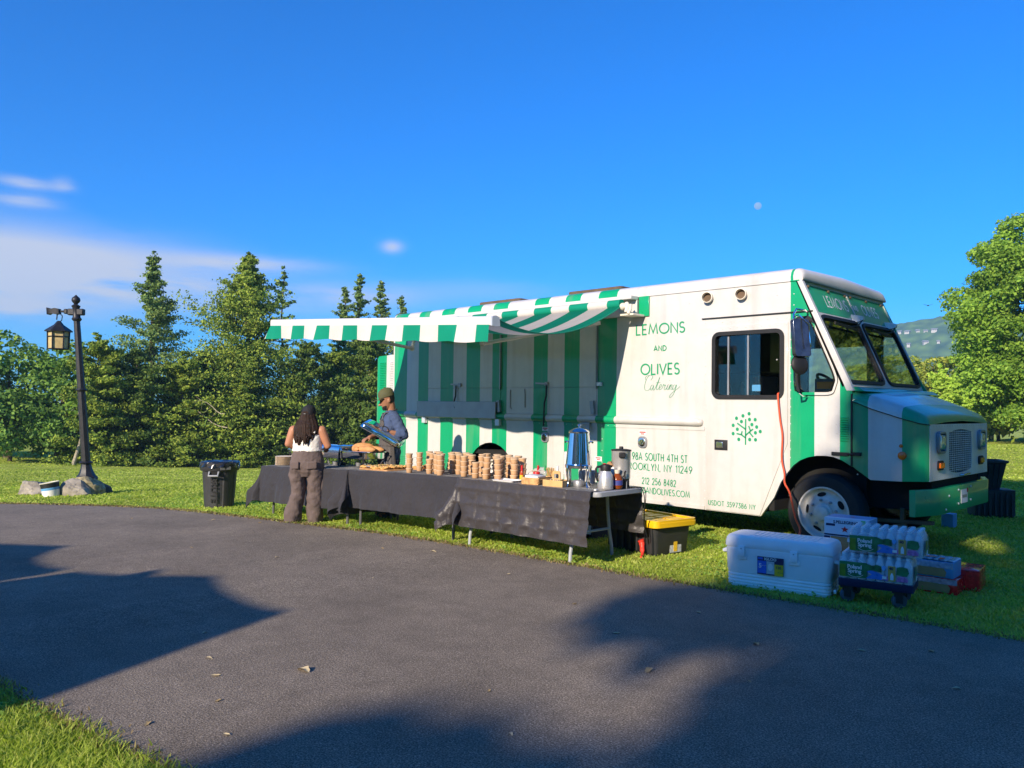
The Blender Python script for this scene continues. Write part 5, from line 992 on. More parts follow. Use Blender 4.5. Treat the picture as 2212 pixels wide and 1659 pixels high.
# chafing dishes
def chafer(x, y, label, lid, rz=0.):
    t = thing('chafing_dish', label, 'chafing dish', (x, y, zt(x) + .006), rz, 'chafing dishes on the left table')
    mb = MB(); mb.rbox(-.18, .18, -.28, .28, .115, .205, .05, taper=.015); mb.rbox(-.20, .20, -.30, .30, .205, .215, .05); mb.build('water_pan', chrome, t)
    for sx_ in (-1, 1):
        for sy_ in (-1, 1):
            q = MB(); q.tube([(sx_ * .175, sy_ * .25, .205), (sx_ * .165, sy_ * .235, .09), (sx_ * .19, sy_ * .265, .0)], .011, 6); q.tube([(sx_ * .175, sy_ * .25, .15), (sx_ * .10, sy_ * .235, .03), (sx_ * .19, sy_ * .265, .02)], .007, 6); q.build('leg', mat_dark if sx_ < 0 else steel, t)
    for sy_ in (-1, 1):
        q = MB(); q.tube([(-.09, sy_ * .30, .21), (-.09, sy_ * .335, .215), (.09, sy_ * .335, .215), (.09, sy_ * .30, .21)], .007, 6); q.build('handle', mat_dark, t)
    mb = MB(); mb.lathe([(.04, 0), (.045, .05), (.03, .055), (.001, .05)], 14, (0, .1, .0)); mb.lathe([(.04, 0), (.045, .05), (.03, .055), (.001, .05)], 14, (0, -.1, .0)); 
    for yy in (-.1, .1):
        q = MB(); q.lathe([(.04, 0), (.045, .05), (.03, .055), (.001, .05)], 14, (0, yy, .0)); q.build('burner', steel, t)
    if lid:
        lid_parts(t, .215)
    return t
def lid_parts(t, z0):
    mb = MB(); mb.rbox(-.195, .195, -.295, .295, z0, z0 + .012, .05); mb.build('lid_rim', chrome, t)
    def rr(kx, ky, z): return [(p[0] * kx, p[1] * ky, z) for p in [(a, b) for a, b in WIN(-.19, .19, -.285, .285, .05)]]
    mb = MB(); mb.loft([rr(1, 1, z0 + .010), rr(.985, .99, z0 + .05), rr(.93, .95, z0 + .068), rr(.7, .8, z0 + .078), rr(.05, .05, z0 + .082)]); mb.build('lid', chrome, t, smooth=50)
    mb = MB(); mb.tube([(0, .045 * math.cos(a), z0 + .085 + .035 * math.sin(a)) for a in np.linspace(0, PI, 9)], .007, 6); mb.build('lid_handle', mat_dark, t)
chafer(-6.82, -1.92, 'chafing dish at the far left, half hidden behind the woman', True, PI / 2)
chafer(-6.10, -1.86, 'closed chafing dish with a ring handle on its lid', True, PI / 2)
ch = chafer(-5.50, -1.88, 'open chafing dish heaped with baguette loaves', False, PI / 2)
breadM = mat('bread_crust', (.55, .27, .10), rough=.65, var=.25, vscale=14, bump=.3)
for k, (dx, dy, dz, r_) in enumerate(((-.13, -.06, .235, .05), (-.10, .05, .24, .055), (.12, -.03, .24, .05), (.13, .08, .235, .05), (.0, .0, .275, .052))):
    L = .15; ang = k * .22 - .2; d = Vector((math.cos(ang), math.sin(ang), 0)); q = MB(); c = Vector((dx, dy, dz))
    q.tube([c + d * (t_ - .5) * L * 2 for t_ in np.linspace(0, 1, 9)], [r_ * max(.12, math.sin(PI * t_) ** .45) for t_ in np.linspace(0, 1, 9)], 10, squash=None)
    o = q.build('bread_loaf', breadM, smooth=70); o.location = (-5.50, -1.88, zt(-5.50) + .006); tag(o, ('golden baguette at the near end of the open dish', 'baguette beside the nearest one in the open dish', 'baguette at the far end of the open dish', 'baguette by the far rim of the open dish', 'baguette lying on top of the others in the open dish')[k], 'bread', 'baguettes in the open chafing dish')
# flatbread boards and slices
def board(x0, x1, y0, y1, lb):
    xc, yc = (x0 + x1) / 2, (y0 + y1) / 2; q = MB(); q.rbox(x0 - xc, x1 - xc, y0 - yc, y1 - yc, 0, .018, .03); o = q.build('serving_board', wood, loc=(xc, yc, zt(xc) + .006), rot=(0, -math.atan(.021), 0)); return tag(o, lb, 'board', 'wooden boards of flatbread')
board(-4.94, -4.36, -2.34, -1.92, 'wooden board of flatbread nearest the left end of the middle table'); board(-4.34, -4.06, -1.96, -1.70, 'small wooden board of flatbread behind the cup stacks')
crust = mat('flatbread', (.58, .31, .09), rough=.7, var=.4, vscale=40, bump=.5, bscale=90); topp = mat('topping_red', (.42, .11, .04), rough=.5, var=.5, vscale=60); herb = mat('topping_herb', (.24, .26, .06), rough=.7, var=.3, vscale=60); cheese = mat('topping_cheese', (.75, .53, .24), rough=.5, var=.25, vscale=50)
def slice_me(sd):
    r_ = random.Random(sd); mb = MB(); P = [(-.035, -.03), (.035, -.032), (.037, .03), (-.03, .034)]; P = [(a + r_.uniform(-.006, .006), b + r_.uniform(-.006, .006)) for a, b in P]
    mb.loft([[(a * k, b * k, z) for a, b in smooth_poly(P, 2, .25)] for k, z in ((.95, 0), (1.04, .008), (1., .017), (.85, .021))])
    for k in range(8): mb.sphere((r_.uniform(-.025, .025), r_.uniform(-.022, .022), .021), r_.uniform(.005, .010), 6, 4, m=r_.choice((1, 2, 3, 3)), sc=(1.2, 1, .6))
    return mb.mesh('flatbread_slice', [crust, topp, herb, cheese], 60)
SL = [slice_me(k) for k in range(5)]
k = 0
for bx, nx_, by, ny_, lb in ((-4.90, 10, -2.30, 7, 'topped flatbread slice on the board near the left of the middle table'), (-4.31, 4, -1.92, 4, 'topped flatbread slice on the small board behind the cups')):
    for i in range(nx_):
        for j in range(ny_):
            if lb.startswith('topped flatbread slice on the board') and rnd.random() < .06: continue
            x, y = bx + i * .054 + rnd.uniform(-.008, .008), by + j * .052 + rnd.uniform(-.008, .008)
            o = instance('flatbread_slice', SL[k % 5], (x, y, zt(x) + .026 + rnd.uniform(0, .012)), rnd.uniform(0, 6)); o.rotation_euler.x = rnd.uniform(-.28, .28); o.rotation_euler.y = rnd.uniform(-.28, .28); k += 1
            tag(o, 'flatbread slice %s from the left in the %s row of the %s board' % (ORD[i], ORD[j], 'large' if nx_ > 5 else 'small'), 'flatbread', 'flatbread slices')
mb = MB(); mb.prism([(-.035, 0), (.035, 0), (.03, .10), (-.03, .10)], lambda a, b, d: (a, b * .5, .0 + b * .75 + d), .002); mb.tube([(0, 0, 0), (0, -.06, -.01), (0, -.16, .0)], .007, 6); o = mb.build('pizza_server', steel, loc=(-4.62, -2.26, zt(-4.6) + .05), rot=(0, 0, -.8)); tag(o, 'steel serving spatula standing in the flatbread', 'spatula')

# coffee urn
def at_table(name, label, cat, x, y, rz=0., group=None): return thing(name, label, cat, (x, y, zt(x, y) + .006), rz, group)
urn = at_table('coffee_urn', 'tall tapered chrome coffee urn on curved legs', 'coffee urn', -1.457, -2.20, .6)
mb = MB(); mb.lathe([(.001, .178), (.128, .178), (.134, .186), (.134, .205), (.1275, .211), (.1268, .216), (.0985, .511), (.098, .515), (.101, .520), (.101, .527), (.096, .530)], 40, caps=False); mb.build('body', chrome, urn, smooth=40)
mb = MB(); mb.lathe([(.099, .529), (.094, .536), (.06, .556), (.03, .566), (.001, .569)], 32, caps=False); ld = mb.build('lid', chrome, urn, smooth=50); mb = MB(); mb.lathe([(.008, .566), (.007, .58), (.018, .585), (.02, .592), (.012, .598), (.001, .6)], 14, caps=False); mb.build('knob', chrome, ld, smooth=60)
for k in range(4):
    a = k * PI / 2 + .75; q = MB(); ring_ = []
    for r_, z, w_ in ((.137, .205, .020), (.143, .16, .019), (.136, .10, .013), (.128, .06, .010), (.132, .03, .012), (.146, .008, .018), (.15, .0, .018)):
        c = Vector((math.cos(a) * r_, math.sin(a) * r_, z)); t_ = Vector((-math.sin(a), math.cos(a), 0)); rd = Vector((math.cos(a), math.sin(a), 0)); ring_.append([c + t_ * w_ * math.cos(p_) + rd * .006 * math.sin(p_) for p_ in np.linspace(0, 2 * PI, 9)[:-1]])
    q.loft(ring_); q.build('leg', chrome, urn, smooth=60)
for a in (.05, PI + .05):
    q = MB(); d = Vector((math.cos(a), math.sin(a), 0)); q.tube([d * .104 + Vector((0, 0, .43)), d * .125 + Vector((0, 0, .43)), d * .135 + Vector((0, 0, .427))], .007, 8); q.tube([d * .13 + Vector((0, 0, .425)) + Vector((-d.y, d.x, 0)) * s_ for s_ in (-.028, 0, .028)], .010, 10); q.build('handle', chrome, urn)
mb = MB(); a = -1.35; d = Vector((math.cos(a), math.sin(a), 0)); mb.tube([d * .13 + Vector((0, 0, .195)), d * .175 + Vector((0, 0, .195)), d * .185 + Vector((0, 0, .165))], .011, 8); mb.tube([d * .165 + Vector((0, 0, .20)), d * .165 + Vector((0, 0, .235))], .007, 8); mb.build('spigot', mat_dark, urn)
mb = MB(); mb.lathe([(.05, 0), (.055, .045), (.045, .06), (.001, .06)], 18, caps=False); mb.build('burner', steel, urn)
whiteC = mat('paper_white', (.78, .76, .74), rough=.7, var=.04)
mb = MB(); mb.lathe([(.001, 0), (.026, 0), (.037, .095), (.0395, .097), (.0395, .101), (.036, .101), (.034, .09)], 18, caps=False); pc = mb.mesh('paper_cup', whiteC, 50)
for k in range(14): tag(instance('paper_cup', pc, (-1.72, -2.06, zt(-1.72) + .006 + k * .0165)), 'white paper cup nested in the tall column left of the urn', 'paper cup', 'white paper cups by the urn')
for k, (x, y, n_) in enumerate(((-1.62, -1.95, 3), (-1.53, -1.90, 3), (-1.44, -1.88, 2))):
    for j in range(n_): tag(instance('paper_cup', pc, (x, y, zt(x) + .006 + j * .0165)), '%s white paper cup of the %s short stack behind the urn legs' % (('bottom', 'middle', 'top')[j] if n_ == 3 else ('bottom', 'top')[j], ('left', 'middle', 'right')[k]), 'paper cup', 'white paper cups by the urn')
can = at_table('steel_canister', 'narrow steel canister standing behind the right leg of the urn', 'canister', -1.29, -2.04); mb = MB(); mb.lathe([(.001, 0), (.04, 0), (.042, .01), (.04, .17), (.036, .19), (.038, .2), (.001, .2)], 20, caps=False); mb.build('body', steel, can, smooth=40)
mc = at_table('milk_carton', 'white and blue milk carton with an open brown top', 'carton', -1.21, -2.03, .5); mb = MB(); mb.box(-.045, .045, -.045, .045, 0, .20); mb.build('body', whiteC, mc, bevel=.003); mb = MB(); mb.prism([(-.045, 0), (.045, 0), (.012, .045), (-.012, .045)], lambda a, b, d: (a, -.045 + d, .20 + b), .09); mb.build('gable_top', mat('carton_brown', (.42, .22, .09), rough=.6), mc)
mb = MB(); mb.prism([(-.043, .03), (.043, .03), (.043, .12), (-.043, .17)], lambda a, b, d: (a, -.0465 + d * 0 - d, b), .0006); mb.prism([(-.043, .03), (.043, .03), (.043, .12), (-.043, .17)], lambda a, b, d: (.0465 + d, a, b), .0006); mb.build('blue_print', mat('blue_print', (.05, .22, .6), rough=.5, var=.1), mc)
brushed = mat('brushed_steel', (.62, .60, .58), rough=.34, metal=.6, var=.08, vscale=20); redP = mat('red_plastic', (.55, .02, .02), rough=.35, var=.05)
cf = at_table('steel_carafe', 'brushed steel thermal carafe with black handle and red button', 'carafe', -1.13, -2.20, -2.05); mb = MB(); mb.lathe([(.001, 0), (.07, 0), (.074, .006), (.073, .03), (.075, .032), (.074, .10), (.066, .135), (.05, .16), (.047, .175)], 32, caps=False); mb.build('body', brushed, cf, smooth=45)
mb = MB(); mb.lathe([(.049, .17), (.051, .205), (.046, .225), (.03, .232), (.001, .234)], 24, caps=False); mb.loft([[(-.03, -.02, .19), (-.03, .02, .19), (-.05, .02, .222), (-.05, -.02, .222)], [(-.065, -.008, .205), (-.065, .008, .205), (-.07, .008, .222), (-.07, -.008, .222)]]); l_ = mb.build('lid', mat_dark, cf, smooth=50); mb = MB(); mb.sphere((.012, 0, .235), .014, 10, 6, sc=(1.3, 1, .5)); mb.build('button', redP, l_)
mb = MB(); mb.tube([(.045, 0, .212), (.085, 0, .208), (.098, 0, .19), (.096, 0, .13), (.085, 0, .085), (.072, 0, .078)], .011, 8); mb.build('handle', mat_dark, cf)
pk = at_table('coffee_percolator', 'steel percolator with black lid, black base and side tap', 'coffee maker', -1.13, -1.96, -.3)
mb = MB(); mb.lathe([(.082, .085), (.088, .09), (.092, .34), (.096, .345), (.096, .352), (.088, .354)], 32, caps=False); mb.build('body', brushed, pk, smooth=45); mb = MB(); mb.lathe([(.001, 0), (.075, 0), (.08, .01), (.08, .085), (.06, .09)], 28, caps=False); mb.build('base', mat_dark, pk, smooth=45)
mb = MB(); mb.lathe([(.097, .35), (.097, .362), (.06, .368), (.02, .37), (.02, .388), (.017, .392), (.001, .392)], 28, caps=False); mb.build('lid', mat_dark, pk, smooth=45)
for a in (2.6, -.54):
    q = MB(); d = Vector((math.cos(a), math.sin(a), 0)); q.obox(d * .104 + Vector((0, 0, .315)), (.035, .06, .05), Matrix.Rotation(a, 3, 'Z')); q.build('handle', mat_dark, pk, bevel=.008)
mb = MB(); d = Vector((.55, -.2, 0)).normalized(); mb.tube([d * .085 + Vector((0, 0, .115)), d * .125 + Vector((0, 0, .115)), d * .135 + Vector((0, 0, .09))], .009, 8); mb.tube([d * .125 + Vector((0, 0, .12)), d * .128 + Vector((0, 0, .155)), d * .15 + Vector((0, 0, .165))], .008, 8); mb.build('tap', mat_dark, pk); mb = MB(); mb.tube([Vector((.03, .06, .08)), d * .13 + Vector((0, .02, .06)), d * .13 + Vector((0, .02, .0))], .004, 5); mb.build('sight_tube', steel, pk)
ag = mat('amber_glass', (.55, .12, .01), rough=.06, trans=.6, var=0, spec=.6)
bt = at_table('syrup_jug', 'amber syrup jug with a clear neck between carafe and percolator', 'bottle', -1.09, -2.075); mb = MB(); mb.lathe([(.001, .0), (.045, .0), (.054, .02), (.055, .08), (.045, .115), (.025, .14), (.02, .15)], 24, caps=False); mb.build('body', ag, bt, smooth=60); mb = MB(); mb.lathe([(.024, .142), (.03, .16), (.034, .178), (.001, .178)], 18, caps=False); mb.build('neck', cream, bt, smooth=60); mb = MB(); mb.lathe([(.0555, .035), (.0562, .08)], 24, (0, 0, 0), caps=False); mb.build('label', mat('navy_label', (.05, .06, .25), rough=.5), bt)
tag(MB().rbox(-.012, .012, -.018, .018, 0, .016, .006).build('sugar_packet', whiteC, loc=(-1.10, -2.38, zt(-1.1) + .004)), 'small white packet at the table end in front of the carafe', 'packet')
# napkin basket, stirrers, wrapped cutlery, caddy, paper tray
wick = mat('wicker', (.58, .33, .13), rough=.7, var=.3, vscale=40)
bk = at_table('wicker_basket', 'woven wicker basket holding white napkins', 'basket', -1.90, -2.32, .22)
for z in np.linspace(.006, .062, 6):
    q = MB(); P = WIN(-.095, .095, -.135, .135, .02); q.tube([(a + .004 * math.sin(i * 2.2 + z * 300), b, z) for i, (a, b) in enumerate(P + [P[0]])], .0062, 6, caps=False); q.build('weave', wick, bk, smooth=60)
q = MB(); q.box(-.085, .085, -.125, .125, 0, .008); q.build('bottom', wick, bk); q = MB()
tag(MB().rbox(-.075, .075, -.11, .06, 0, .07, .012).build('napkin_stack', whiteC, loc=(-1.90, -2.32, zt(-1.9) + .02), rot=(.0, 0.05, .22)), 'white paper napkins standing in the wicker basket', 'napkins')
for k in range(22):
    q = MB(); a = rnd.uniform(-.3, .3); q.obox((0, 0, .065), (.006, .0025, .13)); o = q.build('stirrer', bamboo, loc=(-1.86 + rnd.uniform(-.03, .03), -2.15 + rnd.uniform(-.03, .03), zt(-1.86) + .03), rot=(rnd.uniform(-.25, .25), rnd.uniform(-.35, .35), rnd.uniform(0, 3))); tag(o, 'thin wooden stirrer in the fanned bunch behind the wicker basket', 'stirrer', 'wooden stirrers')
for k in range(26):
    q = MB(); q.obox((0, 0, 0), (.16, .012, .003)); o = q.build('wooden_cutlery', bamboo, loc=(-2.10 + rnd.uniform(-.05, .05), -2.02 + rnd.uniform(-.06, .06), zt(-2.1) + .03 + k * .0032), rot=(rnd.uniform(-.12, .12), rnd.uniform(-.15, .15), .5 + rnd.uniform(-.3, .3))); tag(o, 'flat wooden fork in the clear-wrapped heap behind the wicker basket', 'cutlery', 'wrapped wooden cutlery')
wrapM = mat('clear_wrap', (.85, .84, .82), rough=.22, var=.06, alpha=.42, bump=.9, bscale=30, spec=.7)
mb = MB(); mb.grid(lambda a, b: (-2.26 + .32 * a, -2.15 + .26 * b, zt(-2.1) + .012 + .13 * (math.sin(PI * a) * math.sin(PI * b)) ** .5 + .012 * math.sin(a * 23) * math.sin(b * 17 + a * 9)), 22, 18); tag(mb.build('plastic_wrap', wrapM, smooth=60), 'crumpled clear plastic wrap over the wooden cutlery', 'wrapper')
cd = at_table('tea_caddy', 'light wooden caddy with an arched handle', 'caddy', -1.60, -2.36, .18)
mb = MB(); mb.box(-.11, .11, -.075, -.067, 0, .062); mb.box(-.11, .11, .067, .075, 0, .062); mb.box(-.11, -.102, -.067, .067, 0, .062); mb.box(.102, .11, -.067, .067, 0, .062); mb.box(-.004, .004, -.067, .067, 0, .055); mb.box(-.102, .102, -.067, .067, 0, .008); mb.build('tray', bamboo, cd, bevel=.002)
mb = MB(); mb.prism(WIN(-.045, .045, .05, .145, .02), lambda a, b, d: (a, -.004 + d, b), .009, holes=[WIN(-.026, .026, .075, .118, .012)[::-1]]); mb.build('handle', bamboo, cd)
for k in range(12): q = MB(); q.obox((0, 0, .03), (.004, .05, .055)); o = q.build('tea_packet', [whiteC, palm, herb][k % 3], loc=(-1.665 + k * .0125, -2.36 + rnd.uniform(-.01, .01), zt(-1.6) + .012), rot=(0, rnd.uniform(-.15, .15), .18)); tag(o, '%s tea packet standing in the wooden caddy' % ('white', 'beige', 'olive')[k % 3], 'packet', 'tea packets in the caddy')
tr = at_table('paper_tray', 'flat white paper tray near the front edge, left of the salt shaker', 'tray', -2.24, -2.385, .12); mb = MB(); mb.loft([[(a * k, b * k, z) for a, b in WIN(-.14, .14, -.095, .095, .02)] for k, z in ((.92, .003), (1., .018), (.985, .018), (.91, .006))]); mb.build('tray', whiteC, tr)
# sauces and shakers
def sauce(x, y, bodyc, capc, label, hh=1., lab=None):
    t = at_table('sauce_bottle', label, 'sauce bottle', x, y, group='sauce bottles on the right table'); mb = MB(); mb.lathe([(.001, 0), (.0195, 0), (.021, .004), (.021, .07 * hh), (.012, .095 * hh), (.009, .105 * hh)], 16, caps=False); mb.build('body', bodyc, t, smooth=60)
    mb = MB(); mb.lathe([(.0115, .10 * hh), (.0125, .105 * hh), (.0105, .15 * hh), (.001, .151 * hh)], 14, caps=False); mb.build('cap', capc, t, smooth=40)
    if lab: mb = MB(); mb.lathe([(.0215, .012), (.0215, .062)], 16, caps=False); mb.build('label', lab, t)
hot = mat('hot_sauce', (.42, .06, .01), rough=.1, var=.05, coat=.5); yl = mat('yellow_label', (.75, .45, .02), rough=.5, var=.15, vscale=60); greenP = mat('green_cap', (.03, .30, .10), rough=.4); greenS = mat('green_sauce', (.16, .22, .05), rough=.12, coat=.5); clr = mat('pale_bottle', (.5, .42, .28), rough=.1, coat=.4)
sauce(-2.18, -2.24, hot, redP, 'hot sauce bottle with a tall red cap and yellow label', 1.08, yl); sauce(-2.10, -2.08, hot, redP, 'red capped sauce bottle behind the red lidded jar', 1.05); sauce(-2.03, -2.05, greenS, greenP, 'green capped sauce bottle left of its twin', 1.05); sauce(-1.97, -2.07, greenS, greenP, 'green capped sauce bottle nearest the white capped one', .95); sauce(-1.92, -1.98, clr, whiteC, 'sauce bottle with a white cap behind the wicker basket', 1.05)
jr = at_table('pepper_jar', 'dark pepper jar with a red lid', 'jar', -2.01, -2.20); mb = MB(); mb.lathe([(.001, 0), (.032, 0), (.034, .005), (.034, .075), (.03, .08)], 20, caps=False); mb.build('body', mat('dark_pepper', (.03, .022, .018), rough=.2, coat=.4), jr); mb = MB(); mb.lathe([(.036, .078), (.036, .10), (.032, .105), (.001, .105)], 20, caps=False); mb.build('lid', redP, jr, smooth=40)
sk = at_table('salt_shaker', 'small salt shaker with white salt and steel cap', 'shaker', -2.03, -2.34); mb = MB(); mb.lathe([(.001, 0), (.023, 0), (.024, .004), (.020, .05)], 16, caps=False); mb.build('body', whiteC, sk); mb = MB(); mb.lathe([(.0205, .05), (.021, .07), (.014, .08), (.001, .082)], 16, caps=False); mb.build('cap', mat_dark, sk, smooth=50)
# cable over the table end and the orange cord ends
mb = MB(); mb.tube(cr([(-1.08, -1.93, .70), (-1.0, -1.88, .70), (-.975, -1.84, .69), (-.97, -1.80, .60), (-1.0, -1.76, .46), (-1.03, -1.72, .33), (-1.03, -1.66, .2), (-1.06, -1.60, .13)], 5), .0045, 6); mb.tube(cr([(-1.05, -1.9, .70), (-.985, -1.80, .694), (-.975, -1.77, .62), (-1.01, -1.74, .45), (-1.05, -1.68, .3), (-1.08, -1.62, .14)], 5), .004, 6); tag(mb.build('power_cord', mat_dark, smooth=60), 'black power cord hanging from the percolator over the table end', 'cord')
orange = mat('orange_cord', (.75, .09, .03), rough=.5, var=.08)
mb = MB(); mb.tube(cr([(-1.16, -1.585, .15), (-1.15, -1.58, .12), (-1.13, -1.60, .06), (-1.10, -1.64, .02), (-1.06, -1.72, .012)], 4), [.034] * 3 + [.03] * 3 + [.024] * 4 + [.016] * 4 + [.010] * 3, 8); tag(mb.build('cord_connector', mat('red_plug', (.75, .05, .03), rough=.4), smooth=60), 'bright red plug end hanging in front of the black tote', 'plug')
mb = MB(); mb.tube(cr([(-.50, .10, 1.66), (-.485, -.02, 1.635), (-.482, -.05, 1.60), (-.458, -.05, 1.36), (-.430, -.05, 1.18), (-.434, -.055, .94), (-.39, -.08, .78), (-.29, -.28, .70), (-.225, -.30, .60), (-.165, -.30, .36), (-.11, -.31, .235), (-.12, -.42, .12), (-.2, -.6, .03), (-.32, -.85, .02), (-.2, -1.3, .02), (.1, -1.5, .02)], 6), .0105, 7); tag(mb.build('extension_cord', orange, smooth=60), 'orange extension cord hanging out of the cab window to the grass', 'cord')

# ------------------------------------------------------------------ totes, cooler, drinks
blackP = mat('black_tote', (.028, .028, .03), rough=.5, var=.15); yellowP = mat('yellow_lid', (.80, .47, .008), rough=.4, var=.05); navyP = mat('navy_tote', (.012, .02, .05), rough=.5, var=.1)
def tote(name, label, x, y, rz, L, D, H, bm_, lm, group=None):
    t = thing(name, label, 'tote', (x, y, gz(x, y)), rz, group); mb = MB(); mb.rbox(-L / 2 * .88, L / 2 * .88, -D / 2 * .86, D / 2 * .86, 0, H, .05, taper=.08)
    for k in range(7):
        xx = -L * .36 + k * L * .12
        mb.box(xx, xx + .03, -D * .445, -D * .40, .03, H - .03)
    mb.build('bin', bm_, t, smooth=40)
    mb = MB(); mb.rbox(-L / 2, L / 2, -D / 2, D / 2, H - .015, H + .035, .06); 
    ld = mb.build('lid', lm, t); q = MB(); q.prism(WIN(-L / 2 + .005, L / 2 - .005, -D / 2 + .005, D / 2 - .005, .055), lambda a, b, d: (a, b, H + .034 + d), .022, holes=[WIN(-L / 2 + .04, L / 2 - .04, -D / 2 + .04, D / 2 - .04, .04)[::-1]]); q.build('lid_rim', lm, ld)
    for k in range(5): q = MB(); q.box(-L * .40 + k * L * .16, -L * .40 + k * L * .16 + L * .11, -D * .36, -D * .03, H + .034, H + .044); q.build('lid_panel', lm, ld, bevel=.004); q = MB(); q.box(-L * .40 + k * L * .16, -L * .40 + k * L * .16 + L * .11, D * .03, D * .36, H + .034, H + .044); q.build('lid_panel', lm, ld, bevel=.004)
    return t
tt = tote('storage_tote', 'black storage tote with a bright yellow lid under the table end', -1.31, -1.26, -.18, .84, .60, .30, blackP, yellowP)
mb = MB(); mb.prism([(-.1, .02), (.06, .02), (.06, .2), (-.1, .2)], lambda a, b, d: (.345 + d, a + .07, b), .004); sq = mb.build('sticker', mat('grey_sticker', (.45, .46, .45), rough=.5, var=.3, vscale=40), tt); mb = MB(); mb.prism([(-.05, .03), (.0, .03), (.0, .19), (-.05, .19)], lambda a, b, d: (.3505 + d, a + .07, b), .002); mb.build('sticker_print', yl, sq)
t2 = tote('storage_tote', 'dark blue tote with a yellow label deeper under the right table', -2.28, -1.02, -.1, .60, .45, .33, navyP, navyP)
mb = MB(); mb.prism([(.06, .06), (.24, .06), (.24, .26), (.06, .26)], lambda a, b, d: (a, -.205 - d, b), .004); sq = mb.build('sticker', whiteC, t2); mb = MB(); mb.prism([(.11, .08), (.20, .08), (.20, .24), (.11, .24)], lambda a, b, d: (a, -.2105 - d, b), .002); mb.build('sticker_print', yl, sq)
clearP = mat('clear_bin', (.62, .65, .66), rough=.3, var=.08, alpha=.75); cb_ = thing('clear_bin', 'clear plastic bin on the grass under the right table', 'bin', (-2.62, -1.40, 0), .1); mb = MB(); mb.rbox(-.28, .28, -.2, .2, .0, .17, .04, taper=.1); mb.rbox(-.3, .3, -.22, .22, .17, .195, .05); mb.build('bin', clearP, cb_); mb = MB(); mb.rbox(-.12, .2, -.12, .1, .01, .13, .03); mb.build('contents', mat('brown_contents', (.2, .12, .06), rough=.7, var=.3), cb_)
# cooler
coolW = mat('cooler_white', (.84, .85, .86), rough=.45, var=.05); ang = .186; cx0, cy0 = .082, -2.124
co = thing('cooler', 'big white cool box on the grass with a blue and yellow sticker', 'cooler', (cx0, cy0, 0), ang)
def crb(z, k, r=.05, L=.83, D=.37): return [(L / 2 + (a) * k, D / 2 + b * k, z) for a, b in WIN(-L / 2, L / 2, -D / 2, D / 2, r)]
mb = MB(); rings = [crb(.0, .955), crb(.012, .975)]
for k in range(4):
    z = .025 + k * .026; rings += [crb(z, .985), crb(z + .004, .972), crb(z + .011, .972), crb(z + .015, .987)]
rings += [crb(.135, .99), crb(.143, 1.0), crb(.30, 1.015), crb(.312, 1.017), crb(.316, 1.005), crb(.325, 1.005)]; mb.loft(rings); mb.build('body', coolW, co, smooth=30)
mb = MB(); mb.loft([crb(.322, 1.02), crb(.328, 1.035), crb(.36, 1.035), crb(.395, 1.02, .06), crb(.412, .99, .07), crb(.418, .94, .07), crb(.419, .5, .05)]); ld = mb.build('lid', coolW, co, smooth=40)
for k in range(13): q = MB(); xx = .18 + k * .042; q.box(xx, xx + .022, .06, .31, .4165, .4225); q.build('lid_rib', coolW, ld, bevel=.004)
for x in (.135, .555):
    q = MB(); q.rbox(x - .028, x + .028, -.026, -.008, .25, .335, .005); lt_ = q.build('latch', coolW, co, bevel=.004); q = MB(); q.sphere((x, -.027, .315), .005, 8, 5); q.build('latch_pin', steel, lt_)
    q = MB(); q.box(x - .04, x + .04, -.014, -.004, .225, .265); q.build('latch_recess', coolW, co, bevel=.003)
mb = MB(); mb.tube([(.842, .08, .275), (.875, .08, .27), (.875, .29, .27), (.842, .29, .275)], .016, 8); mb.build('handle', coolW, co)
mb = MB(); mb.tube([(-.012, .08, .275), (-.04, .08, .27), (-.04, .29, .27), (-.012, .29, .275)], .016, 8); mb.build('handle', coolW, co); mb = MB(); mb.lathe([(.018, 0), (.018, .02)], 12, (.842, .06, .045), Matrix.Rotation(PI / 2, 3, 'Y')); mb.build('drain_plug', coolW, co)
fc = lambda off: (lambda a, b, d=0: (a, -.010 - off - d, b))
def card(par, nm, x0, x1, z0, z1, off, mtl, f=fc): q = MB(); q.prism([(x0, z0), (x1, z0), (x1, z1), (x0, z1)], f(off), .0008); return q.build(nm, mtl, par, smooth=0)
navy = mat('navy_print', (.012, .018, .08), rough=.45, var=.05); blueC = mat('bright_blue_print', (.02, .13, .6), rough=.45, var=.05); greyC = mat('grey_print', (.5, .52, .54), rough=.5, var=.05); yelC = mat('yellow_print', (.75, .5, .02), rough=.5, var=.05)
st = card(co, 'sticker', .265, .475, .125, .268, .002, navy)
card(st, 'print_patch', .267, .338, .135, .235, .004, blueC); card(st, 'print_patch', .340, .402, .135, .235, .004, greyC); card(st, 'print_patch', .404, .473, .127, .215, .004, yelC); card(st, 'print_patch', .27, .31, .245, .262, .004, blueC)
def words(par, s, x, z, size, mtl, f, bold=.0, sp_=1., align='LEFT', shear=0.): q = MB(); text_mesh(q, s, lambda a, b: f(x + a, z + b), size, bold, sp_, align, shear); return q.build('lettering', mtl, par, smooth=0, recalc=False)
words(st, 'IGLOO', .322, .2425, .030, letterW, fc(.0052), .0012, 1.05); words(st, '5', .277, .178, .05, letterW, fc(.0062), .0015); words(st, 'DAY ICE', .30, .195, .010, letterW, fc(.0062)); words(st, '120', .412, .182, .03, navy, fc(.0062), .001); words(st, 'QT', .452, .182, .012, navy, fc(.0062)); words(st, '188 CANS', .425, .15, .011, navy, fc(.0062)); 
q = MB(); q.add([(.371 + .02 * math.cos(a), -.0162, .19 + .03 * math.sin(a)) for a in np.linspace(0, 2 * PI, 17)[:-1]], [tuple(range(16))[::-1]]); q.build('print_emblem', letterW, st, smooth=0, recalc=False)
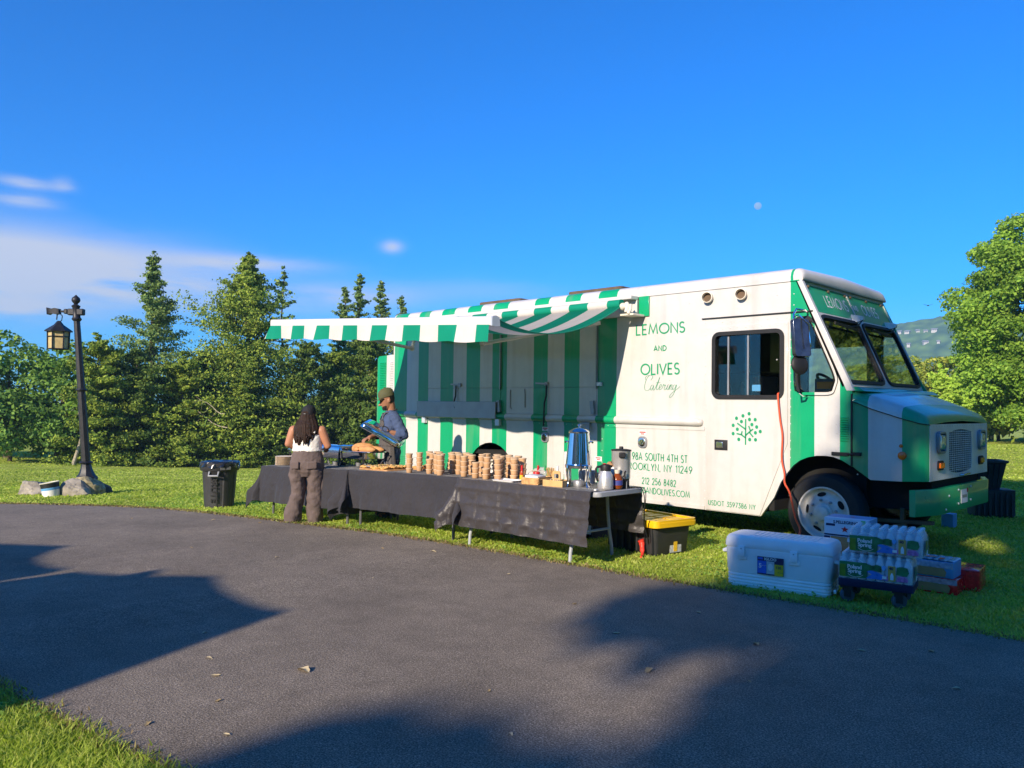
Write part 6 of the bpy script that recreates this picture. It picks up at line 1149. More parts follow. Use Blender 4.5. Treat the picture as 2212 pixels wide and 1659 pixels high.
# dolly with two shrink-wrapped packs of water
dm = mat('navy_dolly', (.008, .014, .06), rough=.6, var=.1); dl = thing('furniture_dolly', 'dark blue wheeled dolly under the packs of bottled water', 'dolly', (.965, -2.0, 0), .21)
mb = MB(); mb.rbox(0, .52, 0, .36, .125, .182, .015); mb.build('deck', dm, dl)
for x in (.06, .42):
    for y in (.05, .31):
        q = MB(); q.box(x - .045, x + .045, y - .04, y + .04, .108, .124); q.box(x - .03, x + .03, y - .033, y - .026, .04, .11); q.box(x - .03, x + .03, y + .026, y + .033, .04, .11); ca_ = q.build('caster', mat_dark, dl); q = MB(); q.lathe([(.001, -.02), (.047, -.02), (.054, -.012), (.054, .012), (.047, .02), (.001, .02)], 20, (x, y + .0, .052), Matrix.Rotation(.5, 3, 'Z') @ Matrix.Rotation(PI / 2, 3, 'X'), caps=False); q.build('caster_wheel', mat('caster_rubber', (.07, .085, .11), rough=.6, var=.2), ca_)
petM = mat('clear_plastic_bottle', (.84, .90, .96), rough=.15, var=.0, trans=.4, spec=.6); capW = mat('bottle_cap', (.75, .77, .8), rough=.4, var=.04); film = mat('shrink_film', (.85, .9, .96), rough=.14, var=.05, alpha=.24, spec=.9, bump=.6, bscale=25)
mb = MB(); mb.lathe([(.001, 0), (.027, 0), (.031, .006), (.030, .05), (.031, .10), (.030, .13), (.022, .155), (.0135, .168), (.0135, .175)], 12, caps=False); botm = mb.mesh('bottle', petM, 60); mb = MB(); mb.lathe([(.0155, .173), (.0155, .19), (.012, .192), (.001, .192)], 10, caps=False); capm = mb.mesh('cap', capW, 40)
wg = mat('spring_green_print', (.015, .17, .065), rough=.3, var=.5, vscale=22); wgl = mat('meadow_print', (.10, .22, .02), rough=.3, var=.4, vscale=20); wb = mat('stream_print', (.03, .20, .62), rough=.3, var=.2, vscale=20); wp_ = mat('pink_flower_print', (.45, .16, .38), rough=.4, var=.5, vscale=60); wy = mat('tan_print', (.55, .33, .08), rough=.4, var=.1)
def waterpack(dx, dy, z, rz, label):
    t = thing('water_pack', label, 'water pack', (dx, dy, z), rz, 'shrink wrapped packs of bottled water'); p_ = .0635; NX, NY = 8, 5; L, D = NX * p_, NY * p_
    for i in range(NX):
        for j in range(NY):
            if 0 < i < NX - 1 and 0 < j < NY - 1 and False: continue
            x, y = (i + .5) * p_, (j + .5) * p_; b = instance('bottle', botm, (x, y, .002), 0, t); instance('cap', capm, (0, 0, 0), 0, b)
    hgt = .196
    def scal(a, n_): return .006 * abs(math.sin(a * PI * n_))
    mb = MB(); f_ = lambda a, b: (L * a, -.004 - scal(a, NX) * .6 + (.0 if b < .7 else (b - .7) * .09), .002 + b * (hgt - .012))
    mb.grid(f_, 48, 8); mb.grid(lambda a, b: (L + .004 + scal(a, NY) * .6 - (.0 if b < .7 else (b - .7) * .09), D * a, .002 + b * (hgt - .012)), 30, 8); mb.grid(lambda a, b: (-.004 - scal(a, NY) * .6 + (.0 if b < .7 else (b - .7) * .09), D * (1 - a), .002 + b * (hgt - .012)), 30, 8)
    mb.grid(lambda a, b: (L * (.03 + .94 * a), D * (.05 + .9 * b), hgt - .012 + .012 * abs(math.sin(a * PI * NX) * math.sin(b * PI * NY)) ** .5), 48, 30); mb.build('film', film, t, smooth=60)
    ff = lambda off: (lambda a, b, d=0: (a, -.0115 - off - d, b)); g0 = .018; g1 = .132
    pr = card(t, 'printed_band', .006, .20, g0, g1, 0., wg, ff); card(pr, 'print_patch', .008, .05, g0 + .002, .11, .0012, wgl, ff)
    q = MB(); q.prism([(.20, .075), (.24, .085), (.30, .075), (.30, .12), (.27, .128), (.235, .118), (.20, .13)], ff(0.), .0008); q.prism([(.40, .07), (.47, .065), (.485, .09), (.475, .125), (.44, .132), (.405, .125)], ff(0.), .0008); q.build('print_trees', wg, pr, smooth=0)['kind'] = 'stuff'
    q = MB(); q.prism([(.19, g0 + .002), (.34, g0 + .002), (.32, .05), (.27, .075), (.22, .082), (.20, .07), (.235, .055), (.21, .035)], ff(.0012), .0008); q.build('print_patch', wb, pr, smooth=0)
    card(pr, 'print_patch', .345, .395, g0 + .002, g1 - .002, .0022, wy, ff)
    q = MB(); q.prism([(.30, .025), (.345, .02), (.345, .052), (.32, .058)], ff(.0022), .0008); q.prism([(.40, g0 + .003), (.475, g0 + .003), (.48, .04), (.46, .06), (.41, .058)], ff(.0022), .0008); q.build('flower_print', wp_, pr, smooth=0)['kind'] = 'stuff'
    q = MB(); q.prism([(.305, .10), (.315, .088), (.325, .10), (.33, .112), (.325, .124), (.315, .128), (.305, .124), (.30, .112)], ff(.0022), .0008); q.build('print_drop', mat('drop_blue', (.15, .4, .75), rough=.3) if 'drop_blue' not in bpy.data.materials else bpy.data.materials['drop_blue'], pr, smooth=0); card(pr, 'print_code', .305, .335, .03, .05, .0032, whiteC, ff)
    q = MB(); q.prism([(.36, .028), (.382, .028), (.382, .06), (.376, .075), (.371, .082), (.366, .075), (.36, .06)], ff(.0032), .0008); q.build('print_bottle', capW, pr, smooth=0)
    words(pr, 'Poland', .062, .0835, .040, letterW, ff(.0042), .0014, .95); words(pr, 'Spring', .066, .052, .040, letterW, ff(.0042), .0014, .95); words(pr, '40', .352, .103, .028, navy, ff(.0042), .0012)
    q = MB(); ribbon(q, [(a, b * .8 + .026) for a, b in arc(.12, .095, .068, 35, 145, 10)], .003, lambda a, b: (a, -.0155, b)); ribbon(q, [(a, b * .8 + .026) for a, b in arc(.12, .065, .07, -140, -40, 10)], .003, lambda a, b: (a, -.0155, b)); q.build('print_arc', letterW, pr, smooth=0, recalc=False)['kind'] = 'stuff'
    q = MB(); q.prism([(.09, .032), (.15, .032), (.145, .044), (.095, .044)], ff(.0032), .0008); q.build('print_patch', wg, pr, smooth=0)
    fe = lambda off: (lambda a, b, d=0: (L + .0115 + off + d, a, b)); q = MB(); q.prism([(.03, .045), (.12, .03), (.17, .06), (.15, .12), (.05, .13)], fe(0), .0008); q.build('printed_band', wg, t, smooth=0); q = MB(); q.prism([(.08, .02), (.17, .02), (.16, .05), (.1, .055)], fe(.0012), .0008); q.build('print_patch', whiteC, t, smooth=0)
    return t
waterpack(.972, -1.998, .183, .21, 'lower shrink wrapped pack of water bottles, resting on the dolly'); waterpack(1.035, -1.965, .383, .20, 'upper shrink wrapped pack of water bottles with green print')
# mineral water cartons behind the cooler
cardB = mat('cardboard', (.46, .26, .11), rough=.85, var=.1, vscale=12); paleB = mat('pale_blue_carton', (.55, .68, .80), rough=.5, var=.06); midB = mat('blue_carton', (.12, .33, .60), rough=.5, var=.06)
fp = lambda off: (lambda a, b, d=0: (a, -off - d, b))
for k, (z, lb) in enumerate(((0, 'lower torn brown carton behind the white cooler'), (.397, 'upper pale blue carton of mineral water with a red star'))):
    t = thing('drinks_carton', lb, 'carton', (.585, -1.36, z), .10, 'stacked mineral water cartons'); w_, d_, h_ = .36, .26, (.395, .15)[k]
    mb = MB(); mb.box(0, w_, 0, d_, 0, h_); mb.build('box', [paleB, paleB][k], t, bevel=.004)
    if k == 0: card(t, 'torn_panel', .055, .355, .1, h_ - .004, .001, cardB, fp); card(t, 'print_patch', .0, .05, .34, .39, .001, navy, fp); card(t, 'print_patch', .19, .27, .355, .385, .003, whiteC, fp)
    else:
        card(t, 'print_patch', .015, .09, .08, .10, .001, navy, fp); 
        q = MB(); q.box(w_ + .001, w_ + .002, .02, d_ - .002, .01, h_ - .003); q.build('blue_side', midB, t, smooth=0); q = MB(); q.box(.003, w_ - .003, .06, d_ - .004, h_ + .001, h_ + .002); q.build('blue_top', midB, t, smooth=0)
        words(t, 'S.PELLEGRINO', .075, .105, .034, navy, fp(.002), .001, .95); q = MB(); q.prism([(.17 + (.034 if i % 2 == 0 else .013) * math.cos(PI / 2 + i * PI / 5), .058 + (.028 if i % 2 == 0 else .013) * math.sin(PI / 2 + i * PI / 5)) for i in range(10)], fp(.001), .001); q.build('red_star', redP, t, smooth=0); q = MB(); q.prism([(.20 + (.024 if i % 2 == 0 else .009) * math.cos(PI / 2 + i * PI / 5), .13 + (.034 if i % 2 == 0 else .013) * math.sin(PI / 2 + i * PI / 5)) for i in range(10)], lambda a, b, d: (a, b, h_ + .003 + d), .001); q.build('red_star', redP, t, smooth=0)
        card(t, 'print_patch', .30, .335, .09, .145, .001, mat('bottle_green_print', (.2, .5, .2), rough=.4), fp); card(t, 'print_patch', .0, .36, .0, .012, .001, navy, fp)
# shrink wrapped drink cases at the right
redC = mat('red_case', (.85, .014, .02), rough=.25, var=.25, vscale=25, coat=.4); foil = mat('crumpled_film', (.7, .62, .66), rough=.18, var=.3, vscale=30, bump=1., bscale=40, alpha=.6, spec=.9)
for nm, lb, x, y, z, rz, w_, d_, h_, bm_, top in (('drinks_case', 'red shrink wrapped drinks case on the grass, cardboard showing', 1.19, -1.13, 0, .06, .36, .27, .122, redC, None), ('drinks_case', 'red drinks case lying behind and right of the other cases', 1.40, -.86, 0, .12, .24, .36, .17, redC, None), ('drinks_case', 'blue topped drinks case with fruit print stacked on the red one', 1.175, -1.12, .124, .05, .345, .27, .128, midB, 1)):
    t = thing(nm, lb, 'drinks case', (x, y, z), rz, 'shrink wrapped drinks cases'); mb = MB(); mb.rbox(0, w_, 0, d_, 0, h_, .02); mb.build('case', bm_, t, bevel=.006)
    if h_ < .16:
        q = MB(); q.prism([(.02, .012), (w_ - .06, .012), (w_ - .05, .05), (w_ - .07, .078), (.15, .086), (.02, .08)], fp(.002), .002); q.build('cardboard_window', cardB, t)
        q = MB(); q.grid(lambda a, b: (w_ * a, -.004 - .003 * abs(math.sin(a * 31 + b * 5)), .078 + (h_ - .078) * b), 30, 5); q.build('film', foil, t, smooth=60, recalc=False)
    if top:
        q = MB(); q.grid(lambda a, b: (w_ * a, .01 + (d_ - .02) * b, h_ + .006 + .005 * abs(math.sin(a * PI * 6)) ** .5), 36, 6); q.build('can_tops_film', mat('blue_film', (.10, .36, .62), rough=.25, var=.2, vscale=14, coat=.5), t, smooth=60, recalc=False)
        q = MB(); q.add([(.14 + .05 * math.cos(a), .15 + .035 * math.sin(a), h_ + .0125) for a in np.linspace(0, 2 * PI, 15)[:-1]], [tuple(range(14))]); q.build('fruit_print', mat('peach_print', (.55, .2, .15), rough=.4, var=.3, vscale=50), t, smooth=0, recalc=False); q = MB(); q.add([(.23 + .03 * math.cos(a), .10 + .045 * math.sin(a), h_ + .0125) for a in np.linspace(-1.9, 1.9, 12)], [tuple(range(12))]); q.build('fruit_print', orange, t, smooth=0, recalc=False)
# black crates at the far front of the truck
cr_ = thing('black_crate', 'black ribbed crate on the grass beyond the front bumper', 'crate', (.40, 4.62, 0), .55); mb = MB(); mb.rbox(-.26, .26, -.2, .2, 0, .385, .03, taper=.06); mb.build('crate', blackP, cr_)
for k in range(7): q = MB(); q.box(-.22 + k * .07, -.19 + k * .07, -.208, -.19, .03, .34); q.build('rib', blackP, cr_)
for k in range(5): q = MB(); q.box(.248, .262, -.16 + k * .07, -.13 + k * .07, .03, .34); q.build('rib', blackP, cr_)
ct = thing('black_tub', 'open black tub stacked on the crate beyond the front bumper', 'tub', (.22, 4.60, .388), .5); mb = MB()
mb.loft([[(a * k, b * k, z) for a, b in WIN(-.36, .36, -.26, .26, .05)] for k, z in ((.72, 0), (.74, .02), (.93, .36), (1.0, .37), (1.0, .40), (.94, .40), (.90, .36), (.72, .03))]); mb.build('tub', blackP, ct, smooth=40)
for k in range(8): q = MB(); q.tube([(-.2 + k * .06, -.2, .04), (-.23 + k * .068, -.252, .35)], .008, 5); q.build('rib', blackP, ct)
tag(MB().rbox(-.07, .07, -.08, .08, 0, .17, .01).build('blue_box', midB, loc=(.33, 3.0, 0)), 'small blue box in the shade under the front bumper', 'box')

# ------------------------------------------------------------------ rubbish bin, lamp post, boulders, bucket, leaves
binM = mat('bin_grey_black', (.035, .035, .038), rough=.5, var=.15); bagM = mat('bin_bag', (.010, .010, .012), rough=.2, var=.1, coat=.5, bump=.5, bscale=14)
bn = thing('rubbish_bin', 'tall dark grey ribbed rubbish bin with a black bag over its rim', 'bin', (-8.74, -2.36, gz(-8.74, -2.36)), 0)
R0, R1, HB = .225, .275, .70
mb = MB(); rings = []
for z in np.linspace(0, 1, 10):
    ring_ = []
    for k in range(72):
        a = 2 * PI * k / 72; s_ = (a * 8 / (2 * PI)) % 1; r_ = (R0 + (R1 - R0) * z) * (1.0 if z > .86 else (1 - .055 * (1 if .30 < s_ < .70 else 0))); ring_.append((r_ * math.cos(a), r_ * math.sin(a), z * HB))
    rings.append(ring_)
mb.loft(rings); mb.build('barrel', binM, bn, smooth=25); mb = MB(); mb.lathe([(R1 * .985, HB - .12), (R1 * 1.05, HB - .12), (R1 * 1.08, HB - .11), (R1 * 1.10, HB), (R1 * 1.04, HB + .01), (R1 * .9, HB)], 40, caps=False); mb.build('rim', binM, bn, smooth=40)
mb = MB(); mb.grid(lambda a, b: ((R1 * (1.02 + .10 * b) + .008 * math.sin(a * 77 + b * 4)) * math.cos(2 * PI * a), (R1 * (1.02 + .10 * b) + .008 * math.sin(a * 77 + b * 4)) * math.sin(2 * PI * a), HB + .022 - .085 * b ** 2 + .012 * math.sin(a * 40 + 1) * b), 120, 5); mb.grid(lambda a, b: (R1 * 1.02 * (1 - b) * math.cos(2 * PI * a), R1 * 1.02 * (1 - b) * math.sin(2 * PI * a), HB + .022 - .05 * b + .02 * math.sin(a * 31) * b * (1 - b) * 3), 60, 5); mb.build('bin_bag', bagM, bn, smooth=70, recalc=False)
va = math.atan2(-8.128 + 2.36, 3.475 + 8.74)      # towards the driveway
for da in (-.30,):
    q = MB(); a = va + da; d = Vector((math.cos(a), math.sin(a), 0)); t_ = Vector((-d.y, d.x, 0)); b0 = d * (R1 * 1.02)
    q.tube([b0 + t_ * -.07 + Vector((0, 0, HB - .13)), b0 + d * .05 + t_ * -.07 + Vector((0, 0, HB - .19)), b0 + d * .05 + t_ * .07 + Vector((0, 0, HB - .19)), b0 + t_ * .07 + Vector((0, 0, HB - .13))], .017, 8); q.build('handle', grey_plastic, bn)
    q = MB(); q.obox(b0 + Vector((0, 0, HB - .13)) + d * -.01, (.02, .17, .10), Matrix.Rotation(a, 3, 'Z')); q.build('handle_recess', under, bn)
a = va + .30; d = Vector((math.cos(a), math.sin(a), 0)); q = MB(); q.obox(d * (R1 * 1.06) + Vector((0, 0, HB - .075)), (.012, .16, .05), Matrix.Rotation(a, 3, 'Z')); q.build('nameplate', mat('grey_plate', (.16, .16, .15), rough=.5), bn, bevel=.004)
a = va - .30; d = Vector((math.cos(a), math.sin(a), 0)); t_ = Vector((-d.y, d.x, 0)); q = MB()
text_mesh(q, 'BRUTE', lambda u, v_: d * (.232 + .05 * (.50 - u) / .7 * 1.0 + .006) + t_ * (v_ - .05) + Vector((0, 0, .50 - u)), .135, .004, 1.05); q.build('lettering', mat('bin_letter', (.012, .012, .013), rough=.6, var=0), bn, smooth=0, recalc=False)

iron = mat('black_iron', (.022, .022, .026), rough=.45, var=.25, vscale=14, metal=.2, bump=.15); amberG = mat('lantern_glass', (.55, .42, .19), rough=.35, var=.18, vscale=14)
LX, LY = -13.83, -2.70; LZ = gz(LX, LY)
lp_ = thing('lamp_post', 'black cast iron lamp post with a hanging lantern, on a boulder', 'lamp post', (LX, LY, LZ)); LE = Vector((-.096, -.307, 3.956)) / 3.956
ux = Vector((-.712, -.702, 0))                    # the bracket points this way
def lz(z, o=0.): return LE * z + ux * o - LE * 0
def octa(z, r, n=8): return [lz(z) + Vector((r * math.cos(2 * PI * k / n + .39), r * math.sin(2 * PI * k / n + .39), 0)) for k in range(n)]
def stack(pairs, n=8): mb = MB(); mb.loft([octa(z, r, n) for z, r in pairs]); return mb
stack([(.26, .18), (.30, .20), (.345, .19), (.36, .17), (.42, .135), (.50, .11), (.58, .092), (.60, .09)]).build('base', iron, lp_, smooth=20)
stack([(.60, .11), (.625, .13), (.65, .10)], 16).build('collar', iron, lp_); stack([(.65, .086), (2.05, .074)]).build('shaft', iron, lp_, smooth=20); stack([(2.05, .085), (2.08, .105), (2.11, .085)], 16).build('collar', iron, lp_); stack([(2.11, .074), (3.50, .058)]).build('shaft', iron, lp_, smooth=20)
stack([(3.46, .07), (3.50, .095), (3.54, .07), (3.72, .065), (3.76, .085), (3.79, .045)], 16).build('capital', iron, lp_, smooth=40)
mb = MB(); mb.lathe([(.03, 0), (.04, .02), (.075, .06), (.082, .095), (.07, .135), (.035, .165), (.012, .19), (.001, .2)], 18, lz(3.79), caps=False); mb.build('finial', iron, lp_, smooth=60)
mb = MB(); az_ = math.atan2(ux.y, ux.x); Rz = Matrix.Rotation(az_, 3, 'Z')
mb.obox(lz(3.64, 0), (.32, .11, .13), Rz); mb.obox(lz(3.65, .20), (.08, .08, .10), Rz); mb.build('bracket_block', iron, lp_, bevel=.02)
mb = MB(); mb.tube([lz(3.65, .2), lz(3.65, .36)], .022, 8); mb.loft([[lz(3.65 + b_, o_) + Rz @ Vector((0, a_, 0)) for a_, b_ in ((-w, -w), (w, -w), (w, w), (-w, w))] for o_, w in ((.33, .05), (.40, .062), (.50, .045), (.56, .07))]); mb.build('bracket_arm', iron, lp_)
lo = .385; zL = 2.90
mb = MB(); mb.tube([lz(3.60, lo), lz(3.48, lo + .02)], .012, 6); mb.tube([lz(3.60, lo - .06), lz(3.56, lo - .10), lz(3.47, lo - .08), lz(3.43, lo - .02)], .009, 6); mb.build('hanger', iron, lp_)
lc = lz(0, 0) ; lq = lambda z, r, n=6: [LE * 3.2 + ux * lo + Vector((0, 0, z - 3.2)) + Vector((r * math.cos(2 * PI * k / n + .2), r * math.sin(2 * PI * k / n + .2), 0)) for k in range(n)]
mb = MB(); mb.loft([lq(3.24, .25), lq(3.262, .25), lq(3.30, .20), lq(3.38, .09), lq(3.42, .06), lq(3.46, .03)]); ln_ = mb.build('lantern', iron, lp_, smooth=20)
mb = MB(); mb.loft([lq(2.905, .175), lq(3.24, .185)]); mb.build('lantern_glass', amberG, ln_, smooth=20)
for k in range(6):
    a, b = lq(2.89, .188)[k], lq(3.25, .196)[k]; q = MB(); q.tube([a, b], .013, 6); q.build('lantern_bar', iron, ln_)
for z, r_ in ((2.895, .19), (3.14, .194)):
    q = MB(); P = lq(z, r_); q.tube(P + [P[0]], .012, 6); q.build('lantern_band', iron, ln_)
stone = mat('boulder_stone', (.30, .265, .215), rough=.95, var=.4, vscale=7, bump=1., bscale=16); moss = mat('lichen_stone', (.33, .28, .16), rough=.95, var=.5, vscale=16, bump=1., bscale=22)
def rock(x, y, sx_, sy_, sz_, sd, label, M_=stone, rz=0.):
    bm = bmesh.new(); bmesh.ops.create_icosphere(bm, subdivisions=4, radius=1.); r_ = np.random.default_rng(sd); D = r_.normal(size=(26, 3)); D /= np.linalg.norm(D, axis=1)[:, None]; O = .68 + .25 * r_.random(26)
    for v_ in bm.verts:
        n_ = np.array(v_.co); t_ = D @ n_; rr = min([1.] + [O[k] / t_[k] for k in range(26) if t_[k] > .55]); rr *= 1 + .02 * math.sin(n_[0] * 19 + sd) * math.sin(n_[1] * 23) + .018 * math.sin(n_[2] * 31 + n_[0] * 13)
        v_.co = Vector(n_ * rr)
        rr2 = 1 + .035 * math.sin(n_[0] * 41 + n_[1] * 17) * math.sin(n_[2] * 37 + sd); v_.co *= rr2
        v_.co.x *= sx_; v_.co.y *= sy_; v_.co.z = max(v_.co.z, -.35) * sz_
    me = bpy.data.meshes.new('boulder'); bm.to_mesh(me); bm.free(); me.materials.append(M_); me.shade_smooth(); me.set_sharp_from_angle(angle=math.radians(24)); o = bpy.data.objects.new('boulder', me); C.objects.link(o); o.location = (x, y, gz(x, y)); o.rotation_euler = (0, 0, rz); return tag(o, label, 'boulder', 'boulders round the lamp post')
rock(-13.62, -2.85, .44, .36, .43, 3, 'mossy brown boulder carrying the lamp post', moss, .6); rock(-13.42, -3.05, .34, .28, .34, 8, 'pale grey boulder slab in front of the lamp post base', stone, 1.); rock(-14.5, -3.5, .40, .30, .33, 15, 'pale boulder left of the bucket', stone, .4); rock(-13.75, -2.45, .17, .2, .26, 21, 'small dark boulder at the right of the lamp post base', mat('dark_stone', (.09, .09, .09), rough=.9, var=.3, bump=.8, bscale=20), 0)
BX, BY = -13.50, -3.45; bu_ = thing('paint_bucket', 'white, blue and black paint bucket between the boulders', 'bucket', (BX, BY, gz(BX, BY)), .3, rot=(.10, -.12, .3))
mb = MB(); mb.lathe([(.001, .0), (.145, .0), (.148, .01), (.155, .13)], 28, caps=False); mb.build('shell', whiteC, bu_); mb = MB(); mb.lathe([(.156, .125), (.159, .175)], 28, caps=False); mb.build('blue_band', midB, bu_); mb = MB(); mb.lathe([(.159, .172), (.164, .262)], 28, caps=False); mb.build('black_band', mat_dark, bu_); mb = MB(); mb.lathe([(.164, .258), (.172, .262), (.172, .274), (.16, .276), (.155, .262), (.001, .20)], 28, caps=False); mb.build('rim', cream, bu_, smooth=40)
# scattered pale leaves on the asphalt
lfM = [mat('pale_leaf', (.55, .44, .25), rough=.7, var=.2), mat('tan_leaf', (.36, .26, .12), rough=.7, var=.2)]
def leaf_me(k):
    mb = MB(); r_ = random.Random(k); mb.grid(lambda a, b: ((a - .5) * .11, (b - .5) * .05 * math.sin(PI * min(.98, max(.02, a))) ** .7 * (1 + .25 * math.sin(a * 17 + k)), .004 + .012 * math.sin(PI * a) * abs(b - .5) * 2 + .006 * math.sin(a * 5 + k)), 8, 4); return mb.mesh('fallen_leaf', lfM[k % 2], 60, recalc=False)
LM = [leaf_me(k) for k in range(4)]
leafp = [(-.36, -5.82, 1.6), (.93, -4.45, 1.2), (.37, -4.0, .8), (-.3, -3.62, .8), (-2.6, -3.05, 1.1), (-3.1, -3.3, .8), (-1.35, -3.25, .7), (-6.0, -3.1, 1.2), (-6.8, -3.35, 1.), (-5.2, -3.6, .6), (-.6, -6.2, .8), (-.25, -6.35, .6), (-.9, -6.1, .7), (-.2, -6.7, .7), (.15, -6.5, .6), (.55, -5.3, .5), (1.0, -5.6, .6), (1.1, -3.55, 1.2), (1.6, -3.2, .8), (1.9, -2.9, 1.), (2.2, -3.5, .7), (1.4, -4.2, .5), (.45, -3.15, .8), (-4.6, -4.6, .6), (-3.4, -4.3, .7), (-7.9, -4.0, .9), (-2.0, -4.2, .5), (-.05, -6.85, .9), (-1.4, -5.9, .6), (2.4, -2.45, 1.2)]
for k, (x, y, s_) in enumerate(leafp):
    o = instance('fallen_leaf', LM[k % 4], (x, y, gz(x, y) + .018), rnd.uniform(0, 6)); o.scale = (s_ * .6,) * 3; tag(o, 'largest pale crumpled leaf in the middle of the driveway' if k == 0 else 'small dry leaf on the asphalt ' + ('near the grass corner at the left' if y < -5.7 else 'under the tables edge by the lawn' if y > -3.4 and x < 0 else 'in the tree shade by the cooler' if x > .9 else 'in the middle of the driveway'), 'leaf', 'fallen leaves on the asphalt')

# ------------------------------------------------------------------ people
skinW = mat('warm_skin', (.45, .20, .11), rough=.5, var=.08, vscale=9); skinM = mat('tan_skin', (.34, .16, .09), rough=.5, var=.08, vscale=9)
def frame(rz): 
    R_ = Matrix.Rotation(rz, 3, 'Z'); return R_
def caps(mb, a, b, ra, rb, n=14):
    a, b = Vector(a), Vector(b); t = (b - a); L = t.length; t.normalize(); up = Vector((0, 0, 1)) if abs(t.z) < .9 else Vector((0, 1, 0)); x = t.cross(up).normalized(); y = t.cross(x); rings = []
    for c, r, lo, hi in ((a, ra, -PI / 2, 0), (b, rb, 0, PI / 2)):
        for k in range(5):
            ph = lo + (hi - lo) * (k + (.02 if lo < 0 else 0)) / 4 if True else 0
            ph = min(max(ph, -1.55), 1.55); rings.append([c + t * r * math.sin(ph) + (x * math.cos(q) + y * math.sin(q)) * r * math.cos(ph) for q in np.linspace(0, 2 * PI, n + 1)[:-1]])
    mb.loft(rings)
def ellip_ring(c, rx, ry, rz=0., n=24, lean=(0, 0)): return [Vector(c) + Matrix.Rotation(rz, 3, 'Z') @ Vector((rx * math.cos(t), ry * math.sin(t), lean[0] * math.cos(t) + lean[1] * math.sin(t))) for t in np.linspace(0, 2 * PI, n + 1)[:-1]]
def organic(mb, name, mtl, par, vox=.007, it=5, fac=.5, folds=None):
    o = mb.build(name, mtl, par, smooth=0); r = o.modifiers.new('remesh', 'REMESH'); r.mode = 'VOXEL'; r.voxel_size = vox; r.use_smooth_shade = True
    s = o.modifiers.new('smooth', 'SMOOTH'); s.factor = fac; s.iterations = it
    if folds:
        tx_ = bpy.data.textures.new('folds', 'CLOUDS'); tx_.noise_scale = folds[0]; tx_.noise_depth = 2; d_ = o.modifiers.new('folds', 'DISPLACE'); d_.texture = tx_; d_.strength = folds[1]; d_.mid_level = .5; d_.texture_coords = 'LOCAL'
    return o
def hand(mb, w, d, up_, side, curl=.5, s=1.):
    """palm at wrist w, pointing along d, palm normal up_, four fingers of different lengths and a thumb on the given side"""
    d = Vector(d).normalized(); up_ = Vector(up_); up_ = (up_ - d * up_.dot(d)).normalized(); t = d.cross(up_) * side; w = Vector(w)
    for k in range(4): caps(mb, w + t * (.024 - k * .016) * s, w + d * .075 * s + t * (.030 - k * .019) * s, .014 * s, .011 * s, 8)
    for k, L in enumerate((.062, .072, .068, .052)):
        a = w + d * .08 * s + t * (.030 - k * .019) * s; b = a + (d * math.cos(curl * .6) - up_ * math.sin(curl * .6)) * L * .5 * s; c = b + (d * math.cos(curl * 1.5) - up_ * math.sin(curl * 1.5)) * L * .5 * s
        caps(mb, a, b, .0095 * s, .0085 * s, 8); caps(mb, b, c, .0085 * s, .007 * s, 8)
    a = w + d * .02 * s + t * .03 * s; b = a + (d * .6 + t * .7 - up_ * .2).normalized() * .038 * s; c = b + (d * .9 + t * .15 - up_ * .35).normalized() * .032 * s
    caps(mb, a, b, .012 * s, .010 * s, 8); caps(mb, b, c, .010 * s, .008 * s, 8)

# woman seen from behind; local x = picture right, y = away from the viewer, z = up
wx, wy = -5.72, -2.605
wo = thing('person', 'woman seen from behind in white tank top, grey cargo trousers and black cap', 'person', (wx, wy, gz(wx, wy)), math.radians(48))
mb = MB()
caps(mb, (.0, .01, 1.24), (.0, .035, 1.34), .052, .05); mb.loft([ellip_ring((0.005, .035, z), rx, ry, n=20) for z, rx, ry in ((1.295, .035, .04), (1.315, .06, .075), (1.36, .073, .09), (1.41, .076, .096), (1.46, .072, .09), (1.50, .05, .065), (1.515, .02, .03))])
mb.loft([ellip_ring((.0, .0, z), rx, ry, n=24) for z, rx, ry in ((.66, .15, .11), (.78, .20, .135), (.86, .19, .13), (.95, .165, .115), (1.05, .165, .11), (1.14, .178, .11), (1.20, .175, .095), (1.245, .13, .075), (1.27, .06, .055))])
for s_, sh, el_, wr in ((-1, (-.180, .0, 1.195), (-.245, -.01, 1.02), (-.15, .20, .93)), (1, (.180, .0, 1.195), (.262, .0, 1.0), (.20, .22, .95))):
    caps(mb, sh, ((sh[0] + el_[0]) / 2, (sh[1] + el_[1]) / 2, (sh[2] + el_[2]) / 2), .066, .058); caps(mb, ((sh[0] + el_[0]) / 2, (sh[1] + el_[1]) / 2, (sh[2] + el_[2]) / 2), el_, .058, .046); caps(mb, el_, wr, .046, .030)
    hand(mb, wr, (.25 * -s_ * .4, .9, -.15), (0, 0, 1), -s_, .5)
for s_ in (-1, 1): caps(mb, (s_ * .10, 0, .72), (s_ * .12, 0, .40), .085, .06); caps(mb, (s_ * .12, 0, .40), (s_ * .14, 0, .08), .055, .04); caps(mb, (s_ * .14, -.03, .035), (s_ * .15, .13, .03), .038, .032)
organic(mb, 'body', skinW, wo, .0065, 5)
topM = mat('white_rib_cotton', (.80, .75, .68), rough=.85, var=.06, vscale=10, bump=.25, bscale=22)
mb = MB(); mb.loft([ellip_ring((.0, .0, z), rx, ry, n=36) for z, rx, ry in ((.925, .188, .134), (.93, .194, .138), (.95, .190, .135), (.97, .186, .131), (1.0, .188, .130), (1.05, .182, .126), (1.10, .186, .122), (1.14, .180, .116), (1.17, .150, .106), (1.19, .115, .098))])
for s_ in (-1, 1): mb.tube([(s_ * .10, -.085, 1.16), (s_ * .088, -.075, 1.23), (s_ * .085, -.02, 1.275), (s_ * .09, .06, 1.23), (s_ * .10, .10, 1.15)], .02, 8)
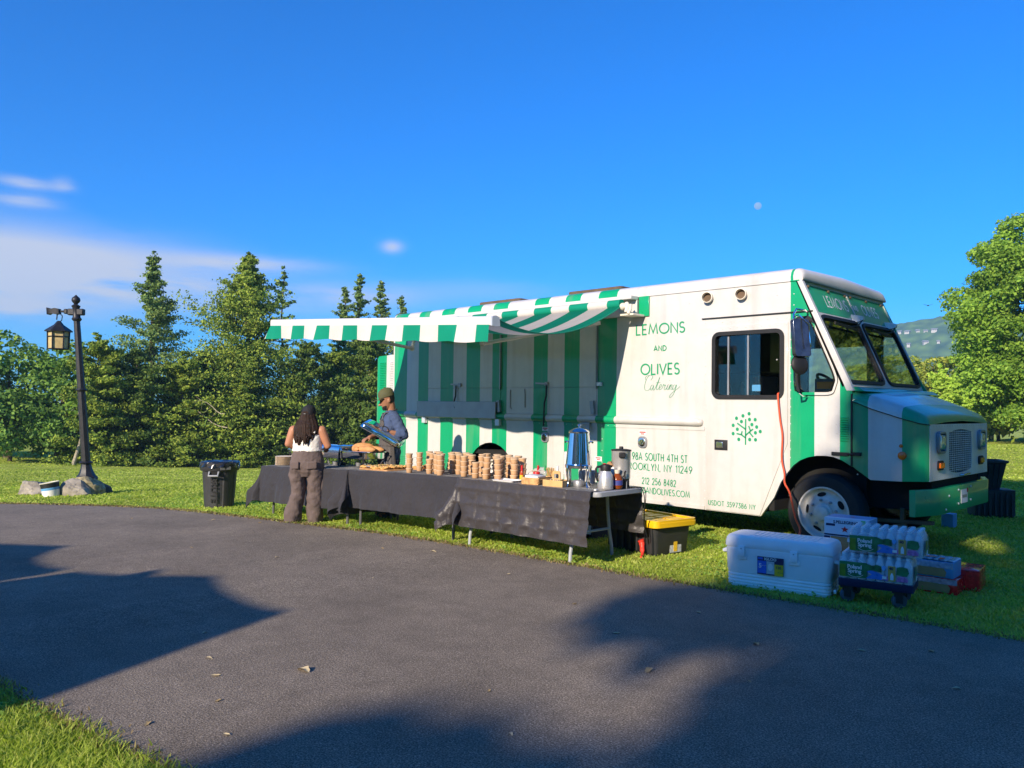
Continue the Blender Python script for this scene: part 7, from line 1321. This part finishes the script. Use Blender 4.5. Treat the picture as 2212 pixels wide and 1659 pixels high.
organic(mb, 'tank_top', topM, wo, .007, 3, folds=(.07, .016)); 
trM = mat('grey_cargo_cotton', (.125, .092, .083), rough=.85, var=.14, vscale=7, bump=.5, bscale=9)
def trouser(mb, pts):
    rings = []
    for k, (x, y, z, rx, ry) in enumerate(pts): rings.append([Vector((x, y, z)) + Vector((rx * math.cos(t) * (1 + .05 * math.sin(t * 3 + z * 27)), ry * math.sin(t) * (1 + .06 * math.sin(t * 4 + z * 31)), .012 * math.sin(t * 2 + k))) for t in np.linspace(0, 2 * PI, 29)[:-1]])
    mb.loft(rings)
mb = MB(); mb.loft([ellip_ring((.0, .0, z), rx, ry, n=28) for z, rx, ry in ((.60, .14, .11), (.66, .212, .145), (.72, .222, .165), (.78, .218, .163), (.83, .210, .152), (.89, .196, .140), (.945, .186, .132))])
trouser(mb, [(-.112, .0, .70, .112, .15), (-.12, .0, .62, .108, .135), (-.118, .0, .54, .098, .118), (-.105, .0, .46, .098, .115), (-.105, .0, .38, .092, .108), (-.12, -.005, .33, .10, .115), (-.135, -.01, .27, .100, .115), (-.15, -.01, .20, .108, .12), (-.165, -.01, .12, .115, .125), (-.175, -.0, .06, .112, .128), (-.172, .0, .01, .108, .125)])
trouser(mb, [(.112, .0, .70, .115, .15), (.118, .0, .62, .112, .137), (.115, .0, .54, .108, .125), (.115, .0, .46, .11, .12), (.118, .0, .38, .105, .112), (.118, -.005, .32, .112, .118), (.116, -.01, .25, .108, .115), (.112, -.01, .18, .112, .118), (.112, -.01, .10, .108, .12), (.118, -.0, .05, .102, .122), (.12, .0, .0, .098, .118)])
tr_ = organic(mb, 'trousers', trM, wo, .0075, 2, folds=(.11, .03))
for x0, x1, z0, z1 in ((.03, .155, .70, .80), (-.17, -.075, .70, .79)):
    q = MB(); q.grid(lambda a, b: (x0 + (x1 - x0) * a, -.172 + .26 * (abs(x0 + (x1 - x0) * a)) ** 2 * 3.2, z0 + (z1 - z0) * b + .01 * a), 8, 6); p2 = q.build('pocket', trM, wo, smooth=60); sm = p2.modifiers.new('thick', 'SOLIDIFY'); sm.thickness = .012; sm.offset = 0
q = MB(); q.grid(lambda a, b: (.215 + .022 * math.sin(PI * a), -.07 + .14 * a, .42 + .16 * b), 8, 6); p2 = q.build('pocket', trM, wo, smooth=60); sm = p2.modifiers.new('thick', 'SOLIDIFY'); sm.thickness = .02
mb = MB()
for s_ in (-1, 1): mb.loft([[Vector((s_ * .145 + a, b - .02, z)) for a, b in WIN(-.042, .042, -.05, .15, .035)] for z in (.0, .03)]); mb.loft([[Vector((s_ * .145 + a * k, b * k - .02 + (1 - k) * .03, z)) for a, b in WIN(-.040, .040, -.05, .14, .035)] for z, k in ((.03, 1), (.06, .9), (.075, .6))])
mb.build('shoes', mat_dark, wo, smooth=50)
hairM = mat('dark_brown_hair', (.022, .012, .009), rough=.6, var=.4, vscale=20, spec=.25)
n, l = nt(hairM); p_ = n['Principled BSDF']; tcn = n.new('ShaderNodeTexCoord'); mp = n.new('ShaderNodeMapping'); mp.inputs['Scale'].default_value = (150, 150, 6); l.new(tcn.outputs['Object'], mp.inputs[0]); nn = n.new('ShaderNodeTexNoise'); nn.inputs['Scale'].default_value = 1.; nn.inputs['Detail'].default_value = 3; l.new(mp.outputs[0], nn.inputs['Vector'])
ra = n.new('ShaderNodeValToRGB'); ra.color_ramp.elements[0].position = .35; ra.color_ramp.elements[0].color = (.008, .005, .004, 1); ra.color_ramp.elements[1].position = .72; ra.color_ramp.elements[1].color = (.055, .026, .016, 1); l.new(nn.outputs[0], ra.inputs[0]); l.new(ra.outputs[0], p_.inputs['Base Color']); bb_ = n.new('ShaderNodeBump'); bb_.inputs['Strength'].default_value = .45; bb_.inputs['Distance'].default_value = .006; l.new(nn.outputs[0], bb_.inputs['Height']); l.new(bb_.outputs[0], p_.inputs['Normal'])
mb = MB()
def hairf(a, b):
    z = 1.45 - .385 * b; w = np.interp(b, [0, .2, .4, .6, .85, 1.0], [.082, .100, .140, .165, .150, .115]); th = -PI * (.04 + .92 * a)
    dp = np.interp(b, [0, .2, .4, .6, 1.0], [.098, .10, .098, .095, .09]); cy_ = np.interp(b, [0, .3, .5, 1.], [.03, .015, -.03, -.045]); st_ = .0022 * math.sin(a * 47 + b * 5) + .0018 * math.sin(a * 133 + b * 7) + .004 * math.sin(a * 13 + b * 2)
    z -= (.022 * math.sin(a * 41) + .022 * math.sin(a * 97 + 1) + .015 * math.sin(a * 211)) * (max(0, b - .6) / .4) * 1.5
    return ((w + st_) * math.cos(th) + .0 - .02 * b, cy_ + (dp + st_) * math.sin(th), z)
mb.grid(hairf, 160, 26); hr_ = mb.build('hair', hairM, wo, smooth=80, recalc=False); sm = hr_.modifiers.new('thick', 'SOLIDIFY'); sm.thickness = .018; sm.offset = -1
capB = mat('black_cap_cotton', (.014, .014, .017), rough=.8, var=.15)
mb = MB(); mb.loft([ellip_ring((.005, .035, z), rx, ry, n=28) for z, rx, ry in ((1.405, .089, .108), (1.43, .091, .110), (1.47, .087, .105), (1.505, .070, .085), (1.525, .042, .052), (1.534, .01, .012))]); mb.sphere((.005, .035, 1.534), .009, 8, 5); cp_ = mb.build('cap', capB, wo, smooth=50)
mb = MB(); mb.loft([[Vector((.005 + .085 * math.cos(t), .09 + .13 * max(0, math.sin(t)), 1.415 - .012 * math.cos(t) ** 2 + dz_)) for t in np.linspace(-.15, PI + .15, 16)] for dz_ in (0, .006)]); mb.build('brim', capB, cp_, smooth=40)
mb = MB(); mb.prism([(-.034 + .05 * 0, 1.418)] + [(-.0 + .034 * math.cos(t), 1.425 + .022 * math.sin(t)) for t in np.linspace(0, PI, 9)] + [(-.034, 1.418), (.034, 1.418)][1:], lambda a, b, d: (a - .012, -.0725 - d + .25 * a * a, b), .004); mb.build('cap_opening', hairM, cp_, smooth=0); mb = MB(); mb.obox((-.03, -.078, 1.415), (.022, .006, .008)); mb.build('cap_buckle', steel, cp_)

# man holding the lid; local y = the way he faces
mx_, my_ = -5.37, -1.53
mo2 = thing('person', 'man in olive cap, blue shirt and pinstriped apron holding up a chafing dish lid', 'person', (mx_, my_, gz(mx_, my_)), math.radians(-208))
# facing local +y after rotation: towards the tables and slightly to the picture left
mb = MB(); hc = Vector((-.01, .055, 1.60)); tilt = Matrix.Rotation(-.30, 3, 'X')
def H(x, y, z): return hc + tilt @ Vector((x, y, z))
caps(mb, (0, -.01, 1.42), H(0, -.03, -.05), .062, .058)
mb.loft([[H(rx * math.cos(t), cy_ + ry * math.sin(t), z) for t in np.linspace(0, 2 * PI, 21)[:-1]] for z, rx, ry, cy_ in ((-.125, .022, .03, .06), (-.115, .042, .05, .045), (-.085, .056, .075, .022), (-.04, .068, .092, .008), (.01, .076, .102, 0), (.06, .078, .104, -.004), (.10, .066, .09, -.006), (.125, .035, .05, -.006), (.13, .01, .01, 0))])
caps(mb, H(0, .098, -.004), H(0, .125, -.042), .011, .017, 8); caps(mb, H(-.012, .112, -.046), H(.012, .112, -.046), .011, .011, 8)
caps(mb, H(-.022, .085, -.075), H(.022, .085, -.075), .011, .011, 8); caps(mb, H(-.018, .084, -.088), H(.018, .084, -.088), .011, .011, 8); caps(mb, H(-.035, .088, .022), H(.035, .088, .022), .014, .014, 8); caps(mb, H(0, .075, -.112), H(0, .06, -.12), .02, .02, 8)
for s_ in (-1, 1): mb.sphere(H(s_ * .077, -.012, -.015), .028, 10, 8, sc=(.35, .75, 1.1))
mb.loft([ellip_ring((0, 0, z), rx, ry) for z, rx, ry in ((.76, .14, .10), (.85, .165, .115), (.95, .155, .11), (1.08, .16, .115), (1.22, .18, .12), (1.33, .185, .11), (1.40, .14, .085), (1.44, .07, .06))])
# his left arm (local -x after facing the viewer's left) holds the lid in front; the other steadies it
SHL, ELL, WRL = (.195, .0, 1.365), (.25, .10, 1.12), (.10, .27, 1.08); SHR, ELR, WRR = (-.205, -.02, 1.365), (-.285, -.13, 1.13), (-.29, .09, 1.17)
for sh, el_, wr, s_ in ((SHL, ELL, WRL, 1), (SHR, ELR, WRR, -1)):
    caps(mb, sh, el_, .058, .046); caps(mb, el_, wr, .045, .031); dv = Vector(wr) - Vector(el_); hand(mb, wr, (dv.x * .6, dv.y, dv.z - .02), (0, 0, 1), s_ * -1, .9, 1.1)
for s_ in (-1, 1): caps(mb, (s_ * .095, 0, .78), (s_ * .11, .01, .44), .09, .062); caps(mb, (s_ * .11, .01, .44), (s_ * .12, 0, .08), .058, .042); caps(mb, (s_ * .12, -.04, .04), (s_ * .14, .14, .035), .042, .036)
organic(mb, 'body', skinM, mo2, .0062, 4)
hairK = mat('black_hair', (.012, .010, .009), rough=.6, var=.2)
mb = MB()
for s_ in (-1, 1): mb.sphere(H(s_ * .034, .0945, .002), .010, 8, 6, sc=(1.3, .6, .7))
mb.build('eyes', hairK, mo2, smooth=60)['kind'] = 'stuff'
mb = MB(); mb.loft([[H(rx * math.cos(t), cy_ + ry * math.sin(t), z) for t in np.linspace(PI * 1.08, PI * 1.92, 14)] for z, rx, ry, cy_ in ((-.05, .070, .094, 0.004), (.0, .0785, .106, 0), (.05, .081, .109, -.004))], closed=False, caps=False); mb.build('hair', hairK, mo2, smooth=60)
mb = MB(); mb.loft([[H(rx * math.cos(t), cy_ + ry * math.sin(t), z) for t in np.linspace(.30, PI - .30, 16)] for z, rx, ry, cy_ in ((-.128, .036, .044, .05), (-.108, .052, .058, .043), (-.085, .061, .074, .024), (-.07, .066, .078, .02))], closed=False, caps=False); mb.build('beard', hairK, mo2, smooth=60)
olive = mat('olive_cap_cotton', (.095, .095, .045), rough=.8, var=.12); 
mb = MB(); mb.loft([[H(rx * math.cos(t), cy_ + ry * math.sin(t), z) for t in np.linspace(0, 2 * PI, 29)[:-1]] for z, rx, ry, cy_ in ((.045, .088, .112, -.004), (.075, .089, .113, -.004), (.115, .082, .105, -.006), (.148, .060, .08, -.008), (.163, .03, .042, -.01), (.168, .006, .006, -.01))]); c2_ = mb.build('cap', olive, mo2, smooth=50); mb = MB(); mb.sphere(H(0, -.01, .168), .009, 8, 5); mb.build('cap_button', olive, c2_, smooth=60)
mb = MB(); mb.loft([[H(.086 * math.cos(t), .055 + .15 * max(0, math.sin(t)) ** .8, .05 - .016 * math.cos(t) ** 2 - .02 * max(0, math.sin(t)) + dz_) for t in np.linspace(-.1, PI + .1, 18)] for dz_ in (0, .006)]); mb.build('brim', olive, c2_, smooth=40)
shirt = mat('blue_denim_shirt', (.055, .085, .175), rough=.85, var=.16, vscale=9, bump=.5, bscale=14)
mb = MB(); mb.loft([ellip_ring((0, 0, z), rx, ry, n=32) for z, rx, ry in ((.80, .185, .14), (.88, .188, .142), (.98, .180, .136), (1.10, .185, .138), (1.22, .205, .142), (1.32, .208, .130), (1.39, .165, .108), (1.425, .10, .088), (1.45, .082, .078))])
for sh, el_ in ((SHL, ELL), (SHR, ELR)): caps(mb, sh, el_, .078, .070); e_ = Vector(el_); caps(mb, e_, e_ + (Vector(WRL if el_ is ELL else WRR) - e_) * .28, .068, .062)
organic(mb, 'shirt', shirt, mo2, .008, 3, folds=(.07, .03))
jeans = mat('dark_blue_jeans', (.02, .03, .07), rough=.85, var=.15, bump=.4, bscale=14)
mb = MB(); mb.loft([ellip_ring((0, 0, z), rx, ry) for z, rx, ry in ((.70, .15, .11), (.78, .185, .135), (.86, .178, .13))]); trouser(mb, [(-.095, 0, .78, .10, .125), (-.11, .01, .44, .082, .09), (-.12, 0, .05, .075, .085)]); trouser(mb, [(.095, 0, .78, .10, .125), (.11, .01, .44, .082, .09), (.12, 0, .05, .075, .085)]); organic(mb, 'jeans', jeans, mo2, .009, 2, folds=(.08, .03))
apron = mat('pinstripe_apron', (.05, .045, .045), rough=.85, var=.1); n, l = nt(apron); p_ = n['Principled BSDF']; tcn = n.new('ShaderNodeTexCoord'); sx2 = n.new('ShaderNodeSeparateXYZ'); l.new(tcn.outputs['Object'], sx2.inputs[0]); at2 = n.new('ShaderNodeMath'); at2.operation = 'ARCTAN2'; l.new(sx2.outputs[0], at2.inputs[0]); l.new(sx2.outputs[1], at2.inputs[1]); mu = n.new('ShaderNodeMath'); mu.operation = 'MULTIPLY'; mu.inputs[1].default_value = 11.; l.new(at2.outputs[0], mu.inputs[0]); frc = n.new('ShaderNodeMath'); frc.operation = 'FRACT'; l.new(mu.outputs[0], frc.inputs[0]); ra = n.new('ShaderNodeValToRGB'); ra.color_ramp.interpolation = 'CONSTANT'; ra.color_ramp.elements[0].color = (.045, .038, .038, 1); ra.color_ramp.elements[1].position = .76; ra.color_ramp.elements[1].color = (.26, .24, .235, 1); l.new(frc.outputs[0], ra.inputs[0]); l.new(ra.outputs[0], p_.inputs['Base Color'])
def apf(a, b):
    z = .62 + .70 * b; hw = np.interp(z, [.62, .98, 1.06, 1.32], [1.9, 1.75, .85, .62]); th = PI / 2 + (a - .5) * 2 * hw; rx = np.interp(z, [.62, .78, .98, 1.1, 1.22, 1.32], [.215, .212, .196, .198, .212, .212]); ry = np.interp(z, [.62, .78, .98, 1.1, 1.22, 1.32], [.17, .165, .152, .154, .156, .146]); k = 1 + .015 * math.sin(th * 13) * (1 - b)
    return (rx * k * math.cos(th), ry * k * math.sin(th), z)
mb = MB(); mb.grid(apf, 44, 30); ap_ = mb.build('apron', apron, mo2, smooth=70, recalc=False); sm = ap_.modifiers.new('thick', 'SOLIDIFY'); sm.thickness = .006
mb = MB(); mb.tube([(-.09, .138, 1.31), (-.085, .10, 1.41), (-.06, -.05, 1.465), (0, -.085, 1.47), (.06, -.05, 1.465), (.085, .10, 1.41), (.09, .138, 1.31)], .009, 6); mb.build('neck_strap', apron, ap_, smooth=60); mb = MB(); mb.tube([(.205 * math.cos(t), .158 * math.sin(t), .985) for t in np.linspace(0, 2 * PI, 33)], .008, 6); mb.build('waist_tie', apron, ap_, smooth=60)
mb = MB(); mb.obox((.262, .035, 1.30), (.01, .035, .018)); mb.build('sleeve_badge', mat('pale_blue_badge', (.35, .65, .8), rough=.5), mo2)
mb = MB()
for s_ in (-1, 1): mb.loft([[Vector((s_ * .13 + a, b - .02, z)) for a, b in WIN(-.045, .045, -.06, .17, .035)] for z in (.0, .06)])
mb.build('shoes', mat_dark, mo2, smooth=50)
# the lid he holds
HL = Vector((-5.17, -1.79, 1.085)); hl_ = thing('metal_dish_cover', 'shiny chafing dish lid held tilted in the hands of the man', 'lid', tuple(HL))
d1_ = Vector((.64, .60, -.47)).normalized(); nn_ = Vector((.43, .20, .86)); nn_ = (nn_ - d1_ * nn_.dot(d1_)).normalized(); xx_ = d1_.cross(nn_).normalized()
hl_.rotation_euler = Matrix((xx_, d1_, nn_)).transposed().to_euler(); lid_parts(hl_, -.04)
# ------------------------------------------------------------------ done
